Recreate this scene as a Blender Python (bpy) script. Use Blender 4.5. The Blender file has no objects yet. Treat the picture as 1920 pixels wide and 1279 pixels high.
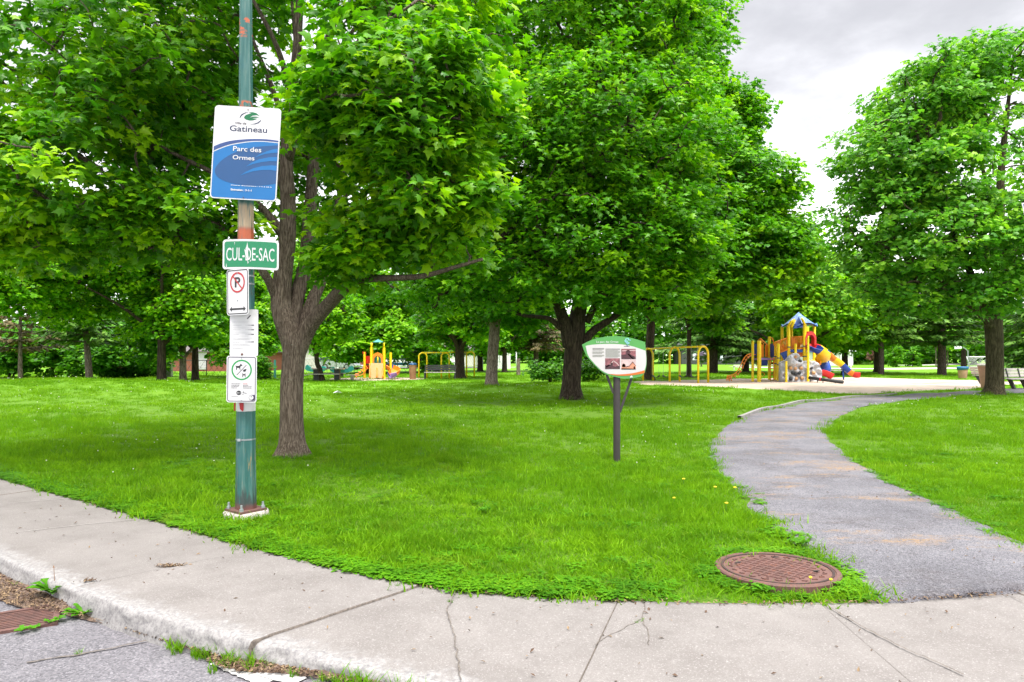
import bpy, math, random
import numpy as np
from mathutils import Vector, Matrix, Euler
from mathutils import noise as mnoise

R = math.radians
scene = bpy.context.scene
COL = scene.collection

# ------------------------------------------------------------------ camera
EYE = 1.6
FPX = 1280.0          # focal length in photograph pixels (24 mm on 36 mm)
HORIZ = 665.0         # horizon row in the 1920x1279 photograph
cd = bpy.data.cameras.new("camera")
cd.lens = 24.0
cd.sensor_width = 36.0
cd.sensor_fit = 'HORIZONTAL'
cd.shift_y = (HORIZ - 639.5) / 1920.0
cd.clip_start = 0.05
cd.clip_end = 3000.0
cam = bpy.data.objects.new("camera", cd)
cam.location = (0, 0, EYE)
cam.rotation_euler = (R(90), 0, 0)
COL.objects.link(cam)
scene.camera = cam
scene.render.resolution_x = 1024
scene.render.resolution_y = 682

# ------------------------------------------------------------------ light
SUN_EL, SUN_AZ = 68.0, 165.0     # azimuth: degrees from +Y towards +X
sd = bpy.data.lights.new("sun", 'SUN')
sd.energy = 2.0
sd.angle = R(15)
sd.color = (1.0, 0.95, 0.87)
sun = bpy.data.objects.new("sun", sd)
_dirv = Vector((math.sin(R(SUN_AZ)) * math.cos(R(SUN_EL)), math.cos(R(SUN_AZ)) * math.cos(R(SUN_EL)), math.sin(R(SUN_EL))))
sun.rotation_euler = (-_dirv).to_track_quat('-Z', 'Y').to_euler()
sun.location = (0, 0, 60)
COL.objects.link(sun)

world = bpy.data.worlds.new("World")
scene.world = world
world.use_nodes = True
wn = world.node_tree
wn.nodes.clear()

scene.view_settings.view_transform = 'Standard'
scene.view_settings.look = 'None'
scene.view_settings.gamma = 1.0
scene.view_settings.exposure = 1.6
try:
    scene.cycles.max_bounces = 8
    scene.cycles.diffuse_bounces = 4
    scene.cycles.glossy_bounces = 3
    scene.cycles.transmission_bounces = 5
    scene.cycles.transparent_max_bounces = 4
    scene.cycles.use_denoising = True
    scene.cycles.sample_clamp_indirect = 4.0
except Exception:
    pass


# ------------------------------------------------------------------ node helpers
def nd(nt, typ, props=None, **inp):
    n = nt.nodes.new(typ)
    if props:
        for k, v in props.items():
            setattr(n, k, v)
    for k, v in inp.items():
        key = k.replace('_', ' ')
        sock = None
        if k.startswith('i') and k[1:].isdigit():
            sock = n.inputs[int(k[1:])]
        else:
            sock = n.inputs[key]
        if isinstance(v, bpy.types.NodeSocket):
            nt.links.new(v, sock)
        elif isinstance(v, bpy.types.Node):
            nt.links.new(v.outputs[0], sock)
        else:
            try:
                sock.default_value = v
            except Exception:
                sock.default_value = tuple(v) + (1.0,)
    return n


def c4(c):
    return (c[0], c[1], c[2], 1.0)


def s2l(r, g, b):
    f = lambda u: (u / 255 / 12.92) if u / 255 <= 0.04045 else ((u / 255 + 0.055) / 1.055) ** 2.4
    return (f(r), f(g), f(b))


def ramp(nt, fac, stops, interp='LINEAR'):
    n = nt.nodes.new('ShaderNodeValToRGB')
    n.color_ramp.interpolation = interp
    e = n.color_ramp.elements
    while len(e) < len(stops):
        e.new(0.5)
    for i, (p, c) in enumerate(stops):
        e[i].position = p
        e[i].color = c4(c) if len(c) == 3 else c
    nt.links.new(fac if isinstance(fac, bpy.types.NodeSocket) else fac.outputs[0], n.inputs[0])
    return n


def mixc(nt, fac, a, b, mode='MIX'):
    n = nt.nodes.new('ShaderNodeMix')
    n.data_type = 'RGBA'
    n.blend_type = mode
    for sock, v in ((n.inputs[0], fac), (n.inputs[6], a), (n.inputs[7], b)):
        if isinstance(v, bpy.types.NodeSocket):
            nt.links.new(v, sock)
        elif isinstance(v, bpy.types.Node):
            nt.links.new(v.outputs[0], sock)
        elif isinstance(v, (int, float)):
            sock.default_value = v
        else:
            sock.default_value = c4(v)
    return n.outputs[2]


def mth(nt, op, a, b=0.0, clamp=False):
    n = nt.nodes.new('ShaderNodeMath')
    n.operation = op
    n.use_clamp = clamp
    for sock, v in ((n.inputs[0], a), (n.inputs[1], b)):
        if isinstance(v, bpy.types.NodeSocket):
            nt.links.new(v, sock)
        else:
            sock.default_value = v
    return n.outputs[0]


def mrange(nt, v, a, b, c=0.0, d=1.0, smooth=True):
    n = nt.nodes.new('ShaderNodeMapRange')
    n.interpolation_type = 'SMOOTHSTEP' if smooth else 'LINEAR'
    nt.links.new(v, n.inputs[0])
    n.inputs[1].default_value = a
    n.inputs[2].default_value = b
    n.inputs[3].default_value = c
    n.inputs[4].default_value = d
    return n.outputs[0]


def new_mat(name):
    m = bpy.data.materials.new(name)
    m.use_nodes = True
    nt = m.node_tree
    nt.nodes.clear()
    out = nt.nodes.new('ShaderNodeOutputMaterial')
    return m, nt, out


def coords(nt, kind='Object', scale=None):
    t = nt.nodes.new('ShaderNodeTexCoord')
    v = t.outputs[kind]
    if kind == 'Object' and scale is None:
        return v
    if scale is not None:
        mp = nt.nodes.new('ShaderNodeMapping')
        nt.links.new(v, mp.inputs[0])
        mp.inputs['Scale'].default_value = scale
        return mp.outputs[0]
    return v


def wpos(nt, scale=None):
    g = nt.nodes.new('ShaderNodeNewGeometry')
    v = g.outputs['Position']
    if scale is not None:
        mp = nt.nodes.new('ShaderNodeMapping')
        nt.links.new(v, mp.inputs[0])
        mp.inputs['Scale'].default_value = scale
        return mp.outputs[0]
    return v


def noise(nt, vec, scale, detail=4.0, rough=0.6):
    return nd(nt, 'ShaderNodeTexNoise', Vector=vec, Scale=scale, Detail=detail, Roughness=rough).outputs[0]


def bump(nt, h, strength=0.3, dist=0.01):
    b = nd(nt, 'ShaderNodeBump', Strength=strength, Distance=dist)
    nt.links.new(h, b.inputs['Height'])
    return b.outputs[0]


def pm(name, col, rough=0.6, metal=0.0, var=0.12, scale=6.0, bmp=0.0, bscale=60.0, dirt=None, dirt_amt=0.0, spec=0.5):
    """plain surface with tone variation, optional dirt and bump"""
    m, nt, out = new_mat(name)
    v = coords(nt)
    n1 = noise(nt, v, scale, 5.0, 0.65)
    f = mrange(nt, n1, 0.3, 0.7, 1 - var, 1 + var)
    c = mixc(nt, 1.0, col, nd(nt, 'ShaderNodeCombineColor', i0=f, i1=f, i2=f).outputs[0], 'MULTIPLY')
    if dirt is not None:
        n2 = noise(nt, v, scale * 2.7, 6.0, 0.7)
        c = mixc(nt, mrange(nt, n2, 0.52, 0.72, 0, dirt_amt), c, dirt)
    b = nd(nt, 'ShaderNodeBsdfPrincipled', Base_Color=c, Roughness=rough, Metallic=metal)
    b.inputs['Specular IOR Level'].default_value = spec
    rr = mrange(nt, n1, 0.3, 0.7, max(0.0, rough - 0.08), min(1.0, rough + 0.08))
    nt.links.new(rr, b.inputs['Roughness'])
    if bmp > 0:
        nt.links.new(bump(nt, noise(nt, v, bscale, 4.0), bmp, 0.01), b.inputs['Normal'])
    nt.links.new(b.outputs[0], out.inputs[0])
    return m


# ------------------------------------------------------------------ world: bright overcast with cloud texture over a Nishita sky
tc = nd(wn, 'ShaderNodeTexCoord')
sky = nd(wn, 'ShaderNodeTexSky')
sky.sky_type = 'NISHITA'
sky.sun_disc = False
sky.sun_elevation = R(SUN_EL)
sky.sun_rotation = R(SUN_AZ)
skyb = nd(wn, 'ShaderNodeBackground', Color=sky.outputs[0], Strength=0.08)
sep = nd(wn, 'ShaderNodeSeparateXYZ', Vector=tc.outputs['Generated'])
# project the view direction on a flat cloud deck
zc = mth(wn, 'ADD', mth(wn, 'MAXIMUM', sep.outputs[2], 0.0), 0.12)
cv = nd(wn, 'ShaderNodeCombineXYZ', X=mth(wn, 'DIVIDE', sep.outputs[0], zc), Y=mth(wn, 'DIVIDE', sep.outputs[1], zc), Z=3.7)
cn = noise(wn, cv.outputs[0], 1.5, 7.0, 0.55)
cn2 = noise(wn, cv.outputs[0], 0.45, 3.0, 0.5)
cmix = mth(wn, 'ADD', mth(wn, 'MULTIPLY', cn, 0.55), mth(wn, 'MULTIPLY', cn2, 0.45))
# clouds get heavier away from the horizon
elev = mth(wn, 'MULTIPLY', mrange(wn, sep.outputs[2], 0.10, 0.32, 0.0, 1.0), mrange(wn, sep.outputs[2], 0.5, 0.75, 1.0, 0.35))
dens = mth(wn, 'MULTIPLY', mrange(wn, cmix, 0.36, 0.60, 1.0, 0.62), elev)
ccol = mixc(wn, dens, (0.98, 0.98, 1.0), (0.245, 0.244, 0.258))
# an overcast deck is brightest overhead
cldb = nd(wn, 'ShaderNodeBackground', Color=ccol, Strength=mrange(wn, sep.outputs[2], 0.48, 0.85, 1.0, 2.1))
cmx = nd(wn, 'ShaderNodeMixShader', Fac=0.94)
wn.links.new(skyb.outputs[0], cmx.inputs[1])
wn.links.new(cldb.outputs[0], cmx.inputs[2])
wo = nd(wn, 'ShaderNodeOutputWorld')
wn.links.new(cmx.outputs[0], wo.inputs[0])


# ------------------------------------------------------------------ objects
def tag(o, label=None, cat=None, group=None, kind=None):
    if label:
        o['label'] = label
    if cat:
        o['category'] = cat
    if group:
        o['group'] = group
    if kind:
        o['kind'] = kind
    return o


def empty(name, loc, label, cat, group=None, rotz=0.0, scale=1.0):
    o = bpy.data.objects.new(name, None)
    o.empty_display_size = 0.2
    o.location = loc
    o.rotation_euler = (0, 0, rotz)
    o.scale = (scale,) * 3 if isinstance(scale, (int, float)) else scale
    COL.objects.link(o)
    return tag(o, label, cat, group)


def copy_tree(o, parent=None):
    c = o.copy()
    COL.objects.link(c)
    if parent is not None:
        c.parent = parent
    for ch in list(o.children):
        copy_tree(ch, c)
    return c


class MB:
    """collects geometry (one mesh, several material slots)"""

    def __init__(s):
        s.v = []
        s.f = []
        s.m = []

    def add(s, V, F, mi=0):
        o = len(s.v)
        s.v.extend([tuple(map(float, p)) for p in V])
        for f in F:
            s.f.append(tuple(int(i) + o for i in f))
            s.m.append(mi)
        return s

    def box(s, c, size, rot=None, mi=0):
        hx, hy, hz = size[0] / 2, size[1] / 2, size[2] / 2
        V = [(x, y, z) for z in (-hz, hz) for y in (-hy, hy) for x in (-hx, hx)]
        if rot is not None:
            M = rot if isinstance(rot, Matrix) else Euler(rot).to_matrix()
            V = [tuple(M @ Vector(p)) for p in V]
        V = [(p[0] + c[0], p[1] + c[1], p[2] + c[2]) for p in V]
        return s.add(V, [(0, 2, 3, 1), (4, 5, 7, 6), (0, 1, 5, 4), (2, 6, 7, 3), (0, 4, 6, 2), (1, 3, 7, 5)], mi)

    def tube(s, pts, rad, sides=8, caps=True, mi=0, fn=None, phase=0.0):
        pts = [Vector(p) for p in pts]
        n = len(pts)
        if not hasattr(rad, '__len__'):
            rad = [rad] * n
        t0 = (pts[1] - pts[0]).normalized()
        ref = Vector((0, 1, 0)) if abs(t0.z) > 0.8 else Vector((0, 0, 1))
        u = t0.cross(ref).normalized()
        V = []
        for i in range(n):
            if i == 0:
                t = t0
            elif i == n - 1:
                t = (pts[i] - pts[i - 1]).normalized()
            else:
                t = (pts[i + 1] - pts[i - 1]).normalized()
            u = (u - t * u.dot(t))
            u = u.normalized() if u.length > 1e-6 else t.orthogonal().normalized()
            w = t.cross(u)
            for k in range(sides):
                a = 2 * math.pi * k / sides + phase
                r = rad[i]
                if fn:
                    r *= fn(pts[i], a, i)
                V.append(pts[i] + (u * math.cos(a) + w * math.sin(a)) * r)
        F = []
        for i in range(n - 1):
            for k in range(sides):
                k2 = (k + 1) % sides
                F.append((i * sides + k, i * sides + k2, (i + 1) * sides + k2, (i + 1) * sides + k))
        if caps:
            F.append(tuple(reversed(range(sides))))
            F.append(tuple((n - 1) * sides + k for k in range(sides)))
        return s.add(V, F, mi)

    def cyl(s, p0, p1, r0, r1=None, sides=10, mi=0):
        return s.tube([p0, p1], [r0, r0 if r1 is None else r1], sides, True, mi)

    def prism(s, poly, y0, y1, mi=0, M=None):
        """poly in (x,z), extruded along y from y0 to y1"""
        n = len(poly)
        V = [(p[0], y0, p[1]) for p in poly] + [(p[0], y1, p[1]) for p in poly]
        if M is not None:
            V = [tuple(M @ Vector(p)) for p in V]
        F = [tuple(range(n)), tuple(reversed(range(n, 2 * n)))]
        for i in range(n):
            j = (i + 1) % n
            F.append((i, i + n, j + n, j))
        return s.add(V, F, mi)

    def flat(s, poly, y, mi=0):
        """flat polygon in (x,z) facing -y"""
        a = sum(poly[i][0] * poly[(i + 1) % len(poly)][1] - poly[(i + 1) % len(poly)][0] * poly[i][1] for i in range(len(poly)))
        p = poly if a > 0 else list(reversed(poly))
        return s.add([(q[0], y, q[1]) for q in p], [tuple(range(len(p)))], mi)

    def ring(s, c, r0, r1, y, n=48, mi=0, sx=1.0):
        V = []
        for i in range(n):
            a = 2 * math.pi * i / n
            V.append((c[0] + r0 * math.cos(a) * sx, y, c[1] + r0 * math.sin(a)))
            V.append((c[0] + r1 * math.cos(a) * sx, y, c[1] + r1 * math.sin(a)))
        F = [(2 * i, 2 * i + 1, 2 * ((i + 1) % n) + 1, 2 * ((i + 1) % n)) for i in range(n)]
        return s.add(V, F, mi)

    def lathe(s, c, prof, n=24, mi=0):
        V = []
        for (r, z) in prof:
            for k in range(n):
                a = 2 * math.pi * k / n
                V.append((c[0] + r * math.cos(a), c[1] + r * math.sin(a), c[2] + z))
        F = []
        for i in range(len(prof) - 1):
            for k in range(n):
                k2 = (k + 1) % n
                F.append((i * n + k, i * n + k2, (i + 1) * n + k2, (i + 1) * n + k))
        if prof[0][0] > 1e-4:
            F.append(tuple(reversed(range(n))))
        if prof[-1][0] > 1e-4:
            F.append(tuple((len(prof) - 1) * n + k for k in range(n)))
        return s.add(V, F, mi)

    def build(s, name, mats, parent=None, smooth=False, loc=None, auto=None):
        me = bpy.data.meshes.new(name)
        me.from_pydata(s.v, [], s.f)
        if not isinstance(mats, (list, tuple)):
            mats = [mats]
        for m in mats:
            me.materials.append(m)
        if len(mats) > 1:
            me.polygons.foreach_set('material_index', s.m)
        me.polygons.foreach_set('use_smooth', [bool(smooth)] * len(me.polygons))
        me.update()
        if auto is not None:
            me.set_sharp_from_angle(angle=R(auto))
        o = bpy.data.objects.new(name, me)
        COL.objects.link(o)
        if loc is not None:
            o.location = loc
        if parent is not None:
            o.parent = parent
        return o


def np_mesh(name, V, T, mat, parent=None, attrs=None, smooth=True, mat_idx=None):
    """big triangle/quad mesh from numpy arrays; T is (n,k)"""
    V = np.ascontiguousarray(V, dtype=np.float32)
    T = np.ascontiguousarray(T, dtype=np.int32)
    k = T.shape[1]
    me = bpy.data.meshes.new(name)
    me.vertices.add(len(V))
    me.vertices.foreach_set('co', V.ravel())
    me.loops.add(T.size)
    me.loops.foreach_set('vertex_index', T.ravel())
    me.polygons.add(len(T))
    me.polygons.foreach_set('loop_start', np.arange(0, T.size, k, dtype=np.int32))
    for m in (mat if isinstance(mat, (list, tuple)) else [mat]):
        me.materials.append(m)
    if mat_idx is not None:
        me.polygons.foreach_set('material_index', np.asarray(mat_idx, dtype=np.int32))
    me.update(calc_edges=True)
    if not smooth:
        me.polygons.foreach_set('use_smooth', np.zeros(len(T), dtype=bool))
    if attrs:
        for an, av in attrs.items():
            a = me.attributes.new(an, 'FLOAT', 'POINT')
            a.data.foreach_set('value', np.ascontiguousarray(av, dtype=np.float32))
    o = bpy.data.objects.new(name, me)
    COL.objects.link(o)
    if parent is not None:
        o.parent = parent
    return o


# ------------------------------------------------------------------ image -> world
def smooth01(t):
    t = np.clip(t, 0, 1)
    return t * t * (3 - 2 * t)


def P(px, py, Y):
    return Vector(((px - 960) / FPX * Y, Y, EYE - (py - HORIZ) / FPX * Y))


def gz(x, y):
    """lawn height"""
    x = np.asarray(x, dtype=float)
    y = np.asarray(y, dtype=float)
    z = 0.62 * np.exp(-((x + 19) / 8.5) ** 2 - ((y - 27) / 7.5) ** 2)
    z = z + 0.10 * np.exp(-((x - 3) / 9) ** 2 - ((y - 30) / 5) ** 2)
    fade = smooth01((y - 8) / 8)
    z = z + fade * 0.035 * (np.sin(x * 0.55 + 1.3) * np.sin(y * 0.43) + 0.6 * np.sin(x * 1.3 + y * 0.9))
    return z


def gzf(x, y):
    return float(gz(x, y))


def G(px, py):
    """pixel -> point on the lawn"""
    Y = EYE * FPX / max(1.0, (py - HORIZ))
    for _ in range(12):
        z = gzf((px - 960) / FPX * Y, Y)
        Y = (EYE - z) * FPX / max(1.0, (py - HORIZ))
    return Vector(((px - 960) / FPX * Y, Y, gzf((px - 960) / FPX * Y, Y)))


def onground(px, Y):
    x = (px - 960) / FPX * Y
    return Vector((x, Y, gzf(x, Y)))


def in_poly(x, y, poly):
    poly = np.asarray(poly)
    inside = np.zeros(x.shape, dtype=bool)
    n = len(poly)
    j = n - 1
    for i in range(n):
        xi, yi = poly[i]
        xj, yj = poly[j]
        c = ((yi > y) != (yj > y)) & (x < (xj - xi) * (y - yi) / (yj - yi + 1e-12) + xi)
        inside ^= c
        j = i
    return inside


def catmull(P_, n):
    """resample control points (k,d) with centripetal-ish Catmull-Rom, n samples per span"""
    P_ = np.asarray(P_, dtype=float)
    Q = np.vstack([2 * P_[0] - P_[1], P_, 2 * P_[-1] - P_[-2]])
    out = []
    for i in range(1, len(Q) - 2):
        t = np.linspace(0, 1, n, endpoint=False)[:, None]
        p0, p1, p2, p3 = Q[i - 1], Q[i], Q[i + 1], Q[i + 2]
        out.append(0.5 * ((2 * p1) + (-p0 + p2) * t + (2 * p0 - 5 * p1 + 4 * p2 - p3) * t ** 2 + (-p0 + 3 * p1 - 3 * p2 + p3) * t ** 3))
    out.append(P_[-1][None])
    return np.vstack(out)


_tcache = {}


def text_geo(s, bold=0.0, res=3):
    """2-D outline-filled text: vertices (x,y) and faces, normalised to its own size"""
    key = (s, bold, res)
    if key in _tcache:
        return _tcache[key]
    cu = bpy.data.curves.new("t", 'FONT')
    cu.body = s
    cu.resolution_u = res
    cu.offset = bold
    cu.fill_mode = 'FRONT'
    o = bpy.data.objects.new("t", cu)
    COL.objects.link(o)
    dg = bpy.context.evaluated_depsgraph_get()
    me = bpy.data.meshes.new_from_object(o.evaluated_get(dg))
    V = np.array([(v.co.x, v.co.y) for v in me.vertices])
    F = [tuple(p.vertices) for p in me.polygons]
    bpy.data.objects.remove(o)
    bpy.data.curves.remove(cu)
    bpy.data.meshes.remove(me)
    _tcache[key] = (V, F)
    return V, F


def put_text(mb, s, x0, x1, z0, z1, y, mi=0, bold=0.0, shear=0.0, fit=True):
    """text filling the box x0..x1, z0..z1 (x = right, z = up) at depth y, facing -y"""
    V, F = text_geo(s, bold)
    a = V.min(0)
    b = V.max(0)
    W = [((p[0] - a[0]) / (b[0] - a[0]), (p[1] - a[1]) / (b[1] - a[1])) for p in V]
    vv = [(x0 + u * (x1 - x0), y, z0 + w * (z1 - z0) + shear * u) for (u, w) in W]
    mb.add(vv, F, mi)


def rrect(w, h, r, n=6, c=(0, 0)):
    pts = []
    for (sx, sz, a0) in ((1, 1, 0), (-1, 1, 90), (-1, -1, 180), (1, -1, 270)):
        for i in range(n + 1):
            a = R(a0 + 90 * i / n)
            pts.append((c[0] + sx * (w / 2 - r) + r * math.cos(a), c[1] + sz * (h / 2 - r) + r * math.sin(a)))
    return pts


def scatter(name, pts, rot, scl, idx, sources, label=None, cat=None):
    """ONE stuff object: geometry-nodes instances of small source meshes on points"""
    c = bpy.data.collections.new(name + "_sources")
    for i, s in enumerate(sources):
        if s.name in COL.objects:
            COL.objects.unlink(s)
        c.objects.link(s)
    me = bpy.data.meshes.new(name)
    me.vertices.add(len(pts))
    me.vertices.foreach_set('co', np.ascontiguousarray(pts, dtype=np.float32).ravel())
    for an, av in (('rot', rot), ('scl', scl)):
        a = me.attributes.new(an, 'FLOAT_VECTOR', 'POINT')
        a.data.foreach_set('vector', np.ascontiguousarray(av, dtype=np.float32).ravel())
    a = me.attributes.new('idx', 'INT', 'POINT')
    a.data.foreach_set('value', np.ascontiguousarray(idx, dtype=np.int32))
    o = bpy.data.objects.new(name, me)
    COL.objects.link(o)
    ng = bpy.data.node_groups.new(name + "_nodes", 'GeometryNodeTree')
    ng.interface.new_socket("Geometry", in_out='INPUT', socket_type='NodeSocketGeometry')
    ng.interface.new_socket("Geometry", in_out='OUTPUT', socket_type='NodeSocketGeometry')
    gi = ng.nodes.new('NodeGroupInput')
    go = ng.nodes.new('NodeGroupOutput')
    ci = ng.nodes.new('GeometryNodeCollectionInfo')
    ci.inputs['Collection'].default_value = c
    ci.inputs['Separate Children'].default_value = True
    ci.inputs['Reset Children'].default_value = True
    ip = ng.nodes.new('GeometryNodeInstanceOnPoints')
    ng.links.new(gi.outputs[0], ip.inputs['Points'])
    ng.links.new(ci.outputs[0], ip.inputs['Instance'])
    ip.inputs['Pick Instance'].default_value = True

    def attr(nm, typ):
        n = ng.nodes.new('GeometryNodeInputNamedAttribute')
        n.data_type = typ
        n.inputs['Name'].default_value = nm
        return n.outputs[0]
    ng.links.new(attr('idx', 'INT'), ip.inputs['Instance Index'])
    ng.links.new(attr('rot', 'FLOAT_VECTOR'), ip.inputs['Rotation'])
    ng.links.new(attr('scl', 'FLOAT_VECTOR'), ip.inputs['Scale'])
    ng.links.new(ip.outputs[0], go.inputs[0])
    md = o.modifiers.new("scatter", 'NODES')
    md.node_group = ng
    return tag(o, label, cat, None, 'stuff')
# ================================================================== GROUND MATERIALS
def lawn_mat():
    m, nt, out = new_mat("lawn_soil")
    w = wpos(nt)
    n1 = noise(nt, w, 0.35, 5.0, 0.6)
    n2 = noise(nt, w, 2.2, 6.0, 0.7)
    n3 = noise(nt, w, 14.0, 5.0, 0.75)
    c = ramp(nt, n1, [(0.3, (0.100, 0.235, 0.007)), (0.7, (0.165, 0.310, 0.010))]).outputs[0]
    c = mixc(nt, mrange(nt, n2, 0.35, 0.7, 0, 0.6), c, (0.090, 0.25, 0.008))
    c = mixc(nt, mrange(nt, n3, 0.35, 0.75, 0.0, 0.8), c, (0.050, 0.150, 0.006))
    # close to the camera the sheet is the soil and thatch between the blades
    sp = nd(nt, 'ShaderNodeSeparateXYZ', Vector=w)
    nr = mrange(nt, sp.outputs[1], 14.0, 34.0, 1.0, 0.0)
    soil = ramp(nt, n3, [(0.35, (0.050, 0.125, 0.008)), (0.7, (0.110, 0.185, 0.020))]).outputs[0]
    c = mixc(nt, nr, c, soil)
    b = nd(nt, 'ShaderNodeBsdfPrincipled', Base_Color=c, Roughness=0.9)
    b.inputs['Specular IOR Level'].default_value = 0.15
    nt.links.new(bump(nt, noise(nt, w, 22.0, 5.0, 0.8), 0.6, 0.06), b.inputs['Normal'])
    nt.links.new(b.outputs[0], out.inputs[0])
    return m


def blade_mat(name, dark, light, dry, transl=0.45):
    m, nt, out = new_mat(name)
    w = wpos(nt)
    n1 = noise(nt, w, 0.5, 4.0, 0.6)
    n2 = noise(nt, w, 3.1, 4.0, 0.65)
    n3 = noise(nt, w, 45.0, 2.0, 0.6)
    c = mixc(nt, mrange(nt, n1, 0.3, 0.7), dark, light)
    c = mixc(nt, mrange(nt, n2, 0.42, 0.66, 0.0, 0.8), c, tuple(a * 0.62 for a in dark))
    c = mixc(nt, mrange(nt, n3, 0.57, 0.72, 0.0, 0.75), c, dry)
    n4 = noise(nt, w, 17.0, 4.0, 0.75)
    c = mixc(nt, mrange(nt, n4, 0.48, 0.66, 0.0, 0.7), c, tuple(a * 0.55 for a in dark))
    n5 = noise(nt, w, 1.3, 5.0, 0.7)
    c = mixc(nt, mrange(nt, n5, 0.56, 0.72, 0.0, 0.45), c, dry)
    b = nd(nt, 'ShaderNodeBsdfPrincipled', Base_Color=c, Roughness=0.6)
    b.inputs['Specular IOR Level'].default_value = 0.10
    t = nd(nt, 'ShaderNodeBsdfTranslucent', Color=mixc(nt, 0.5, c, light))
    mx = nd(nt, 'ShaderNodeMixShader', Fac=transl)
    nt.links.new(b.outputs[0], mx.inputs[1])
    nt.links.new(t.outputs[0], mx.inputs[2])
    nt.links.new(mx.outputs[0], out.inputs[0])
    return m


def concrete_mat():
    m, nt, out = new_mat("weathered_concrete")
    w = wpos(nt)
    n1 = noise(nt, w, 1.7, 8.0, 0.72)
    n2 = noise(nt, w, 9.0, 6.0, 0.75)
    n3 = noise(nt, w, 105.0, 3.0, 0.7)
    c = ramp(nt, n1, [(0.28, (0.122, 0.110, 0.104)), (0.5, (0.158, 0.145, 0.138)), (0.75, (0.192, 0.177, 0.169))]).outputs[0]
    c = mixc(nt, mrange(nt, n2, 0.5, 0.75, 0, 0.5), c, (0.150, 0.132, 0.125))
    c = mixc(nt, mrange(nt, n3, 0.54, 0.68, 0, 0.75), c, (0.13, 0.115, 0.11))
    c = mixc(nt, mrange(nt, n3, 0.30, 0.44, 0.7, 0.0), c, (0.34, 0.32, 0.315))
    # small dark pits
    vo = nd(nt, 'ShaderNodeTexVoronoi', Vector=w, Scale=19.0)
    pit = mth(nt, 'MULTIPLY', mrange(nt, vo.outputs['Distance'], 0.05, 0.16, 1.0, 0.0), mrange(nt, noise(nt, w, 7.0, 2.0), 0.52, 0.62))
    c = mixc(nt, mth(nt, 'MULTIPLY', pit, 0.7), c, (0.09, 0.08, 0.075))
    # wear along the kerb lip: paler, scoured concrete (per-vertex wear)
    a = nd(nt, 'ShaderNodeAttribute')
    a.attribute_name = 'wear'
    wn_ = mth(nt, 'ADD', a.outputs['Fac'], mth(nt, 'MULTIPLY', mth(nt, 'SUBTRACT', n2, 0.5), 1.3))
    wf = mrange(nt, wn_, 0.35, 0.75)
    wc = ramp(nt, noise(nt, w, 38.0, 5.0, 0.8), [(0.36, (0.13, 0.125, 0.13)), (0.50, (0.215, 0.206, 0.202)), (0.72, (0.295, 0.286, 0.282))]).outputs[0]
    c = mixc(nt, wf, c, wc)
    b = nd(nt, 'ShaderNodeBsdfPrincipled', Base_Color=c, Roughness=0.88)
    b.inputs['Specular IOR Level'].default_value = 0.25
    h = mth(nt, 'ADD', mth(nt, 'MULTIPLY', n3, 0.5), mth(nt, 'MULTIPLY', n2, 0.5))
    h = mth(nt, 'SUBTRACT', h, mth(nt, 'MULTIPLY', pit, 0.6))
    nt.links.new(bump(nt, h, 0.45, 0.008), b.inputs['Normal'])
    nt.links.new(b.outputs[0], out.inputs[0])
    return m


def asphalt_mat():
    m, nt, out = new_mat("old_asphalt")
    w = wpos(nt)
    vo = nd(nt, 'ShaderNodeTexVoronoi', Vector=w, Scale=95.0)
    n1 = noise(nt, w, 1.1, 5.0, 0.6)
    n3 = noise(nt, w, 150.0, 3.0, 0.7)
    c = ramp(nt, n1, [(0.3, (0.118, 0.113, 0.123)), (0.7, (0.165, 0.158, 0.170))]).outputs[0]
    st = ramp(nt, nd(nt, 'ShaderNodeSeparateColor', i0=vo.outputs['Color']).outputs[0], [(0.0, (0.42, 0.42, 0.44)), (0.45, (0.9, 0.9, 0.92)), (0.85, (1.15, 1.12, 1.12)), (1.0, (1.65, 1.65, 1.65))]).outputs[0]
    c = mixc(nt, 0.8, c, st, 'MULTIPLY')
    c = mixc(nt, mrange(nt, n3, 0.55, 0.7, 0, 0.5), c, (0.06, 0.058, 0.062))
    b = nd(nt, 'ShaderNodeBsdfPrincipled', Base_Color=c, Roughness=0.85)
    b.inputs['Specular IOR Level'].default_value = 0.3
    nt.links.new(bump(nt, mth(nt, 'ADD', vo.outputs['Distance'], n3), 0.6, 0.006), b.inputs['Normal'])
    nt.links.new(b.outputs[0], out.inputs[0])
    return m


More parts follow.
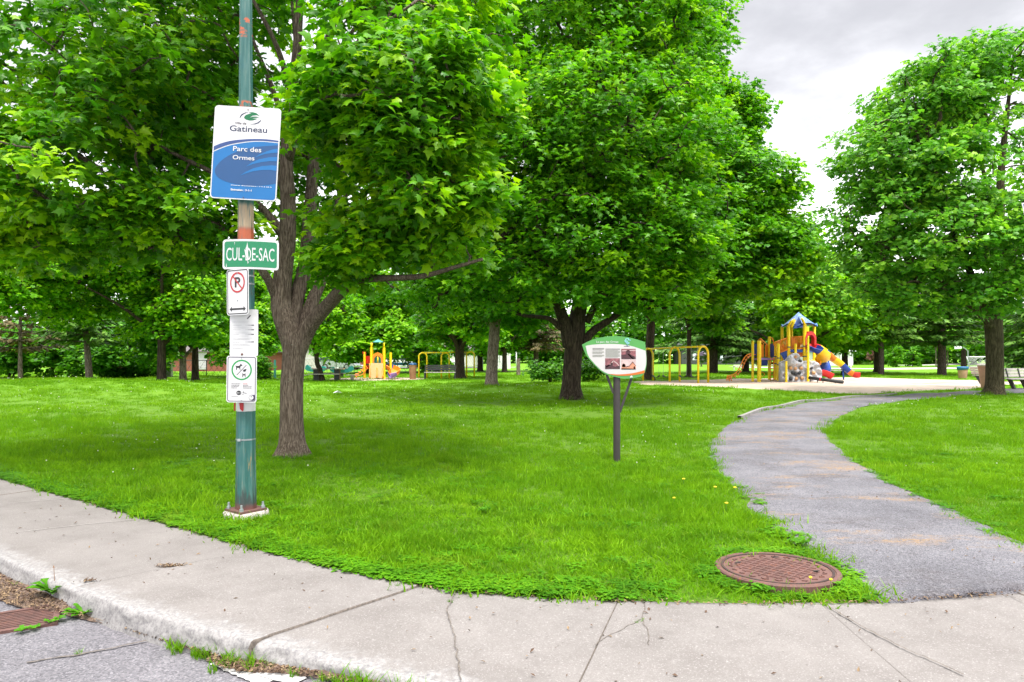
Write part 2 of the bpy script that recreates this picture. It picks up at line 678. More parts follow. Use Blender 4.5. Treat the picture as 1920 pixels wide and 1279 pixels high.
def gravel_mat():
    m, nt, out = new_mat("stone_dust_gravel")
    w = wpos(nt)
    vo = nd(nt, 'ShaderNodeTexVoronoi', Vector=w, Scale=135.0)
    vo2 = nd(nt, 'ShaderNodeTexVoronoi', Vector=w, Scale=42.0)
    n1 = noise(nt, w, 0.8, 5.0, 0.65)
    n2 = noise(nt, wpos(nt, (0.8, 1.1, 1.0)), 1.5, 6.0, 0.7)
    n4 = noise(nt, wpos(nt, (0.45, 1.3, 1.0)), 1.15, 6.0, 0.72)
    c = ramp(nt, n1, [(0.3, (0.102, 0.099, 0.110)), (0.5, (0.150, 0.146, 0.160)), (0.7, (0.192, 0.187, 0.202))]).outputs[0]
    c = mixc(nt, mrange(nt, n2, 0.47, 0.70, 0, 0.6), c, (0.090, 0.078, 0.080))
    st = ramp(nt, nd(nt, 'ShaderNodeSeparateColor', i0=vo.outputs['Color']).outputs[0], [(0.0, (0.35, 0.35, 0.37)), (0.45, (0.95, 0.95, 0.95)), (0.85, (1.15, 1.15, 1.17)), (1.0, (1.6, 1.6, 1.65))]).outputs[0]
    c = mixc(nt, 0.85, c, st, 'MULTIPLY')
    st2 = nd(nt, 'ShaderNodeSeparateColor', i0=vo2.outputs['Color']).outputs[0]
    c = mixc(nt, mrange(nt, st2, 0.90, 0.99, 0, 0.3), c, (0.26, 0.25, 0.26))
    # straw-coloured debris washed into streaks
    c = mixc(nt, mth(nt, 'MULTIPLY', mrange(nt, n4, 0.52, 0.64, 0.0, 0.9), mrange(nt, noise(nt, w, 24.0, 6.0, 0.85), 0.44, 0.58)), c, (0.29, 0.185, 0.095))
    b = nd(nt, 'ShaderNodeBsdfPrincipled', Base_Color=c, Roughness=0.9)
    b.inputs['Specular IOR Level'].default_value = 0.25
    nt.links.new(bump(nt, mth(nt, 'ADD', vo.outputs['Distance'], mth(nt, 'MULTIPLY', vo2.outputs['Distance'], 0.8)), 0.8, 0.012), b.inputs['Normal'])
    nt.links.new(b.outputs[0], out.inputs[0])
    return m


M = {}
M['lawn'] = lawn_mat()
M['blade'] = blade_mat("grass_blade", (0.088, 0.258, 0.004), (0.200, 0.415, 0.006), (0.31, 0.38, 0.03))
M['blade_far'] = blade_mat("grass_blade_far", (0.102, 0.275, 0.005), (0.210, 0.415, 0.007), (0.29, 0.39, 0.03))
M['clover'] = blade_mat("clover_leaf", (0.048, 0.185, 0.004), (0.115, 0.310, 0.006), (0.19, 0.34, 0.015), 0.3)
M['weed'] = blade_mat("weed_leaf", (0.055, 0.215, 0.010), (0.120, 0.330, 0.014), (0.16, 0.34, 0.02), 0.35)
M['concrete'] = concrete_mat()
M['asphalt'] = asphalt_mat()
M['gravel'] = gravel_mat()
M['crack'] = pm("crack_dirt", (0.105, 0.088, 0.075), 0.95, var=0.4, scale=40, bmp=0.3)
M['seam'] = pm("pale_seam", (0.245, 0.228, 0.219), 0.9, var=0.25, scale=30, bmp=0.2)
M['sand'] = pm("play_sand", (0.40, 0.315, 0.25), 0.95, var=0.16, scale=1.5, bmp=0.5, bscale=25, dirt=(0.28, 0.21, 0.16), dirt_amt=0.5)
M['paint_white'] = pm("road_paint", (0.40, 0.39, 0.38), 0.7, var=0.15, scale=20, bmp=0.2, dirt=(0.22, 0.21, 0.22), dirt_amt=0.9)
M['farpath'] = pm("pale_path", (0.46, 0.43, 0.43), 0.9, var=0.12, scale=0.7)
M['humus'] = pm("gutter_dirt", (0.095, 0.062, 0.045), 0.95, var=0.4, scale=25, bmp=0.6, bscale=70, dirt=(0.19, 0.14, 0.10), dirt_amt=0.7)

# ================================================================== SIDEWALK CURVE
SW = np.array([  # inner x, inner y, outer x, outer y  (joints are station lines)
    (-34.0, 28.3, -34.9, 27.3),
    (-20.0, 18.36, -20.85, 17.35),
    (-9.5, 10.9, -10.35, 9.85),
    (-5.58, 8.10, -6.42, 7.08),
    (-2.08, 5.62, -3.00, 4.72),
    (-0.63, 4.74, -1.42, 3.84),
    (0.69, 4.44, 0.26, 3.12),
    (1.98, 4.40, 1.93, 2.98),
    (3.40, 4.60, 3.72, 3.18),
    (5.4, 5.30, 6.0, 4.00),
    (9.5, 7.9, 10.4, 6.80),
    (20.0, 17.0, 21.0, 16.0)])
NS = 40
swI = catmull(SW[:, :2], NS)
swO = catmull(SW[:, 2:], NS)
JOINTS = [3, 4, 5, 6, 7, 8]


def inner_y(x):
    return np.interp(x, swI[:, 0], swI[:, 1])


def outer_y(x):
    return np.interp(x, swO[:, 0], swO[:, 1])


def road_z(x):
    return -0.135 + 0.075 * smooth01((np.asarray(x) + 1.9) / 1.6)


def build_sidewalk():
    rng = np.random.default_rng(5)
    # stations: t in units of spans; dense where the camera sees it, joint grooves as tight triplets
    ts = [np.linspace(0, 2, 20, endpoint=False), np.linspace(2, 8.6, 420, endpoint=False), np.linspace(8.6, len(SW) - 1, 40)]
    t = np.concatenate(ts)
    eps = []
    for j in JOINTS:
        eps += [j - 0.0036, j - 0.0022, j, j + 0.0022, j + 0.0036]
    t = np.unique(np.concatenate([t, eps]))
    full = np.linspace(0, len(SW) - 1, len(swI))

    def at(a, tt):
        return np.stack([np.interp(tt, full, a[:, 0]), np.interp(tt, full, a[:, 1])], 1)
    I = at(swI, t)
    O = at(swO, t)
    # the slabs have shifted a little against each other
    slab = np.floor(t + 1e-6).astype(int)
    jog = {3: -0.01, 4: 0.014, 5: -0.008, 6: 0.0, 7: 0.01, 8: 0.0}
    lift = {3: 0.0, 4: 0.006, 5: -0.004, 6: 0.003, 7: -0.004, 8: 0.002}
    d = (O - I)
    L = np.linalg.norm(d, axis=1)[:, None]
    d = d / L
    O = O + d * np.array([jog.get(s, 0.0) for s in slab])[:, None]
    zoff = np.array([lift.get(s, 0.0) for s in slab])
    groove = np.zeros(len(t))
    for j in JOINTS:
        groove = np.maximum(groove, np.where(np.abs(t - j) < 0.0026, 1.0, np.where(np.abs(t - j) < 0.0075, 0.0, 0.0)))
    # cross profile: fraction across 0..1, then lip and face
    us = np.concatenate([[0.0], np.linspace(0.03, 0.86, 14), np.linspace(0.89, 0.985, 7)])
    face = 9
    nc = 2 + len(us) + face
    V = np.zeros((len(t), nc, 3))
    W = np.zeros((len(t), nc))
    for i in range(len(t)):
        x, y = O[i]
        rz = float(road_z(x)) - 0.03
        k = 0
        # inner buried face
        V[i, 0] = (I[i, 0], I[i, 1], -0.25)
        V[i, 1] = (I[i, 0], I[i, 1], zoff[i] - 0.012)
        k = 2
        for u in us:
            p = I[i] * (1 - u) + O[i] * u
            n = mnoise.noise((p[0] * 2.3, p[1] * 2.3, 0.0)) * 0.004
            V[i, k] = (p[0], p[1], zoff[i] + n - groove[i] * 0.012 - 0.004 * (u > 0.95))
            W[i, k] = np.clip((u - 0.76) / 0.26, 0, 1) * 0.80
            k += 1
        Hh = -rz
        wl = 0.5 + 0.5 * mnoise.noise((x * 1.7, y * 1.7, 3.1))
        for q in range(face):
            f = (q + 1) / face
            # rounded, chipped lip: a quarter turn of about 5 cm, then a sloping face
            if f < 0.5:
                a = f / 0.5 * math.pi / 2
                off = 0.045 * math.sin(a)
                zz = -0.05 * (1 - math.cos(a))
            else:
                g = (f - 0.5) / 0.5
                off = 0.045 + 0.03 * g
                zz = -0.05 - (Hh - 0.05) * g
            p = O[i] + d[i] * off
            nn = mnoise.noise((p[0] * 9, p[1] * 9, zz * 22)) * 0.016 + mnoise.noise((p[0] * 26, p[1] * 26, zz * 40)) * 0.008
            nn *= (0.6 + 0.8 * wl)
            p = p + d[i] * (nn - groove[i] * 0.03)
            V[i, k] = (p[0], p[1], zoff[i] + zz + nn * 0.7 * (f < 0.75) - groove[i] * 0.012)
            W[i, k] = 1.0
            k += 1
        # chipped nosing just inside the lip
        for kk in range(2 + len(us) - 5, 2 + len(us)):
            vx, vy, vz = V[i, kk]
            ch = mnoise.noise((vx * 7, vy * 7, 8.0)) + 0.6 * mnoise.noise((vx * 21, vy * 21, 2.0))
            V[i, kk, 2] -= max(0.0, ch - 0.15) * 0.022
    nt_ = len(t)
    T = []
    mi = []
    for i in range(nt_ - 1):
        g = groove[i] + groove[i + 1] > 0.5
        for k in range(nc - 1):
            T.append((i * nc + k, i * nc + k + 1, (i + 1) * nc + k + 1, (i + 1) * nc + k))
            mi.append(1 if g else 0)
    V = V.reshape(-1, 3)
    T = np.array(T)
    W = W.ravel()
    # cracks and pale seams laid as thin irregular ribbons filled with dirt
    extraV, extraT, extraM = [], [], []

    def ribbon(pix, w, mat, z=0.008, jag=0.012, ground=True):
        pts = []
        for a, b in zip(pix[:-1], pix[1:]):
            A = np.array([(a[0] - 960) / FPX * (EYE * FPX / (a[1] - HORIZ)), EYE * FPX / (a[1] - HORIZ)])
            B = np.array([(b[0] - 960) / FPX * (EYE * FPX / (b[1] - HORIZ)), EYE * FPX / (b[1] - HORIZ)])
            n = max(2, int(np.linalg.norm(B - A) / 0.02))
            for q in range(n):
                pts.append(A + (B - A) * q / n)
        pts.append(B)
        pts = np.array(pts)
        dd = np.gradient(pts, axis=0)
        dd /= np.linalg.norm(dd, axis=1)[:, None] + 1e-9
        nn = np.stack([-dd[:, 1], dd[:, 0]], 1)
        off = np.array([mnoise.noise((p[0] * 14, p[1] * 14, 5.0)) for p in pts]) * jag + np.array([mnoise.noise((p[0] * 50, p[1] * 50, 1.0)) for p in pts]) * jag * 0.5
        wid = w * 0.72 * (0.55 + 0.9 * np.abs(np.array([mnoise.noise((p[0] * 20, p[1] * 20, 9.0)) for p in pts])))
        c = pts + nn * off[:, None]
        base = len(V) + sum(len(e) for e in extraV)
        A_ = c - nn * wid[:, None]
        B_ = c + nn * wid[:, None]
        vv = np.zeros((2 * len(c), 3))
        vv[0::2, :2] = A_
        vv[1::2, :2] = B_
        vv[:, 2] = z
        extraV.append(vv)
        for q in range(len(c) - 1):
            extraT.append((base + 2 * q, base + 2 * q + 2, base + 2 * q + 3, base + 2 * q + 1))
            extraM.append(mat)
    ribbon([(855, 1106), (838, 1148), (850, 1188), (859, 1238), (862, 1278)], 0.006, 1)
    ribbon([(1112, 1213), (1150, 1189), (1203, 1163)], 0.004, 1)
    ribbon([(1209, 1131), (1204, 1163), (1216, 1188), (1217, 1212)], 0.004, 1)
    ribbon([(1552, 1138), (1598, 1166), (1640, 1189), (1700, 1220), (1760, 1245), (1806, 1268)], 0.008, 1)
    ribbon([(1888, 1114), (1918, 1130)], 0.005, 1)
    ribbon([(20, 1000), (150, 985), (250, 975)], 0.008, 2, 0.006, 0.006)
    ribbon([(10, 945), (120, 936)], 0.008, 2, 0.006, 0.006)
    V = np.vstack([V] + extraV)
    T = np.vstack([T, np.array(extraT)])
    mi = mi + extraM
    W = np.concatenate([W, np.zeros(len(V) - len(W))])
    o = np_mesh("sidewalk", V, T, [M['concrete'], M['crack'], M['seam']], attrs={'wear': W}, mat_idx=mi)
    tag(o, kind='structure')


build_sidewalk()


def build_road():
    xs = np.concatenate([np.linspace(-60, -8, 14), np.linspace(-7, 3, 51), np.linspace(4, 40, 10)])
    V, T = [], []
    fr = np.concatenate([np.linspace(0, 1, 20) ** 1.0])
    for x in xs:
        yo = float(outer_y(x)) + 0.12
        for f in fr:
            y = yo - f * (yo + 25.0) if f > 0 else yo
            y = yo - (f ** 2.2) * 26.0
            z = float(road_z(x)) + (0.004 * mnoise.noise((x * 1.3, y * 1.3, 0)) - 0.012 * max(0.0, 1 - abs(yo - y) / 0.5))
            V.append((x, y, z))
    n = len(fr)
    for i in range(len(xs) - 1):
        for k in range(n - 1):
            T.append((i * n + k, i * n + k + 1, (i + 1) * n + k + 1, (i + 1) * n + k))
    o = np_mesh("road", np.array(V), np.array(T), [M['asphalt']])
    tag(o, kind='structure')
    mb = MB()

    def rp(px, py, z):
        Y = (EYE - z) * FPX / (py - HORIZ)
        return np.array([(px - 960) / FPX * Y, Y])

    def rib(pix, w, mi, dz, jag):
        pts = []
        for a, b in zip(pix[:-1], pix[1:]):
            A, B = rp(*a, -0.125), rp(*b, -0.125)
            m_ = max(2, int(np.linalg.norm(B - A) / 0.025))
            pts += [A + (B - A) * q / m_ for q in range(m_)]
        pts.append(B)
        pts = np.array(pts)
        dd = np.gradient(pts, axis=0)
        dd /= np.linalg.norm(dd, axis=1)[:, None]
        nn = np.stack([-dd[:, 1], dd[:, 0]], 1)
        vv, ff = [], []
        for q, p in enumerate(pts):
            e1 = w * (1 + 0.5 * mnoise.noise((p[0] * 30, p[1] * 30, 1)))
            o_ = jag * mnoise.noise((p[0] * 11, p[1] * 11, 4))
            zz = float(road_z(p[0])) + dz
            a = p + nn[q] * (o_ - e1)
            b = p + nn[q] * (o_ + e1)
            vv += [(a[0], a[1], zz), (b[0], b[1], zz)]
        ff = [(2 * q, 2 * q + 2, 2 * q + 3, 2 * q + 1) for q in range(len(pts) - 1)]
        mb.add(vv, ff, mi)
    rib([(50, 1240), (130, 1228), (210, 1214), (275, 1199)], 0.007, 0, 0.006, 0.02)
    o = mb.build("road_crack", [M['crack']])
    tag(o, kind='structure')
    mb = MB()
    rib([(408, 1239), (440, 1256), (475, 1274), (500, 1288)], 0.045, 0, 0.005, 0.006)
    rib([(490, 1262), (530, 1276), (560, 1290)], 0.05, 0, 0.0055, 0.006)
    o = mb.build("road_marking", [M['paint_white']])
    tag(o, kind='structure')
    # dirt washed into the gutter
    mb = MB()
    us = np.linspace(3.6, 6.05, 240)
    full = np.linspace(0, len(SW) - 1, len(swI))
    vv = []
    for u in us:
        px_ = np.interp(u, full, swO[:, 0])
        py_ = np.interp(u, full, swO[:, 1])
        dx = np.interp(u, full, swO[:, 0] - swI[:, 0])
        dy = np.interp(u, full, swO[:, 1] - swI[:, 1])
        l = math.hypot(dx, dy)
        dx, dy = dx / l, dy / l
        wd = 0.025 + 0.20 * math.exp(-((u - 3.86) / 0.22) ** 2) + 0.10 * math.exp(-((u - 5.0) / 0.17) ** 2) + 0.02 * mnoise.noise((u * 9, 0, 0)) + 0.025 * mnoise.noise((u * 31, 0, 0))
        for f, zz in ((0.03, 0.03), (0.5, 0.018), (1.0, 0.003)):
            p = (px_ + dx * (0.035 + f * wd), py_ + dy * (0.035 + f * wd))
            vv.append((p[0], p[1], float(road_z(p[0])) + zz + 0.006 * mnoise.noise((p[0] * 30, p[1] * 30, 0))))
    ff = []
    for i in range(len(us) - 1):
        for k in range(2):
            ff.append((i * 3 + k, i * 3 + k + 1, (i + 1) * 3 + k + 1, (i + 1) * 3 + k))
    mb.add(vv, ff)
    o = mb.build("gutter_dirt", [M['humus']], smooth=True)
    tag(o, "brown dirt and rotted leaves washed along the foot of the kerb", "dirt", kind='stuff')


build_road()


# ================================================================== PATH, SAND (outlines also keep the grass off)
PL = [(1625, 1123), (1606, 1105), (1562, 1064), (1500, 1022), (1468, 1006), (1445, 985), (1408, 958), (1398, 930), (1362, 905), (1345, 880), (1331, 852), (1333, 828), (1352, 808),
      (1385, 787), (1440, 768), (1500, 757), (1600, 745.5), (1700, 739.5), (1850, 732.5), (2050, 726.5)]
PR = [(2560, 1128), (2330, 1100), (2120, 1060), (1990, 1035), (1920, 1014), (1850, 985), (1800, 962), (1720, 925), (1665, 902), (1625, 878), (1585, 850), (1557, 828), (1550, 805),
      (1572, 782), (1612, 764), (1680, 753), (1760, 746.5), (1850, 741), (1960, 735), (2150, 728)]
pl = catmull([(G(*p)[0], G(*p)[1]) for p in PL], 10)
pr = catmull([(G(*p)[0], G(*p)[1]) for p in PR], 10)
PATHPOLY = np.vstack([pl, pr[::-1]])


def build_path():
    n = len(pl)
    m = 24
    V, T = [], []
    for i in range(n):
        for k in range(m):
            f = k / (m - 1)
            e = 0.10 * mnoise.noise((pl[i, 0] * 2.1, pl[i, 1] * 2.1, 0)) * (1 - f) * (f < 0.2) + 0.10 * mnoise.noise((pr[i, 0] * 2.1, pr[i, 1] * 2.1, 7)) * f * (f > 0.8)
            p = pl[i] * (1 - f) + pr[i] * f
            dd = (pr[i] - pl[i])
            dd /= np.linalg.norm(dd) + 1e-9
            p = p + dd * e
            z = gzf(*p) + 0.012 + 0.012 * math.sin(math.pi * f) + 0.008 * mnoise.noise((p[0] * 1.7, p[1] * 1.7, 2)) - (0.02 if f in (0.0, 1.0) else 0)
            # do not rise over the sidewalk
            if i == 0:
                p = np.array([p[0], inner_y(p[0]) - 0.05])
                z = -0.012
            elif p[1] < inner_y(p[0]) + 0.03:
                p = np.array([p[0], inner_y(p[0]) + 0.03])
                z = 0.0
            V.append((p[0], p[1], z))
    for i in range(n - 1):
        for k in range(m - 1):
            T.append((i * m + k, i * m + k + 1, (i + 1) * m + k + 1, (i + 1) * m + k))
    o = np_mesh("gravel_path", np.array(V), np.array(T), [M['gravel']])
    tag(o, kind='structure')
    # low concrete edging on the outside of the bend
    mb = MB()
    ed = catmull([(G(*p)[0], G(*p)[1]) for p in [(1386, 785), (1410, 776), (1440, 767), (1480, 759.5), (1530, 752.5), (1600, 745), (1680, 740)]], 8)
    dd = np.gradient(ed, axis=0)
    dd /= np.linalg.norm(dd, axis=1)[:, None]
    nn = np.stack([-dd[:, 1], dd[:, 0]], 1)
    vv = []
    for p, q in zip(ed, nn):
        z = gzf(*p)
        for (o_, h) in ((-0.05, -0.05), (-0.05, 0.07), (0.05, 0.07), (0.05, -0.05)):
            vv.append((p[0] + q[0] * o_, p[1] + q[1] * o_, z + h))
    ff = []
    for i in range(len(ed) - 1):
        for k in range(4):
            ff.append((i * 4 + k, i * 4 + (k + 1) % 4, (i + 1) * 4 + (k + 1) % 4, (i + 1) * 4 + k))
    mb.add(vv, ff)
    o = mb.build("path_edging", [pm("edging_concrete", (0.20, 0.19, 0.18), 0.9, var=0.25, scale=5)])
    tag(o, kind='structure')


build_path()

SANDPIX = [(1195, 721.0), (1300, 724.5), (1400, 729), (1480, 733), (1560, 737.5), (1640, 737), (1700, 735), (1770, 731), (1835, 726.5), (1890, 722), (1960, 719), (1960, 716), (1890, 716.5), (1830, 713.5), (1760, 711.8), (1690, 710.5), (1560, 709.5),
           (1420, 711), (1300, 713), (1195, 714.5)]
sp_ = [G(*p) for p in SANDPIX]
SANDPOLY = np.array([(p[0], p[1]) for p in sp_])


def build_sand(name, poly, mat):
    c = poly.mean(0)
    V = [(c[0], c[1], gzf(*c) + 0.02)]
    ring = []
    dense = catmull(np.vstack([poly, poly[:1]]), 6)[:-1]
    rings = [0.25, 0.5, 0.7, 0.85, 0.95, 1.0]
    n = len(dense)
    for r in rings:
        for p in dense:
            q = c + (p - c) * r
            if r == 1.0:
                q = q + 0.25 * np.array([mnoise.noise((p[0] * 0.8, p[1] * 0.8, 1)), mnoise.noise((p[0] * 0.8, p[1] * 0.8, 5))])
            V.append((q[0], q[1], gzf(*q) + (0.035 + 0.02 * mnoise.noise((q[0] * 0.9, q[1] * 0.9, 3)) if r < 1 else -0.02)))
    F = [(0, 1 + k, 1 + (k + 1) % n) for k in range(n)]
    for i in range(len(rings) - 1):
        for k in range(n):
            k2 = (k + 1) % n
            F.append((1 + i * n + k, 1 + (i + 1) * n + k, 1 + (i + 1) * n + k2, 1 + i * n + k2))
    mb = MB()
    mb.add(V, F)
    return tag(mb.build(name, [mat], smooth=True), kind='structure')


build_sand("play_sand", SANDPOLY, M['sand'])
SAND2 = np.array([tuple(G(*p)[:2]) for p in [(640, 712.8), (700, 713.2), (760, 712.8), (800, 711.5), (790, 709.5), (700, 709), (645, 709.8), (615, 711)]])
build_sand("play_sand_beyond", SAND2, M['sand'])
# pale path and road far across the park
mb = MB()


def far_strip(mb, pix, w):
    pts = [G(*p) for p in pix]
    V = []
    for p in pts:
        V += [(p[0], p[1] - w / 2, p[2] + 0.03), (p[0], p[1] + w / 2, p[2] + 0.03)]
    mb.add(V, [(2 * i, 2 * i + 2, 2 * i + 3, 2 * i + 1) for i in range(len(pts) - 1)])


far_strip(mb, [(1380, 689), (1480, 690), (1560, 691), (1650, 691.5), (1760, 691), (1830, 690)], 6.0)
far_strip(mb, [(1690, 685.6), (1740, 684.2), (1800, 682.8), (1860, 682.2)], 4.0)
tag(mb.build("far_path", [M['farpath']]), kind='structure')
mb = MB()
far_strip(mb, [(560, 690), (700, 690), (900, 689.5)], 7.0)
tag(mb.build("far_street", [M['asphalt']]), kind='structure')

# ------------------------------------------------------------------ the lawn: one sheet to the horizon
def build_lawn():
    xs = np.concatenate([-np.geomspace(1200, 14.3, 40), np.arange(-14, 9.01, 0.14), np.geomspace(9.3, 1200, 44)])
    ys = np.concatenate([[-40, -10, 0], np.arange(1.5, 10.5, 0.12), np.geomspace(10.7, 2000, 90)])
    X, Y = np.meshgrid(xs, ys)
    Z = gz(X, Y)
    edge = inner_y(X)
    Z = Z - 0.45 * smooth01((edge - 0.06 - Y) / 0.16) - 0.012
    V = np.stack([X, Y, Z], -1).reshape(-1, 3)
    nx, ny = len(xs), len(ys)
    i, j = np.meshgrid(np.arange(nx - 1), np.arange(ny - 1))
    a = (j * nx + i).ravel()
    T = np.stack([a, a + 1, a + nx + 1, a + nx], 1)
    tag(np_mesh("lawn", V, T, [M['lawn']]), kind='structure')


build_lawn()
# ================================================================== FOLIAGE
def leaf_mat(name, dark, mid, light, transl=0.45, rough=0.42, hue=0.25):
    m, nt, out = new_mat(name)
    a = nd(nt, 'ShaderNodeAttribute')
    a.attribute_name = 'tint'
    c = ramp(nt, a.outputs['Fac'], [(0.0, dark), (0.5, mid), (1.0, light)]).outputs[0]
    b = nd(nt, 'ShaderNodeBsdfPrincipled', Base_Color=c, Roughness=rough)
    b.inputs['Specular IOR Level'].default_value = 0.35
    tcol = mixc(nt, 1.0, c, (1.15, 1.25, 0.55), 'MULTIPLY')
    t = nd(nt, 'ShaderNodeBsdfTranslucent', Color=tcol)
    mx = nd(nt, 'ShaderNodeMixShader', Fac=transl)
    nt.links.new(b.outputs[0], mx.inputs[1])
    nt.links.new(t.outputs[0], mx.inputs[2])
    nt.links.new(mx.outputs[0], out.inputs[0])
    return m


def bark_mat(name, c1, c2, c3, lichen=0.0, vs=(9.0, 9.0, 1.6)):
    m, nt, out = new_mat(name)
    v = coords(nt, 'Object', vs)
    n1 = noise(nt, v, 3.2, 6.0, 0.7)
    n2 = noise(nt, coords(nt), 3.0, 5.0, 0.6)
    wv = nd(nt, 'ShaderNodeTexVoronoi', {'feature': 'DISTANCE_TO_EDGE'}, Vector=v, Scale=3.4)
    ridge = mrange(nt, wv.outputs['Distance'], 0.0, 0.22)
    ridge = mth(nt, 'ADD', mth(nt, 'MULTIPLY', ridge, 0.45), mth(nt, 'MULTIPLY', mrange(nt, n1, 0.38, 0.58), 0.55))
    c = mixc(nt, ridge, c1, mixc(nt, mrange(nt, n1, 0.35, 0.7), c2, c3))
    c = mixc(nt, mrange(nt, n2, 0.5, 0.7, 0, 0.35), c, c1)
    if lichen > 0:
        nl = noise(nt, coords(nt), 26.0, 5.0, 0.75)
        nz = noise(nt, coords(nt), 2.0, 3.0)
        c = mixc(nt, mth(nt, 'MULTIPLY', mrange(nt, nl, 0.56, 0.66), mrange(nt, nz, 0.45, 0.62, 0, lichen)), c, (0.30, 0.31, 0.24))
    b = nd(nt, 'ShaderNodeBsdfPrincipled', Base_Color=c, Roughness=0.92)
    b.inputs['Specular IOR Level'].default_value = 0.15
    h = mth(nt, 'ADD', mth(nt, 'MULTIPLY', ridge, 0.7), mth(nt, 'MULTIPLY', n1, 0.5))
    nt.links.new(bump(nt, h, 0.9, 0.02), b.inputs['Normal'])
    nt.links.new(b.outputs[0], out.inputs[0])
    return m


M['leaf_near'] = leaf_mat("maple_leaf", (0.040, 0.175, 0.003), (0.128, 0.350, 0.004), (0.340, 0.570, 0.006))
M['leaf_mid'] = leaf_mat("maple_leaf_mid", (0.038, 0.175, 0.003), (0.115, 0.340, 0.004), (0.300, 0.560, 0.007))
M['leaf_bright'] = leaf_mat("fresh_leaf", (0.050, 0.205, 0.003), (0.150, 0.390, 0.005), (0.30, 0.55, 0.008))
M['leaf_dark'] = leaf_mat("shade_leaf", (0.030, 0.130, 0.004), (0.085, 0.270, 0.006), (0.220, 0.450, 0.010))
M['leaf_blue'] = leaf_mat("bluish_leaf", (0.045, 0.180, 0.012), (0.125, 0.350, 0.022), (0.29, 0.54, 0.028))
M['needle'] = leaf_mat("conifer_needles", (0.024, 0.090, 0.008), (0.070, 0.180, 0.014), (0.15, 0.29, 0.028), 0.2, 0.6)
M['needle_brown'] = leaf_mat("brown_needles", (0.06, 0.055, 0.02), (0.13, 0.11, 0.045), (0.24, 0.16, 0.07), 0.2, 0.6)
M['leaf_pink'] = leaf_mat("reddish_leaf", (0.14, 0.06, 0.05), (0.30, 0.14, 0.12), (0.45, 0.26, 0.22), 0.25)
M['leaf_lilac'] = leaf_mat("lilac_bloom", (0.16, 0.13, 0.20), (0.30, 0.25, 0.36), (0.45, 0.40, 0.50), 0.25)
M['bark_near'] = bark_mat("maple_bark", (0.065, 0.048, 0.036), (0.165, 0.125, 0.095), (0.27, 0.215, 0.17), lichen=0.6, vs=(17, 17, 1.5))
M['bark_dark'] = bark_mat("dark_bark", (0.022, 0.016, 0.012), (0.055, 0.040, 0.030), (0.095, 0.070, 0.050), lichen=0.15, vs=(6, 6, 0.9))
M['bark_olive'] = bark_mat("olive_bark", (0.030, 0.026, 0.014), (0.075, 0.062, 0.036), (0.12, 0.098, 0.060), lichen=0.1, vs=(6, 6, 0.8))
M['bark_pale'] = bark_mat("pale_bark", (0.07, 0.05, 0.04), (0.20, 0.155, 0.13), (0.31, 0.25, 0.215), lichen=0.2, vs=(6, 6, 1.2))
M['bark_spruce'] = bark_mat("spruce_bark", (0.05, 0.035, 0.03), (0.13, 0.09, 0.085), (0.20, 0.145, 0.135), vs=(5, 5, 1.5))

# leaf templates: (x across, y along, z) and triangles.  Base of the stalk at the origin, tip at y = 1
_h = [(0.0, 0.0), (0.20, -0.05), (0.44, 0.04), (0.27, 0.21), (0.54, 0.50), (0.33, 0.50), (0.18, 0.62), (0.0, 1.0)]
_full = _h + [(-x, y) for (x, y) in reversed(_h[1:-1])]
MAPLE_V = np.array([(0, 0.36, 0.05)] + [(x, y, -0.30 * abs(x) ** 1.3 - 0.10 * y * y) for x, y in _full])
_k = len(_full)
MAPLE_T = np.array([(0, 1 + i, 1 + (i + 1) % _k) for i in range(_k)])
_h2 = [(0.0, 0.0), (0.42, 0.03), (0.22, 0.25), (0.52, 0.52), (0.20, 0.55), (0.0, 1.0)]
_full2 = _h2 + [(-x, y) for (x, y) in reversed(_h2[1:-1])]
MAPLE2_V = np.array([(0, 0.36, 0.05)] + [(x, y, -0.28 * abs(x) - 0.08 * y * y) for x, y in _full2])
_k2 = len(_full2)
MAPLE2_T = np.array([(0, 1 + i, 1 + (i + 1) % _k2) for i in range(_k2)])
STAR_V = np.array([(0, 0, 0), (0.5, 0.12, -0.12), (0.24, 0.38, 0.0), (0.46, 0.66, -0.14), (0, 1, -0.1), (-0.46, 0.66, -0.14), (-0.24, 0.38, 0.0), (-0.5, 0.12, -0.12)])
STAR_T = np.array([(0, 1, 2), (0, 2, 6), (0, 6, 7), (2, 3, 4), (2, 4, 6), (6, 4, 5)])
QUAD_V = np.array([(0, 0, 0), (0.46, 0.5, -0.13), (0, 1, -0.06), (-0.46, 0.5, -0.13)])
QUAD_T = np.array([(0, 1, 2), (0, 2, 3)])
NEED_V = np.array([(0, 0, 0), (0.13, 0.35, -0.04), (0, 1, -0.08), (-0.13, 0.35, -0.04)])
NEED_T = np.array([(0, 1, 2), (0, 2, 3)])


def norm_rows(a):
    return a / (np.linalg.norm(a, axis=-1, keepdims=True) + 1e-9)


def leaves_obj(name, pos, tip, up, size, tint, tv, tt, mat, parent):
    tip = norm_rows(tip)
    up = norm_rows(up - tip * (up * tip).sum(1, keepdims=True))
    side = np.cross(tip, up)
    n, k = len(pos), len(tv)
    V = pos[:, None, :] + size[:, None, None] * (tv[None, :, 0:1] * side[:, None, :] + tv[None, :, 1:2] * tip[:, None, :] + tv[None, :, 2:3] * up[:, None, :])
    T = (np.arange(n)[:, None, None] * k + tt[None]).reshape(-1, 3)
    return np_mesh(name, V.reshape(-1, 3), T, mat, parent, {'tint': np.repeat(tint, k)})


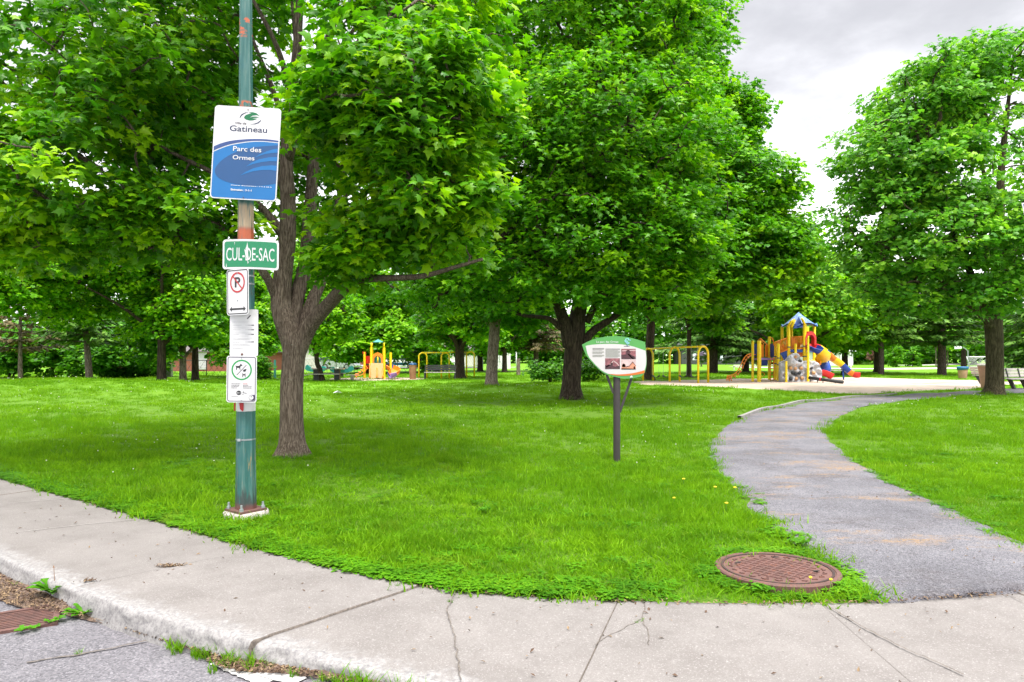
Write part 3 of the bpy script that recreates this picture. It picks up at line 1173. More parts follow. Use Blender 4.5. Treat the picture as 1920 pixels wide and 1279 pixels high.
def cluster_leaves(rng, cen, out, n_per, rc, size, flat=0.5, droop=0.5, ctint=None, tilt=0.5, tintvar=0.20, tip_bright=0.0):
    """sprays of leaves round each cluster centre; returns pos, tip, up, size, tint"""
    nC = len(cen)
    N = nC * n_per
    ci = np.repeat(np.arange(nC), n_per)
    d = rng.normal(size=(N, 3))
    d = norm_rows(d) * (rng.random((N, 1)) ** 0.45)
    d[:, 2] *= flat
    rcs = rc[ci][:, None] if hasattr(rc, '__len__') else rc
    # sprays sag away from their centre
    hr = np.hypot(d[:, 0], d[:, 1])
    pos = cen[ci] + d * rcs
    pos[:, 2] -= (hr ** 2) * (rcs[:, 0] if hasattr(rcs, '__len__') else rcs) * 0.22
    o = out[ci]
    tip = np.stack([d[:, 0], d[:, 1], np.zeros(N)], 1) * 1.0 + o * 0.8 + rng.normal(size=(N, 3)) * 0.75
    tip[:, 2] = tip[:, 2] * 0.3 - droop * (0.4 + rng.random(N))
    up = np.stack([np.zeros(N), np.zeros(N), np.ones(N)], 1) + rng.normal(size=(N, 3)) * tilt + o * 0.35
    sz = size * (0.55 + 0.75 * rng.random(N))
    if ctint is None:
        ctint = rng.random(nC) * 0.5 + 0.15
    tint = np.clip(ctint[ci] + rng.normal(size=N) * tintvar + tip_bright * (d[:, 2] / max(flat, 0.1)) * 0.5, 0, 1)
    return pos, tip, up, sz, tint


def blob_points(rng, blobs, n, shell=0.35):
    """points in a union of ellipsoids (cx,cy,cz,rx,ry,rz[,w]); returns points and outward directions"""
    B = np.array([b[:6] for b in blobs], dtype=float)
    w = np.array([(b[6] if len(b) > 6 else 1.0) * (b[3] * b[4] * b[5]) ** (2.2 / 3) for b in blobs])
    w = w / w.sum()
    ci = rng.choice(len(B), size=n, p=w)
    d = norm_rows(rng.normal(size=(n, 3)))
    r = (shell ** 3 + (1 - shell ** 3) * rng.random(n)) ** (1 / 3)
    r = r * (1 + 0.10 * rng.normal(size=n))
    pos = B[ci, :3] + d * r[:, None] * B[ci, 3:6]
    return pos, d


def grow(mb, rng, nodes, radii_floor, cen, attach_bias=0.5, sides=5, twig=0.006, rmax=0.08, mi=0, seg=3, wander=0.10):
    """link every spray to the nearest wood, tree-like, and add the branches as tapered tubes"""
    nd_pos = [np.array(p) for p in nodes]
    parent = [-1] * len(nd_pos)
    count = [0] * len(nd_pos)
    base_n = len(nd_pos)
    arr = np.zeros((base_n + len(cen) * seg + 5, 3))
    arr[:base_n] = np.array(nd_pos)
    used = base_n
    d0 = np.min(np.linalg.norm(cen[:, None, :] - arr[None, :base_n, :], axis=2), axis=1) if len(cen) * base_n < 4e6 else np.linalg.norm(cen - arr[:base_n].mean(0), axis=1)
    for c in cen[np.argsort(d0)]:
        dv = c - arr[:used]
        dist = np.linalg.norm(dv, axis=1)
        # prefer wood that lies lower than the spray
        cost = dist + attach_bias * np.maximum(0, -dv[:, 2] + 0.0) + 0.25 * np.abs(dv[:, 2])
        j = int(np.argmin(cost))
        p0 = arr[j].copy()
        dj = dist[j]
        for s in range(1, seg + 1):
            f = s / seg
            q = p0 * (1 - f) + c * f
            if s < seg:
                q = q + rng.normal(size=3) * wander * dj * 0.6
                q[2] += 0.10 * dj * math.sin(math.pi * f)
            arr[used] = q
            parent.append(j)
            count.append(0)
            j = used
            used += 1
    for i in range(used - 1, base_n - 1, -1):
        count[i] += 1
        if parent[i] >= base_n:
            count[parent[i]] += count[i]
    r = lambda c: min(rmax, twig * (c ** 0.42))
    V, F = [], []
    ang = np.arange(sides) * 2 * math.pi / sides
    ca, sa = np.cos(ang), np.sin(ang)
    for i in range(base_n, used):
        p0, p1 = arr[parent[i]], arr[i]
        t = p1 - p0
        l = np.linalg.norm(t)
        if l < 1e-5:
            continue
        t = t / l
        u = np.cross(t, (0.31, 0.95, 0.05))
        u /= np.linalg.norm(u) + 1e-9
        w = np.cross(t, u)
        r1 = r(count[i])
        r0 = r(count[parent[i]]) if parent[i] >= base_n else r1 * 1.15
        r0 = min(r0, r1 * 1.6)
        o = len(V)
        for (p, rr) in ((p0, r0), (p1, r1)):
            for k in range(sides):
                V.append(p + (u * ca[k] + w * sa[k]) * rr)
        for k in range(sides):
            k2 = (k + 1) % sides
            F.append((o + k, o + k2, o + sides + k2, o + sides + k))
    mb.add(V, F, mi)


def skel_nodes(polys, step=0.35, skip=0.0):
    out = []
    for pts in polys:
        for a, b in zip(pts[:-1], pts[1:]):
            a, b = np.array(a[:3], float), np.array(b[:3], float)
            n = max(1, int(np.linalg.norm(b - a) / step))
            for q in range(n):
                out.append(a + (b - a) * q / n)
        out.append(np.array(pts[-1][:3], float))
    return [p for p in out if p[2] >= skip]


def smooth_limb(pts, n=6):
    """pts: (x,y,z,r) control points -> dense points, radii"""
    q = catmull(np.array(pts, dtype=float), n)
    return q[:, :3], np.maximum(q[:, 3], 0.004)


def make_tree(name, label, base, limbs, blobs, ncl, per, rc, lsize, tmpl, leafmat, barkmat, seed, group=None, zmin=1.8,
              shell=0.35, flat=0.5, droop=0.5, sides=14, twig=0.006, rmax=0.08, tint=(0.12, 0.5), hi=0.0, bark_amp=0.03, cat="tree", keep=None,
              wood=True, tilt=0.5, nodes_from=1.4):
    """limbs: polylines of world (x,y,z,r); the first is the main trunk"""
    rng = np.random.default_rng(seed)
    b = Vector(base)
    root = empty(name, b, label, cat, group)
    off = np.array(b)
    mb = MB()
    loc_limbs = []
    for li, L in enumerate(limbs):
        loc = [(p[0] - b[0], p[1] - b[1], p[2] - b[2], p[3]) for p in L]
        pts, rad = smooth_limb(loc, 8 if li == 0 else 6)
        loc_limbs.append([tuple(p) for p in pts])

        def fn(p, a, i, li=li):
            fl = max(0.0, 1 - max(0.0, p.z) / (0.34 * L[1][3] / 0.28)) if li == 0 else 0.0
            return 1 + fl * fl * (0.10 + 0.28 * max(0.0, math.sin(5 * a + 2 * math.sin(a * 2 + seed)))) + bark_amp * (mnoise.noise((math.cos(a) * 3.5, math.sin(a) * 3.5, p.z * 1.1 + li)) + 0.5 * mnoise.noise((math.cos(a) * 9, math.sin(a) * 9, p.z * 2.5 + li)))
        mb.tube(pts, list(rad), sides if li == 0 else max(6, sides - 4), True, 0, fn)
    pos, out = blob_points(rng, [(q[0] - b[0], q[1] - b[1], q[2] - b[2]) + tuple(q[3:]) for q in blobs], ncl, shell)
    ok = pos[:, 2] > zmin
    if keep is not None:
        ok &= keep(pos + off)
    pos, out = pos[ok], out[ok]
    nodes = skel_nodes(loc_limbs, 0.3, nodes_from)
    if wood:
        grow(mb, rng, nodes, 0, pos, twig=twig, rmax=rmax)
    mb.build("trunk", [barkmat], root, smooth=True)
    ct = tint[0] + (tint[1] - tint[0]) * rng.random(len(pos))
    if hi > 0:
        # shoots of fresh growth
        fresh = rng.random(len(pos)) < hi
        ct = np.where(fresh, 0.62 + 0.3 * rng.random(len(pos)), ct)
    rcs = rc * (0.7 + 0.6 * rng.random(len(pos)))
    out2 = out.copy()
    out2[:, 2] *= 0.3
    a = cluster_leaves(rng, pos, out2, per, rcs, lsize, flat, droop, ct, tilt)
    leaves_obj("crown", *a, tmpl[0], tmpl[1], leafmat, root)
    return root


MAPLE = (MAPLE_V, MAPLE_T)
MAPLE2 = (MAPLE2_V, MAPLE2_T)
STAR = (STAR_V, STAR_T)
QUAD = (QUAD_V, QUAD_T)


def pxl(lst):
    """limb from photograph pixels: (px, py, depth, radius)"""
    out = []
    for (px, py, Y, r) in lst:
        p = P(px, py, Y)
        out.append((p[0], p[1], p[2], r))
    return out


def pxb(lst):
    """blobs from pixels: (px, py, depth, rx_px, rz_px, ry_metres[, weight])"""
    out = []
    for b in lst:
        p = P(b[0], b[1], b[2])
        s = b[2] / FPX
        out.append((p[0], p[1], p[2], b[3] * s, b[5], b[4] * s) + ((b[6],) if len(b) > 6 else ()))
    return out


# ------------------------------------------------------------------ the near maple by the sign pole
g1 = onground(548, 10.8)
T1_limbs = [
    [(g1[0], g1[1], g1[2] - 0.15, 0.28), (g1[0], g1[1], g1[2] + 0.04, 0.235)] + pxl([(547, 800, 10.8, 0.186), (547, 730, 10.8, 0.174), (550, 680, 10.8, 0.174), (551, 648, 10.8, 0.184), (538, 610, 10.8, 0.176), (527, 572, 10.8, 0.157),
                                                                          (530, 520, 10.8, 0.145), (538, 455, 10.75, 0.133), (540, 380, 10.7, 0.118), (537, 300, 10.65, 0.102), (545, 200, 10.6, 0.082), (556, 100, 10.5, 0.067), (562, 0, 10.4, 0.055), (566, -130, 10.3, 0.040), (566, -280, 10.2, 0.023)]),
    pxl([(556, 655, 10.85, 0.165), (580, 612, 10.8, 0.131), (612, 575, 10.6, 0.109), (640, 545, 10.3, 0.100), (668, 525, 10.0, 0.065), (720, 522, 9.6, 0.048), (790, 518, 9.2, 0.037), (850, 502, 8.9, 0.028), (905, 486, 8.7, 0.019)]),
    pxl([(545, 620, 10.9, 0.148), (556, 560, 11.0, 0.122), (572, 500, 11.05, 0.113), (578, 430, 11.1, 0.104), (585, 340, 11.2, 0.091), (592, 240, 11.3, 0.078), (602, 130, 11.4, 0.065), (628, 20, 11.5, 0.052), (650, -100, 11.6, 0.039), (660, -240, 11.7, 0.026)]),
    pxl([(558, 640, 10.95, 0.131), (590, 555, 11.1, 0.100), (612, 500, 11.3, 0.078), (622, 440, 11.5, 0.061), (640, 350, 11.8, 0.048), (665, 240, 12.1, 0.039), (690, 120, 12.4, 0.026)]),
    pxl([(522, 560, 10.8, 0.104), (500, 520, 10.6, 0.065), (470, 480, 10.4, 0.048), (420, 430, 10.2, 0.037), (350, 398, 10.0, 0.030), (270, 362, 9.8, 0.023), (190, 320, 9.6, 0.016)]),
    pxl([(532, 440, 10.75, 0.087), (480, 380, 10.6, 0.052), (410, 330, 10.4, 0.039), (330, 290, 10.3, 0.030), (240, 240, 10.2, 0.021), (150, 195, 10.1, 0.013)]),
    pxl([(538, 360, 10.7, 0.078), (500, 290, 10.8, 0.048), (450, 215, 11.0, 0.037), (380, 140, 11.2, 0.028), (290, 70, 11.4, 0.019), (200, 20, 11.6, 0.012)]),
    pxl([(668, 525, 10.0, 0.052), (700, 440, 9.5, 0.039), (725, 370, 9.0, 0.033), (760, 300, 8.6, 0.026), (800, 220, 8.3, 0.017)]),
    pxl([(640, 545, 10.3, 0.052), (672, 470, 10.0, 0.044), (740, 410, 9.6, 0.035), (830, 370, 9.2, 0.026), (900, 345, 9.0, 0.016)]),
    pxl([(540, 300, 10.65, 0.078), (570, 200, 10.0, 0.044), (620, 120, 9.4, 0.035), (700, 60, 8.8, 0.024), (770, 10, 8.4, 0.014)]),
    pxl([(548, 180, 10.6, 0.052), (520, 90, 10.2, 0.037), (480, 10, 9.8, 0.026), (430, -70, 9.4, 0.017)]),
    pxl([(540, 250, 10.6, 0.052), (505, 150, 10.9, 0.035), (470, 60, 11.2, 0.026), (450, -60, 11.5, 0.017)]),
    pxl([(592, 240, 11.3, 0.052), (560, 120, 11.7, 0.035), (548, 10, 12.1, 0.026), (540, -100, 12.4, 0.017)]),
    pxl([(600, 140, 11.4, 0.044), (660, 60, 11.3, 0.030), (720, -20, 11.2, 0.022)]),
]
T1_blobs = pxb([
    (190, 130, 10.2, 260, 170, 2.4, 0.7),
    (130, 320, 9.8, 220, 140, 2.0, 0.7),
    (330, 420, 10.0, 150, 70, 1.3, 0.9),
    (60, 440, 10.4, 160, 70, 1.5, 0.9),
    (330, 60, 11.5, 180, 150, 2.0, 0.35),
    (760, 170, 8.7, 190, 150, 1.2, 1.5),
    (620, 200, 8.6, 100, 90, 0.7, 0.9),
    (800, 330, 8.9, 150, 120, 1.0, 1.4),
    (700, 430, 9.4, 110, 90, 0.9, 1.3),
    (650, 470, 9.9, 75, 60, 0.6, 1.0),
    (860, 440, 9.2, 80, 55, 0.6, 0.9),
    (560, 330, 12.6, 130, 120, 1.0, 0.5),
    (760, 30, 10.0, 200, 110, 1.6, 1.0),
    (480, -170, 11.0, 420, 190, 3.4, 0.6),
    (420, 250, 12.8, 260, 150, 1.4, 0.25),
])


def keep1(p):
    # the heart of the crown is open: limbs and sky show round the stems, and nothing hangs in front of the signs
    px = 960 + p[:, 0] / p[:, 1] * FPX
    py = HORIZ - (p[:, 2] - EYE) / p[:, 1] * FPX
    heart = (px > 548) & (px < 690) & (py < 95) & (py > -60) & (p[:, 1] > 9.4)
    fore = (p[:, 1] < 7.5) & (px < 560) & (px > 330)
    stem = (px > 490) & (px < 592) & (py > 255) & (py < 640) & (p[:, 1] < 10.9)
    low = (py > 500) & (px < 470)
    low2 = (py > 560)
    return ~(heart | fore | stem | low | low2)


make_tree("maple_tree", "large near maple with forked grey trunk right behind the sign pole", g1, T1_limbs, T1_blobs, 1300, 52, 0.36, 0.132, MAPLE,
          M['leaf_near'], M['bark_near'], 11, zmin=1.95, shell=0.25, flat=0.55, droop=0.55, sides=40, twig=0.0055, rmax=0.05, tint=(0.10, 0.55), hi=0.2, bark_amp=0.05, keep=keep1)

# ------------------------------------------------------------------ dark trunk maple in the middle
g2 = onground(1071, 24.6)
T2_limbs = [
    [(g2[0], g2[1], g2[2] - 0.2, 0.50), (g2[0], g2[1], g2[2] + 0.1, 0.40)] + pxl([(1071, 720, 24.6, 0.345), (1074, 680, 24.6, 0.33), (1078, 640, 24.6, 0.33), (1082, 600, 24.6, 0.30), (1088, 560, 24.6, 0.27), (1095, 480, 24.6, 0.23), (1090, 380, 24.4, 0.19), (1085, 250, 24.2, 0.14), (1080, 120, 24.0, 0.10), (1075, 0, 24, 0.06), (1070, -70, 24, 0.03)]),
    pxl([(1068, 650, 24.5, 0.24), (1060, 610, 24.4, 0.23), (1048, 575, 24.2, 0.20), (1034, 540, 24.0, 0.17), (1010, 470, 23.6, 0.14), (970, 380, 23.2, 0.10), (930, 270, 23.0, 0.07), (900, 160, 22.8, 0.04)]),
    pxl([(1088, 655, 24.6, 0.19), (1108, 625, 24.5, 0.15), (1140, 602, 24.3, 0.125), (1172, 580, 24.0, 0.11), (1200, 566, 23.7, 0.085), (1240, 540, 23.3, 0.06), (1280, 500, 23.0, 0.04)]),
    pxl([(1052, 615, 24.3, 0.12), (1030, 598, 24.0, 0.085), (1005, 594, 23.7, 0.07), (975, 590, 23.3, 0.055), (930, 570, 22.8, 0.04)]),
    pxl([(1100, 605, 24.6, 0.13), (1120, 560, 24.5, 0.12), (1150, 470, 24.5, 0.10), (1200, 350, 24.6, 0.08), (1240, 230, 24.8, 0.05), (1270, 100, 25, 0.03)]),
    pxl([(1092, 480, 24.6, 0.12), (1140, 400, 23.2, 0.09), (1170, 320, 22.0, 0.06), (1180, 240, 21.2, 0.03)]),
    pxl([(1040, 540, 24.0, 0.12), (1000, 500, 22.6, 0.09), (960, 460, 21.4, 0.06), (920, 430, 20.6, 0.03)]),
]
T2_blobs = pxb([
    (1050, 60, 24.5, 230, 150, 4.0, 1.1),
    (1200, 70, 25.0, 150, 120, 3.2, 1.0),
    (1090, 250, 22.0, 230, 150, 3.4, 1.4),
    (1235, 230, 23.5, 120, 120, 2.8, 1.1),
    (930, 330, 22.5, 200, 160, 3.4, 1.0),
    (1130, 430, 21.5, 190, 110, 3.0, 1.4),
    (1250, 420, 23.0, 110, 130, 2.6, 1.0),
    (960, 510, 22.0, 170, 70, 2.4, 0.9),
    (1190, 530, 22.5, 130, 50, 2.4, 1.0),
    (780, 500, 24.0, 140, 80, 2.6, 0.8),
    (1080, -100, 24.0, 260, 110, 4.0, 0.8),
])
make_tree("maple_tree", "big dense maple with dark double trunk behind the leaf-shaped board", g2, T2_limbs, T2_blobs, 2100, 54, 0.62, 0.188, MAPLE2,
          M['leaf_mid'], M['bark_dark'], 22, zmin=2.3, shell=0.45, flat=0.5, droop=0.5, sides=22, twig=0.010, rmax=0.10, tint=(0.10, 0.55), hi=0.16, bark_amp=0.08)

# ------------------------------------------------------------------ maple behind it whose crown steps down to the playground
g3 = onground(1217, 43.5)
T3_limbs = [
    [(g3[0], g3[1], g3[2] - 0.2, 0.42), (g3[0], g3[1], g3[2] + 0.1, 0.34)] + pxl([(1217, 690, 43.5, 0.29), (1219, 640, 43.5, 0.27), (1223, 580, 43.5, 0.25), (1235, 480, 43.5, 0.22), (1250, 350, 43.5, 0.18), (1270, 200, 43.5, 0.12), (1290, 60, 43.5, 0.06)]),
    pxl([(1223, 590, 43.5, 0.18), (1270, 530, 42.5, 0.14), (1330, 470, 41.5, 0.11), (1400, 420, 40.5, 0.08), (1470, 400, 39.5, 0.04)]),
    pxl([(1240, 460, 43.5, 0.16), (1300, 380, 42.5, 0.12), (1350, 290, 41.5, 0.08), (1390, 220, 40.5, 0.04)]),
    pxl([(1222, 600, 43.5, 0.14), (1180, 560, 42.5, 0.10), (1120, 540, 41.5, 0.06)]),
]
T3_blobs = pxb([
    (1284, 60, 40.5, 75, 110, 3.5, 0.9),
    (1339, 250, 40.0, 85, 95, 3.4, 1.2),
    (1264, 250, 41.0, 150, 150, 4.5, 0.8),
    (1379, 370, 39.0, 105, 100, 3.8, 1.4),
    (1434, 455, 38.5, 95, 75, 3.2, 1.4),
    (1324, 470, 38.5, 140, 95, 3.6, 1.3),
    (1375, 520, 38.0, 85, 42, 2.6, 1.0),
    (1234, 520, 39.0, 140, 75, 3.4, 0.9),
    (1399, 205, 39.5, 34, 40, 1.5, 0.9),
    (1494, 470, 38.5, 45, 55, 1.8, 0.9),
])
make_tree("maple_tree", "broad maple whose crown steps down towards the climbing playset", g3, T3_limbs, T3_blobs, 1500, 58, 0.85, 0.25, STAR,
          M['leaf_mid'], M['bark_dark'], 33, zmin=3.2, shell=0.5, flat=0.5, droop=0.5, sides=16, twig=0.014, rmax=0.13, tint=(0.08, 0.48), hi=0.14)

# ------------------------------------------------------------------ tall maple at the right
g4 = onground(1864, 27.2)
T4_limbs = [
    [(g4[0], g4[1], g4[2] - 0.2, 0.44), (g4[0], g4[1], g4[2] + 0.1, 0.36)] + pxl([(1865, 710, 27.2, 0.315), (1865, 670, 27.2, 0.305), (1864, 630, 27.2, 0.31), (1863, 605, 27.2, 0.31), (1868, 570, 27.2, 0.26), (1872, 510, 27.2, 0.22), (1874, 430, 27.2, 0.18), (1876, 340, 27.2, 0.14), (1884, 250, 27.2, 0.10), (1893, 170, 27.2, 0.06), (1900, 100, 27.2, 0.03)]),
    pxl([(1858, 612, 27.1, 0.20), (1846, 580, 26.9, 0.17), (1832, 540, 26.6, 0.14), (1810, 490, 26.3, 0.11), (1780, 420, 26.0, 0.08), (1745, 340, 25.8, 0.06), (1720, 250, 25.6, 0.03)]),
    pxl([(1850, 600, 27.0, 0.12), (1815, 570, 26.6, 0.10), (1770, 530, 26.2, 0.07), (1710, 490, 25.8, 0.05), (1640, 450, 25.5, 0.03)]),
    pxl([(1868, 560, 27.2, 0.14), (1890, 500, 27.5, 0.12), (1925, 430, 27.8, 0.08), (1970, 340, 28, 0.04)]),
    pxl([(1874, 420, 27.2, 0.10), (1850, 340, 27.6, 0.07), (1820, 250, 28, 0.05), (1800, 160, 28.3, 0.03)]),
    pxl([(1800, 470, 26.3, 0.07), (1750, 440, 26.6, 0.05), (1690, 380, 26.8, 0.03)]),
]
T4_blobs = pxb([
    (1720, 190, 27, 85, 85, 2.6, 1.3),
    (1815, 190, 27.5, 70, 85, 2.2, 0.9),
    (1890, 110, 27.5, 55, 55, 1.6, 0.9),
    (1815, 125, 27.3, 70, 45, 1.8, 1.0),
    (1845, 240, 26.6, 45, 70, 1.4, 0.8),
    (1670, 300, 26.5, 95, 90, 2.6, 1.3),
    (1770, 330, 26.0, 110, 90, 2.4, 1.2),
    (1640, 410, 26.5, 85, 70, 2.4, 1.1),
    (1615, 520, 27.0, 70, 50, 2.0, 0.8),
    (1740, 450, 25.5, 120, 70, 2.6, 1.2),
    (1880, 420, 25.5, 80, 80, 2.2, 1.1),
    (1860, 540, 25.5, 100, 50, 2.0, 0.9),
    (1720, 550, 26.5, 120, 45, 2.4, 0.8),
    (1960, 300, 28, 90, 150, 3.0, 0.7),
    (1960, 480, 27, 90, 90, 3.0, 0.8),
])


def keep4(p):
    px = 960 + p[:, 0] / p[:, 1] * FPX
    py = HORIZ - (p[:, 2] - EYE) / p[:, 1] * FPX
    gap = (px > 1868) & (px < 1905) & (py > 180) & (py < 360)
    return ~gap


make_tree("maple_tree", "tall airy maple standing beside the bench at the right", g4, T4_limbs, T4_blobs, 1150, 40, 0.60, 0.192, STAR,
          M['leaf_blue'], M['bark_olive'], 44, zmin=3.0, shell=0.4, flat=0.45, droop=0.5, sides=20, twig=0.010, rmax=0.10, tint=(0.16, 0.62), hi=0.14, bark_amp=0.06, keep=keep4)


# ------------------------------------------------------------------ generic trees for the middle distance
def simple_tree(name, label, px, Y, h, spread, trunk_h, r, seed, leafmat, barkmat, ncl=330, per=34, rc=0.75, lsize=0.34, lean=0.0, group=None, fork=True, zmin=None, tint=(0.1, 0.55), hi=0.12, droop=0.5, asym=0.0, cat="tree", py=None, tmpl=STAR):
    rng = np.random.default_rng(seed)
    per, lsize = int(per * 1.5), lsize * 0.74
    g = onground(px, Y)
    x, y, z = g
    top = z + h
    ln = lean
    L = [[(x, y, z - 0.2, r * 1.5), (x, y, z + 0.1, r * 1.15), (x + ln * 0.3, y, z + trunk_h * 0.5, r), (x + ln * 0.7, y, z + trunk_h, r * 0.92), (x + ln, y, z + (trunk_h + h) / 2, r * 0.6), (x + ln * 1.1, y, top - 0.6, r * 0.15)]]
    if fork:
        for k in range(5):
            a = 2 * math.pi * k / 5 + rng.random() * 0.8
            rr = spread * (0.55 + 0.25 * rng.random())
            zz = z + trunk_h + (h - trunk_h) * (0.25 + 0.4 * rng.random())
            s = z + trunk_h * (0.9 + 0.3 * rng.random())
            L.append([(x + ln * 0.7, y, s, r * 0.55), (x + ln * 0.7 + math.cos(a) * rr * 0.45, y + math.sin(a) * rr * 0.45, s + (zz - s) * 0.55, r * 0.36), (x + ln * 0.7 + math.cos(a) * rr, y + math.sin(a) * rr, zz, r * 0.10)])
    blobs = []
    ch = h - trunk_h
    for k in range(9):
        a = rng.random() * 6.28
        f = rng.random()
        rad = spread * 0.55 * (0.5 + 0.5 * rng.random())
        zz = z + trunk_h + ch * (0.18 + 0.68 * f)
        q = spread * (0.52 - 0.22 * f)
        blobs.append((x + ln + asym + math.cos(a) * rad * (1 - 0.5 * f), y + math.sin(a) * rad * (1 - 0.5 * f), zz, q, q, ch * 0.24))
    blobs.append((x + ln + asym, y, z + trunk_h + ch * 0.78, spread * 0.45, spread * 0.45, ch * 0.22))
    return make_tree(name, label, g, L, blobs, ncl, per, rc, lsize, tmpl, leafmat, barkmat, seed, group, zmin=(trunk_h * 0.75 if zmin is None else zmin), shell=0.4, sides=12, twig=0.016, rmax=0.1, tint=tint, hi=hi, droop=droop, cat=cat)


def conifer(name, label, px, Y, h, spread, bare, r, seed, mat, barkmat, nwh=22, group=None, sag=0.25, density=1.0, lsize=0.5, cat="tree", lean=0.0):
    """whorls of sagging boughs clothed in needle sprays"""
    rng = np.random.default_rng(seed)
    g = onground(px, Y)
    root = empty(name, g, label, cat, group)
    mb = MB()
    mb.tube([(0, 0, -0.2), (0, 0, 0.1), (lean * 0.4, 0, h * 0.4), (lean, 0, h)], [r * 1.4, r * 1.1, r * 0.8, 0.03], 12, True, 0, lambda p, a, i: 1 + 0.06 * mnoise.noise((math.cos(a) * 4, math.sin(a) * 4, p.z * 2)))
    pos, tip, up, size, tint = [], [], [], [], []
    for w in range(nwh):
        f = w / (nwh - 1)
        z0 = bare + (h - bare) * f
        L = spread * (1 - f) ** 0.8 * (0.8 + 0.3 * rng.random()) + 0.25
        nb = rng.integers(5, 8)
        a0 = rng.random() * 6.28
        for k in range(nb):
            a = a0 + 6.28 * k / nb + rng.normal() * 0.2
            Lk = L * (0.7 + 0.5 * rng.random())
            dx, dy = math.cos(a), math.sin(a)
            n = max(4, int(Lk / 0.35))
            pts = []
            for q in range(n + 1):
                t = q / n
                pts.append(np.array((lean * z0 / h + dx * Lk * t, dy * Lk * t, z0 + Lk * (0.12 * t - sag * t * t + 0.10 * t ** 4))))
            mb.tube([tuple(p) for p in pts], [0.035 * (1 - t / (n + 1)) * (0.4 + Lk / spread * 0.6) + 0.006 for t in range(n + 1)], 4, False)
            ct = 0.2 + 0.5 * rng.random()
            for q in range(1, n + 1):
                m_ = int(7 * density) + 1
                for _ in range(m_):
                    p = pts[q] + rng.normal(size=3) * np.array([0.12, 0.12, 0.06])
                    sd_ = rng.normal() * 1.0
                    pos.append(p)
                    tip.append((dx - dy * sd_, dy + dx * sd_, -0.25 - 0.5 * rng.random()))
                    up.append((rng.normal() * 0.3, rng.normal() * 0.3, 1.0))
                    size.append(lsize * (0.5 + 0.7 * rng.random()))
                    tint.append(np.clip(ct + rng.normal() * 0.16, 0, 1))
    mb.build("trunk", [barkmat], root, smooth=True)
    leaves_obj("crown", np.array(pos), np.array(tip, dtype=float), np.array(up, dtype=float), np.array(size), np.array(tint), NEED_V * np.array([1.6, 1, 1]), NEED_T, mat, root)
    return root


def bush(name, label, px, Y, w, h, seed, mat, ncl=60, per=40, lsize=0.16, group=None, tint=(0.1, 0.5), cat="bush", depth=None, rc=0.35):
    rng = np.random.default_rng(seed)
    g = onground(px, Y)
    root = empty(name, g, label, cat, group)
    mb = MB()
    for k in range(9):
        a = rng.random() * 6.28
        q = w * 0.35 * rng.random()
        mb.tube([(0.05 * math.cos(a), 0.05 * math.sin(a), -0.05), (q * 0.5 * math.cos(a), q * 0.5 * math.sin(a), h * 0.4), (q * math.cos(a), q * math.sin(a), h * 0.75)], [0.03, 0.022, 0.008], 5)
    mb.build("stem", [M['bark_dark']], root)
    D = depth or w
    blobs = [(0, 0, h * 0.5, w * 0.42, D * 0.42, h * 0.48)]
    for k in range(5):
        a = rng.random() * 6.28
        blobs.append((w * 0.28 * math.cos(a), D * 0.28 * math.sin(a), h * (0.3 + 0.35 * rng.random()), w * 0.28, D * 0.28, h * 0.30))
    pos, out = blob_points(rng, blobs, ncl, 0.4)
    ok = pos[:, 2] > 0.05
    pos, out = pos[ok], out[ok]
    a = cluster_leaves(rng, pos, out, per, rc * (0.7 + 0.6 * rng.random(len(pos))), lsize, 0.6, 0.4, tint[0] + (tint[1] - tint[0]) * rng.random(len(pos)))
    leaves_obj("foliage", *a, QUAD[0], QUAD[1], mat, root)
    return root


# left side
simple_tree("maple_tree", "dark spreading maple standing on the grassy rise left of the sign pole", 303, 32.0, 8.6, 5.0, 1.7, 0.19, 51, M['leaf_mid'], M['bark_dark'], 620, 48, 0.62, 0.24, zmin=0.75, tint=(0.2, 0.75), hi=0.25, asym=-0.6)
simple_tree("maple_tree", "leafy maple at the left edge with layered light sprays of leaves", -90, 30.0, 9.0, 5.0, 2.3, 0.17, 52, M['leaf_mid'], M['bark_dark'], 640, 44, 0.62, 0.24, zmin=1.5, tint=(0.35, 0.8), hi=0.3, asym=3.4)
conifer("pine_tree", "thin pine with two splayed pale stems at the far left", 38, 38.0, 7.5, 2.6, 1.9, 0.11, 53, M['needle_brown'], M['bark_pale'], 14, sag=0.1, density=0.6)
conifer("pine_tree", "leaning pine with pale bare trunk beside the dark hedge at left", 168, 37.0, 7.0, 2.3, 2.2, 0.17, 54, M['needle'], M['bark_pale'], 14, sag=0.12, lean=-0.5)
simple_tree("broadleaf_tree", "slim tree with pale trunk beside the dark maple on the rise", 343, 40.0, 8.0, 3.2, 1.4, 0.19, 55, M['leaf_mid'], M['bark_pale'], 300, 36, 0.65, 0.30, zmin=1.2)
simple_tree("broadleaf_tree", "low dark trunked tree in front of the red brick building", 366, 42.0, 7.6, 3.6, 1.7, 0.20, 56, M['leaf_dark'], M['bark_dark'], 300, 36, 0.65, 0.30, zmin=1.2)
for i, (px, Y, w, h, lab) in enumerate([(20, 46, 4.5, 3.4, "dense dark bush below the splayed pine at the far left"), (105, 47, 4.8, 3.8, "dark bush between the two pines at left"),
                                        (205, 46, 4.6, 4.0, "dark bush right of the leaning pine trunk"), (262, 48, 4.4, 3.6, "black-green bush filling the gap beside the dark maple trunk")]):
    bush("bush", lab, px, Y, w, h, 60 + i, M['leaf_dark'], 130, 44, 0.30, "dark bushes along the left side of the park", rc=0.6, cat="bush")
bush("bush", "spiky shrub beside the teal post left of the near maple", 497, 44, 1.5, 1.6, 66, M['leaf_mid'], 40, 40, 0.18, rc=0.3)
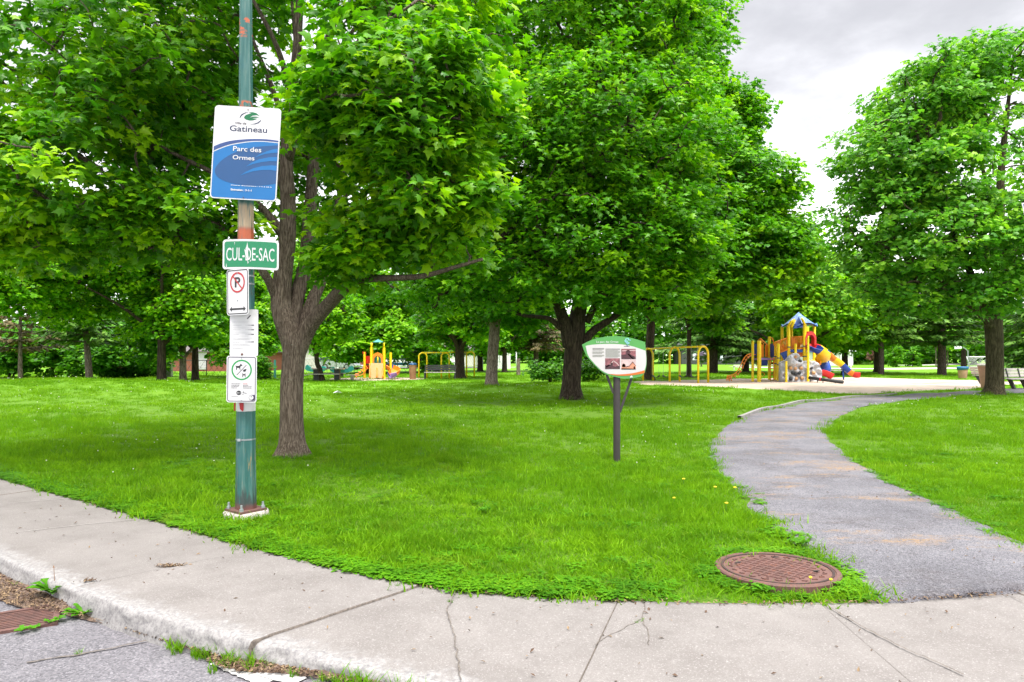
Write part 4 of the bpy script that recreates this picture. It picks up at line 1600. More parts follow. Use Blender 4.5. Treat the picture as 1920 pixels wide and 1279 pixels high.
simple_tree("broadleaf_tree", "fine-leaved tree above the teal post, behind the notice signs", 470, 50.0, 9.0, 4.4, 1.2, 0.2, 67, M['leaf_mid'], M['bark_dark'], 460, 36, 0.75, 0.34, zmin=1.0, tint=(0.25, 0.7))

# centre
simple_tree("broadleaf_tree", "slender leaning tree in front of the picnic table", 604, 42.0, 9.0, 3.6, 1.5, 0.15, 71, M['leaf_bright'], M['bark_dark'], 460, 38, 0.65, 0.30, lean=-0.5, zmin=1.45, tint=(0.2, 0.7), hi=0.2)
simple_tree("broadleaf_tree", "bright green bushy tree behind the small slide playset", 690, 58.5, 9.5, 5.4, 1.0, 0.2, 72, M['leaf_bright'], M['bark_dark'], 600, 38, 0.85, 0.40, zmin=1.35, tint=(0.2, 0.7), hi=0.2)
simple_tree("maple_tree", "leaning double-trunked tree with pale flaking bark in mid lawn", 921, 33.5, 9.5, 3.6, 3.0, 0.27, 73, M['leaf_dark'], M['bark_pale'], 420, 40, 0.7, 0.32, lean=0.25, zmin=2.6)
simple_tree("maple_tree", "dark trunk tree in front of the left swing frame", 862, 46.0, 9.5, 4.8, 1.9, 0.33, 74, M['leaf_mid'], M['bark_dark'], 520, 38, 0.8, 0.36, zmin=1.75)
simple_tree("broadleaf_tree", "small tree with dark stem beside the left white goal", 946, 62.0, 8.0, 3.6, 1.8, 0.22, 75, M['leaf_bright'], M['bark_dark'], 320, 36, 0.75, 0.36)
conifer("pine_tree", "ragged pine with brownish crown behind the left swings", 800, 64.0, 9.5, 4.2, 1.8, 0.25, 76, M['needle_brown'], M['bark_spruce'], 18, sag=0.2, density=0.9, lsize=0.6)
conifer("pine_tree", "brown-green pine partly hidden behind the dark double trunk", 1005, 66.0, 9.0, 4.0, 2.2, 0.25, 77, M['needle_brown'], M['bark_spruce'], 18, sag=0.2, density=0.9, lsize=0.6)
bush("bush", "loose leafy shrub between the brown trash can and the left swings", 806, 60, 4.2, 2.5, 180, M['leaf_mid'], 90, 44, 0.26, rc=0.5)
bush("bush", "rounded dark bush left of the dark double trunk", 1032, 40, 2.2, 1.5, 78, M['leaf_dark'], 60, 44, 0.17)
bush("bush", "dark bush right behind the dark double trunk", 1098, 41, 1.9, 1.6, 79, M['leaf_dark'], 50, 44, 0.17)
simple_tree("broadleaf_tree", "yellow-green tree showing between the near maple and the dark double trunk", 900, 66.0, 10.0, 5.6, 1.2, 0.25, 80, M['leaf_bright'], M['bark_dark'], 640, 38, 0.9, 0.44, zmin=1.4, tint=(0.2, 0.7))

# right of centre
simple_tree("broadleaf_tree", "slim dark trunk tree between the posts of the right swings", 1292, 47.0, 9.5, 3.8, 3.2, 0.16, 81, M['leaf_dark'], M['bark_dark'], 360, 36, 0.75, 0.36, zmin=2.6)
conifer("spruce_tree", "drooping spruce with thick dark trunk left of the orange arch ladder", 1338, 58.0, 12.0, 4.8, 2.3, 0.34, 82, M['needle'], M['bark_dark'], 24, sag=0.28, lsize=0.6)
conifer("spruce_tree", "spreading evergreen just behind the orange arch ladder", 1398, 64.0, 12.5, 5.2, 1.3, 0.3, 83, M['needle'], M['bark_dark'], 26, sag=0.28, lsize=0.65)
simple_tree("willow_tree", "light yellow-green tree filling the view behind the playset roof", 1490, 53.0, 9.0, 5.6, 1.5, 0.26, 84, M['leaf_bright'], M['bark_dark'], 760, 42, 0.85, 0.42, zmin=1.4, tint=(0.32, 0.8), hi=0.25, droop=0.9)
simple_tree("willow_tree", "light green tree right of the playset roof", 1584, 57.0, 9.8, 5.0, 1.9, 0.25, 85, M['leaf_bright'], M['bark_dark'], 620, 40, 0.85, 0.42, zmin=1.6, tint=(0.25, 0.7), hi=0.2, droop=0.9)
conifer("spruce_tree", "bare-trunked spruce standing right of the long slide", 1652, 54.0, 11.5, 4.2, 3.0, 0.21, 86, M['needle'], M['bark_spruce'], 20, sag=0.22, lsize=0.55)
simple_tree("broadleaf_tree", "dark trunk tree just left of the bare-trunked spruce", 1644, 62.0, 9.0, 4.2, 2.4, 0.24, 87, M['leaf_bright'], M['bark_dark'], 380, 36, 0.8, 0.38)
conifer("spruce_tree", "spruce with spreading lower boughs right of the sand", 1766, 54.0, 11.0, 5.0, 2.6, 0.30, 88, M['needle'], M['bark_spruce'], 22, sag=0.2, lsize=0.55)
simple_tree("broadleaf_tree", "small distant tree beside the white goal at the right", 1807, 84.0, 9.0, 5.0, 2.8, 0.28, 89, M['leaf_mid'], M['bark_dark'], 360, 36, 1.0, 0.5)
conifer("spruce_tree", "dark drooping evergreen right of the tall maple trunk", 1950, 48.0, 8.5, 2.9, 0.9, 0.25, 90, M['needle'], M['bark_dark'], 22, sag=0.3, lsize=0.55)
for i, (px, Y, h, w, lab) in enumerate([(1680, 88, 3.0, 1.7, "small cone-shaped cedar in the grass beyond the pale path"), (1711, 92, 3.1, 2.0, "rounded little cedar with yellowish tip right of the cone-shaped one")]):
    bush("cedar", lab, px, Y, w, h, 95 + i, M['leaf_bright'] if i == 0 else M['leaf_mid'], 60, 40, 0.22, "little cedars beyond the path", rc=0.3, cat="tree")
simple_tree("young_tree", "pale young tree, left of two behind the spruce with spreading boughs", 1755, 92.0, 6.6, 2.4, 2.3, 0.07, 97, M['leaf_bright'], M['bark_pale'], 130, 34, 0.6, 0.34, tint=(0.4, 0.9), group="young trees by the far hedge")
simple_tree("young_tree", "pale young tree, right of two behind the spruce with spreading boughs", 1777, 94.0, 6.2, 2.2, 2.6, 0.07, 98, M['leaf_bright'], M['bark_pale'], 120, 34, 0.6, 0.34, tint=(0.4, 0.9), group="young trees by the far hedge")
simple_tree("young_tree", "little reddish-pink leaved tree beyond the pale path", 1640, 84.0, 3.4, 1.4, 0.9, 0.05, 99, M['leaf_pink'], M['bark_pale'], 70, 30, 0.4, 0.24, hi=0.1)
simple_tree("young_tree", "little lilac-coloured tree with pale stem seen through the right swing arch", 1315, 92.0, 2.1, 0.8, 0.8, 0.10, 100, M['leaf_lilac'], M['bark_pale'], 40, 30, 0.32, 0.2, hi=0.0)


# ------------------------------------------------------------------ far wood: reads as one mass
def far_wood():
    rng = np.random.default_rng(7)
    cen, out, rcs, tints = [], [], [], []
    for k in range(300):
        f = (k + rng.random()) / 300
        ang = R(-56 + 112 * f)
        Dd = 118 + 34 * rng.random()
        x, y = math.sin(ang) * Dd * 1.15, math.cos(ang) * Dd
        if y < 60:
            y = 60 + 10 * rng.random()
        h = 9.0 + 5 * rng.random() + 2.5 * math.sin(f * 23)
        w = 3.2 + 2.0 * rng.random()
        n = 46
        d = norm_rows(rng.normal(size=(n, 3)))
        r = 0.55 + 0.45 * rng.random((n, 1))
        c = np.array([x, y, h * 0.5]) + d * r * np.array([w, w, h * 0.5])
        c[:, 2] = np.maximum(c[:, 2], 0.3 + 0.6 * rng.random(n))
        cen.append(c)
        out.append(d)
        tints.append(np.full(n, 0.1 + 0.5 * rng.random()) + rng.normal(size=n) * 0.08)
    cen, out, tints = np.vstack(cen), np.vstack(out), np.concatenate(tints)
    a = cluster_leaves(rng, cen, out, 11, 1.25, 0.85, 0.7, 0.4, tints)
    o = leaves_obj("far_wood", *a, QUAD_V, QUAD_T, M['leaf_dark'], None)
    tag(o, "solid belt of trees and hedge closing off the far side of the park", "wood", None, 'stuff')


far_wood()
# ================================================================== GRASS (instanced blades) AND SMALL GROUND COVER
def tuft(name, rng, nbl, rad, hmin, hmax, w, mat, lean=0.5, seg=3):
    V, F = [], []
    for _ in range(nbl):
        a = rng.random() * 6.28
        q = rad * math.sqrt(rng.random())
        x, y = q * math.cos(a), q * math.sin(a)
        h = hmin + (hmax - hmin) * rng.random() ** 1.3
        b = rng.random() * 6.28
        ln = lean * (0.2 + rng.random()) * h
        ww = w * (0.7 + 0.6 * rng.random())
        c = rng.random() * 6.28
        sx, sy = math.cos(c) * ww / 2, math.sin(c) * ww / 2
        o = len(V)
        for k in range(seg):
            t = k / seg
            cx, cy, cz = x + math.cos(b) * ln * t * t, y + math.sin(b) * ln * t * t, h * (t - 0.18 * t * t * lean) - 0.012
            k_ = 1 - 0.45 * t
            V += [(cx - sx * k_, cy - sy * k_, cz), (cx + sx * k_, cy + sy * k_, cz)]
        V.append((x + math.cos(b) * ln, y + math.sin(b) * ln, h * (1 - 0.18 * lean)))
        for k in range(seg - 1):
            F.append((o + 2 * k, o + 2 * k + 1, o + 2 * k + 3, o + 2 * k + 2))
        F.append((o + 2 * seg - 2, o + 2 * seg - 1, o + 2 * seg))
    mb = MB()
    mb.add(V, F)
    return mb.build(name, [mat])


def clover_tuft(name, rng, n, rad, mat, lr=0.0070, hmax=0.036):
    V, F = [], []
    for _ in range(n):
        a = rng.random() * 6.28
        q = rad * math.sqrt(rng.random())
        x, y, h = q * math.cos(a), q * math.sin(a), hmax * (0.25 + 0.75 * rng.random())
        for lf in range(3):
            b = a + lf * 2.09 + rng.random() * 0.5
            r = lr * (0.7 + 0.6 * rng.random())
            tz = rng.normal() * 0.3
            o = len(V)
            cx, cy = x + math.cos(b) * r, y + math.sin(b) * r
            V.append((x, y, h))
            for k in range(5):
                g = -1.2 + 2.4 * k / 4
                V.append((x + math.cos(b + g * 0.75) * r * (2.0 - 0.5 * abs(g)), y + math.sin(b + g * 0.75) * r * (2.0 - 0.5 * abs(g)), h + r * (0.5 * tz - 0.3)))
            F += [(o, o + 1, o + 2), (o, o + 2, o + 3), (o, o + 3, o + 4), (o, o + 4, o + 5)]
    mb = MB()
    mb.add(V, F)
    return mb.build(name, [mat])


MANHOLE = G(1456, 1074)
MANHOLE_R = 0.435
POLE = onground(461, 6.86)
KEEPOUT = [(MANHOLE[0], MANHOLE[1], MANHOLE_R - 0.02), (POLE[0], POLE[1], 0.235), (g1[0], g1[1], 0.26), (g2[0], g2[1], 0.36), (g4[0], g4[1], 0.33)]


def lawn_ok(x, y, margin=0.0, rng=None):
    j = 0.0
    if rng is not None:
        j = rng.normal(size=x.shape) * 0.035
    ok = y > inner_y(x) + 0.02 + margin + np.abs(j) * 0.3
    # ragged path edge: move the test point by noise
    nx = x + 0.12 * np.sin(x * 9.1 + y * 5.3) * np.sin(y * 7.7) + 0.06 * np.sin(x * 23 - y * 19) + j * 2.6
    ny = y + 0.12 * np.sin(y * 8.3 - x * 4.1) + 0.06 * np.sin(y * 21 + x * 17) + j * 2.6
    ok &= ~in_poly(nx, ny, PATHPOLY)
    ok &= ~in_poly(nx, ny, SANDPOLY)
    for (cx, cy, r) in KEEPOUT:
        ok &= ((x - cx) ** 2 + (y - cy) ** 2) > (r + j * 0.3) ** 2
    return ok


def frustum_pts(rng, y0, y1, dens, pad=0.5, half=0.78):
    """uniform points over the ground the camera (and a step to either side) sees between two depths"""
    xm = half * y1 + pad
    n = int(dens * (y1 - y0) * 2 * xm)
    x = (rng.random(n) * 2 - 1) * xm
    y = y0 + (y1 - y0) * rng.random(n)
    k = np.abs(x) < half * y + pad
    return x[k], y[k]


def build_grass():
    rng = np.random.default_rng(3)
    src = []
    for i in range(5):
        src.append(tuft("grass_source_%d" % i, rng, 34, 0.085, 0.025, 0.072, 0.0045, M['blade'], 0.8))
    src.append(tuft("grass_source_5", rng, 26, 0.07, 0.06, 0.13, 0.0045, M['blade'], 0.8))
    src.append(tuft("grass_source_6", rng, 46, 0.10, 0.02, 0.055, 0.005, M['blade'], 0.6))
    far = []
    for i in range(3):
        far.append(tuft("grass_source_%d" % (7 + i), rng, 40, 0.20, 0.035, 0.10, 0.012, M['blade_far'], 0.7, 2))
    far.append(tuft("grass_source_10"[:14] + "a", rng, 40, 0.22, 0.05, 0.13, 0.012, M['blade_far'], 0.7, 2))
    X, Y, I, S = [], [], [], []

    def band(y0, y1, dens, idx, p, s0, s1, half=0.98):
        x, y = frustum_pts(rng, y0, y1, dens, 0.6, half)
        k = lawn_ok(x, y, 0, rng)
        x, y = x[k], y[k]
        # height varies in soft patches
        h = 0.82 + 0.30 * np.sin(x * 1.1 + 0.5 * np.sin(y * 1.7)) * np.sin(y * 0.9 + 1.0) + 0.16 * np.sin(x * 3.7 + y * 2.9)
        X.append(x)
        Y.append(y)
        I.append(rng.choice(idx, size=len(x), p=p))
        S.append((s0 + (s1 - s0) * rng.random(len(x))) * np.clip(h, 0.55, 1.4))
    band(4.2, 7.0, 210, [0, 1, 2, 3, 4, 5, 6], [.15, .15, .15, .15, .15, .07, .18], 0.75, 1.1)
    band(7.0, 11.0, 120, [0, 1, 2, 3, 4, 5, 6], [.15, .15, .15, .15, .15, .11, .14], 0.9, 1.3)
    band(11.0, 17.0, 52, [0, 1, 2, 3, 4, 5], [.17, .17, .17, .17, .17, .15], 1.2, 1.7)
    band(17.0, 28.0, 13, [7, 8, 9, 10], [.3, .3, .3, .1], 1.0, 1.4)
    band(28.0, 60.0, 3.6, [7, 8, 9, 10], [.3, .3, .3, .1], 1.3, 1.9)
    # long unmown grass at the foot of the trunks
    for (gx, gy, rr, k) in ((g1[0], g1[1], 0.30, 46), (g4[0], g4[1], 0.42, 40), (g2[0], g2[1], 0.46, 30)) + tuple((o.location[0], o.location[1], 0.36, 40) for o in COL.objects if o.get('label', '').startswith('leaning double')):
        a = rng.random(k) * 6.28
        q = rr + np.abs(rng.normal(size=k)) * 0.12
        X.append(gx + q * np.cos(a))
        Y.append(gy + q * np.sin(a))
        I.append(np.full(k, 5))
        S.append((1.2 + 0.9 * rng.random(k)) * (1.0 if gy < 15 else 1.7))
    x, y, idx, s = np.concatenate(X), np.concatenate(Y), np.concatenate(I), np.concatenate(S)
    n = len(x)
    pts = np.stack([x, y, gz(x, y) - 0.004], 1)
    rot = np.stack([rng.normal(size=n) * 0.08, rng.normal(size=n) * 0.08, rng.random(n) * 6.28], 1)
    wide = np.where(idx >= 7, s * 1.1, 0.9 + 0.3 * rng.random(n))
    scatter("lawn_grass", pts, rot, np.stack([wide, wide, s], 1), idx, src + far, "bright green mown grass covering the park", "grass")
    print("grass tufts", n)
    # clover and knotweed thick along the pavement edge, patchy elsewhere
    csrc = [clover_tuft("clover_source_%d" % i, rng, 26, 0.07, M['clover']) for i in range(3)]
    X, Y = [], []
    xx = -9.5 + 10.6 * rng.random(2700)
    yy = inner_y(xx) + 0.01 + np.abs(rng.normal(size=2700)) * (0.20 + 0.10 * np.sin(xx * 1.3))
    k = (rng.random(2700) < np.clip(0.95 - 0.28 * np.maximum(0, xx + 1.4), 0.12, 0.95))
    X.append(xx[k])
    Y.append(yy[k])
    x, y = frustum_pts(rng, 4.3, 11, 60, 0.5)
    nv = np.sin(x * 2.3 + np.sin(y * 1.9) * 1.4) * np.sin(y * 2.1 + 0.7 * np.sin(x * 3.1)) + 0.35 * rng.normal(size=len(x))
    k = (nv > 0.75) & lawn_ok(x, y)
    X.append(x[k])
    Y.append(y[k])
    # a fringe along the path and round the manhole
    f = rng.random(160)
    pi_ = np.minimum((f * 0.55 * (len(pl) - 1)).astype(int), len(pl) - 2)
    side = rng.random(160) < 0.5
    q = np.where(side[:, None], pl[pi_], pr[pi_]) + rng.normal(size=(160, 2)) * 0.07
    X.append(q[:, 0])
    Y.append(q[:, 1])
    a = rng.random(90) * 6.28
    rr = MANHOLE_R + 0.03 + np.abs(rng.normal(size=90)) * 0.06
    X.append(MANHOLE[0] + rr * np.cos(a))
    Y.append(MANHOLE[1] + rr * np.sin(a))
    x, y = np.concatenate(X), np.concatenate(Y)
    k = (y > inner_y(x) + 0.005) & (((x - POLE[0]) ** 2 + (y - POLE[1]) ** 2) > 0.2 ** 2) & (((x - MANHOLE[0]) ** 2 + (y - MANHOLE[1]) ** 2) > (MANHOLE_R + 0.005) ** 2)
    x, y = x[k], y[k]
    n = len(x)
    s = 0.55 + 0.8 * rng.random(n)
    scatter("clover_cover", np.stack([x, y, gz(x, y) - 0.005], 1), np.stack([np.zeros(n), np.zeros(n), rng.random(n) * 6.28], 1), np.stack([s, s, s * (0.7 + 0.6 * rng.random(n))], 1),
            rng.integers(0, 3, n), csrc, "low clover and knotweed thick along the pavement edge", "ground cover")
    # stray sprigs on the path
    x, y = frustum_pts(rng, 4.5, 9.5, 10, 0.5)
    k = in_poly(x, y, PATHPOLY) & (rng.random(len(x)) < 0.5)
    # near the edges mostly
    x, y = x[k], y[k]
    dl = np.min(np.hypot(x[:, None] - pl[None, :, 0], y[:, None] - pl[None, :, 1]), 1)
    dr = np.min(np.hypot(x[:, None] - pr[None, :, 0], y[:, None] - pr[None, :, 1]), 1)
    k = np.minimum(dl, dr) < np.abs(rng.normal(size=len(x))) * 0.28
    x, y = x[k], y[k]
    n = len(x)
    # daisies and white clover heads in the lawn
    mb = MB()
    mb.lathe((0, 0, 0.05), [(0.0, 0.014), (0.008, 0.012), (0.011, 0.004), (0.008, -0.004), (0.0, -0.006)], 7)
    fsrc = mb.build("bloom_source_0", [pm("clover_white", (0.62, 0.62, 0.50), 0.8, var=0.1)])
    x, y = frustum_pts(rng, 9, 34, 2.2, 0.5)
    nv = np.sin(x * 0.7 + 1.1 * np.sin(y * 0.45)) * np.sin(y * 0.6 + 0.8) + 0.5 * rng.normal(size=len(x))
    k = (nv > 0.45) & lawn_ok(x, y)
    x, y = x[k], y[k]
    n = len(x)
    s = (0.6 + 0.7 * rng.random(n)) * np.clip(y / 20.0, 0.8, 1.25)
    scatter("clover_bloom", np.stack([x, y, gz(x, y) + 0.01], 1), np.stack([np.zeros(n), np.zeros(n), rng.random(n) * 6.28], 1), np.stack([s, s, s], 1),
            np.zeros(n), [fsrc], "white clover heads dotted through the lawn", "flowers")
    # tufts growing out of the gutter and the slab joints
    gsrc = [tuft("gutter_source_%d" % i, rng, 16, 0.028, 0.03, 0.085, 0.0055, M['blade'], 0.8) for i in range(3)]
    full = np.linspace(0, len(SW) - 1, len(swI))
    u = np.concatenate([4.6 + rng.random(16) * 1.4, 4.98 + rng.normal(size=18) * 0.05, 4.8 + rng.normal(size=9) * 0.02, 4.66 + rng.normal(size=8) * 0.015, 3.3 + rng.random(10) * 0.6, 5.3 + rng.random(16) * 0.35])
    ox, oy = np.interp(u, full, swO[:, 0]), np.interp(u, full, swO[:, 1])
    dx, dy = ox - np.interp(u, full, swI[:, 0]), oy - np.interp(u, full, swI[:, 1])
    l = np.hypot(dx, dy)
    w = 0.06 + 0.04 * np.abs(rng.normal(size=len(u)))
    gx, gy = ox + dx / l * w, oy + dy / l * w
    gpts = np.stack([gx, gy, road_z(gx) + 0.012], 1)
    e = []
    for (px, py, k) in [(842, 1128, 2), (1203, 1165, 2), (1198, 1168, 2), (745, 1100, 2), (180, 925, 3), (240, 922, 2)]:
        for _ in range(k):
            p = G(px + rng.normal() * 3, py + rng.normal() * 2)
            e.append((p[0], p[1], 0.0))
    base = [P(220, 1000, 5)] * 0
    for (px, py) in [(148, 1224), (142, 1226), (152, 1222)]:
        Y_ = (EYE + 0.125) * FPX / (py - HORIZ)
        e.append(((px - 960) / FPX * Y_, Y_, -0.125))
    ne = len(e)
    gpts = np.vstack([gpts, np.array(e)])
    n = len(gpts)
    s = 0.6 + 0.7 * rng.random(n)
    s[-ne:] *= 0.42
    scatter("gutter_grass", gpts, np.stack([np.zeros(n), np.zeros(n), rng.random(n) * 6.28], 1), np.stack([s, s, s], 1), rng.integers(0, 3, n), gsrc, "sparse grass sprouting from the gutter and slab joints", "grass")
    # brown leaf bits and seeds lying about
    lsrc = []
    lm = [pm("dead_leaf", (0.085, 0.048, 0.028), 0.9, var=0.4, scale=20), pm("dry_straw", (0.20, 0.135, 0.075), 0.9, var=0.4, scale=20)]
    for i in range(4):
        mb = MB()
        a, b = 0.010 + 0.006 * rng.random(), 0.004 + 0.004 * rng.random()
        mb.add([(-a, 0, 0), (0, -b, 0.003), (a, 0, 0.001), (0, b, 0.004)], [(0, 1, 2), (0, 2, 3)])
        lsrc.append(mb.build("litter_source_%d" % i, [lm[i % 2]]))
    L = []
    u = np.concatenate([3.2 + rng.random(500) * 0.75, 3.86 + rng.normal(size=900) * 0.13, 4.98 + rng.normal(size=500) * 0.10, 4.3 + rng.random(900) * 1.7])
    ox, oy = np.interp(u, full, swO[:, 0]), np.interp(u, full, swO[:, 1])
    dx, dy = ox - np.interp(u, full, swI[:, 0]), oy - np.interp(u, full, swI[:, 1])
    l = np.hypot(dx, dy)
    sp = 0.03 + 0.17 * np.exp(-((u - 3.84) / 0.22) ** 2) + 0.08 * np.exp(-((u - 5.0) / 0.16) ** 2)
    w = 0.045 + sp * rng.random(len(u)) * 1.25
    gx, gy = ox + dx / l * w, oy + dy / l * w
    L.append(np.stack([gx, gy, road_z(gx) + 0.02 + 0.012 * rng.random(len(u))], 1))
    ix = -6.5 + 10.2 * rng.random(900)
    L.append(np.stack([ix, inner_y(ix) - 0.01 + 0.02 * rng.normal(size=900), 0.006 + 0.008 * rng.random(900)], 1))
    c = G(320, 1063)
    L.append(np.stack([c[0] + rng.normal(size=130) * 0.045, c[1] + rng.normal(size=130) * 0.02, 0.004 + 0.016 * rng.random(130)], 1))
    c = G(168, 1090)
    L.append(np.stack([c[0] + rng.normal(size=40) * 0.03, c[1] + rng.normal(size=40) * 0.015, 0.004 + 0.01 * rng.random(40)], 1))
    x = -5 + 8.4 * rng.random(160)
    y = inner_y(x) - 0.1 - 1.1 * rng.random(160)
    L.append(np.stack([x, y, np.full(160, 0.008)], 1))
    x, y = frustum_pts(rng, 4.5, 10, 26, 0.5)
    k = in_poly(x, y, PATHPOLY) & ((np.sin(x * 1.3 + y * 2.9) + 0.5 * np.sin(y * 5.1)) > 0.75)
    L.append(np.stack([x[k], y[k], gz(x[k], y[k]) + 0.03], 1))
    pts = np.vstack(L)
    n = len(pts)
    s = 0.5 + 0.9 * rng.random(n)
    scatter("leaf_litter", pts, np.stack([rng.normal(size=n) * 0.4, rng.normal(size=n) * 0.4, rng.random(n) * 6.28], 1), np.stack([s, s, s], 1), rng.integers(0, 4, n), lsrc, "dry brown leaf bits and straw in the gutter and along edges", "leaf litter")


build_grass()


# ------------------------------------------------------------------ single weeds
def rosette(name, label, loc, n, L, w, seed, upright=0.6, stalk=False, group=None, mat='weed'):
    rng = np.random.default_rng(seed)
    root = empty(name, loc, label, "weed", group)
    for k in range(n):
        a = 6.28 * k / n + rng.normal() * 0.25
        l = L * (0.65 + 0.5 * rng.random())
        el = upright * (0.55 + 0.9 * rng.random())
        mb = MB()
        V, F = [], []
        m = 7
        for q in range(m + 1):
            t = q / m
            r = l * t * math.cos(el * (1 - 0.25 * t))
            z = l * t * math.sin(el * (1 - 0.45 * t))
            ww = w * math.sin(math.pi * min(1, 0.12 + 0.80 * t) ** 1.4) * (1 + 0.28 * ((q % 2) * 2 - 1) * (0.2 < t < 0.95))
            if q == m:
                ww = 0.001
            for sg in (-1, 0, 1):
                V.append((r * math.cos(a) - sg * ww / 2 * math.sin(a), r * math.sin(a) + sg * ww / 2 * math.cos(a), z + abs(sg) * ww * 0.25))
        for q in range(m):
            for c in (0, 1):
                F.append((q * 3 + c, q * 3 + c + 1, (q + 1) * 3 + c + 1, (q + 1) * 3 + c))
        mb.add(V, F)
        mb.build("leaf", [M[mat]], root, smooth=True)
    if stalk:
        mb = MB()
        mb.tube([(0, 0, 0), (-0.006, 0.01, 0.10), (-0.012, 0.012, 0.20)], [0.003, 0.0025, 0.002], 5)
        mb.tube([(-0.012, 0.012, 0.198), (-0.014, 0.012, 0.215)], [0.006, 0.003], 6)
        mb.build("stalk", [pm("dry_stalk", (0.22, 0.13, 0.08), 0.8)], root)
    return root


def road_pt(px, py):
    Y_ = (EYE + 0.12) * FPX / (py - HORIZ)
    x = (px - 960) / FPX * Y_
    return Vector((x, Y_, float(road_z(x)) + 0.012))


rosette("dandelion_plant", "large dandelion plant with a dry stalk in the gutter by the drain", road_pt(102, 1117), 24, 0.21, 0.056, 1, 0.75, True)
rosette("dandelion_plant", "smaller dandelion plant at the foot of the kerb by the drain corner", road_pt(156, 1152), 12, 0.125, 0.038, 2, 0.6)
for i, (px, py) in enumerate([(98, 1166), (62, 1178), (40, 1183), (112, 1160)]):
    rosette("seedling", "small leafy seedling along the front edge of the rusty drain", road_pt(px, py), 6, 0.055, 0.026, 5 + i, 0.6, group="seedlings along the drain edge")
lab = ["broad-leaved weed rosette in the lawn, nearest the pavement", "pale weed rosette in the middle of the front lawn"]
for i, (px, py, L) in enumerate([(1500, 1024, 0.10), (908, 962, 0.09)]):
    rosette("weed", ["leafy weed spreading onto the gravel above the manhole cover", "pale weed rosette in the middle of the front lawn"][i], G(px, py) + Vector((0, 0, 0.02)), 12, L, 0.04, 20 + i, 0.6)
rosette("weed", "leafy weed between the manhole cover and the pavement", G(1432, 1112) + Vector((0, 0, 0.015)), 8, 0.09, 0.045, 25, 0.5)
ym = pm("dandelion_yellow", (0.75, 0.52, 0.01), 0.7, var=0.1)
sm = pm("flower_stem", (0.10, 0.22, 0.03), 0.7)
for i, (px, py) in enumerate([(1263, 950), (1281, 912), (1340, 928), (1377, 929), (1361, 960), (1556, 1112), (1518, 1108)]):
    root = empty("dandelion", G(px, py), "yellow dandelion flower open in the grass beside the path", "flower", "yellow dandelions in the grass")
    s = 0.6 if py > 1000 else 1.0
    mb = MB()
    mb.tube([(0, 0, 0), (0.004, 0, 0.05), (0.006, 0, 0.085)], [0.0025, 0.002, 0.002], 5)
    mb.build("stem", [sm], root)
    mb = MB()
    mb.lathe((0.006, 0, 0.085), [(0.003, -0.004), (0.016 * s, 0.004), (0.019 * s, 0.009), (0.010 * s, 0.014), (0.0, 0.015)], 10)
    mb.build("flower_head", [ym], root)
wm = pm("litter_paper", (0.75, 0.75, 0.75), 0.7, var=0.05)
mb = MB()
mb.add([(-0.16, 0, 0.06), (-0.02, -0.05, 0.10), (0.05, 0.0, 0.15), (0.19, -0.04, 0.07), (0.02, 0.08, 0.06), (-0.06, 0.06, 0.12)], [(0, 1, 5), (1, 2, 5), (2, 3, 4), (5, 2, 4), (0, 5, 4)])
o = mb.build("paper_scrap", [wm], loc=G(632, 740))
tag(o, "crumpled scrap of white paper on the lawn right of the near maple", "litter")
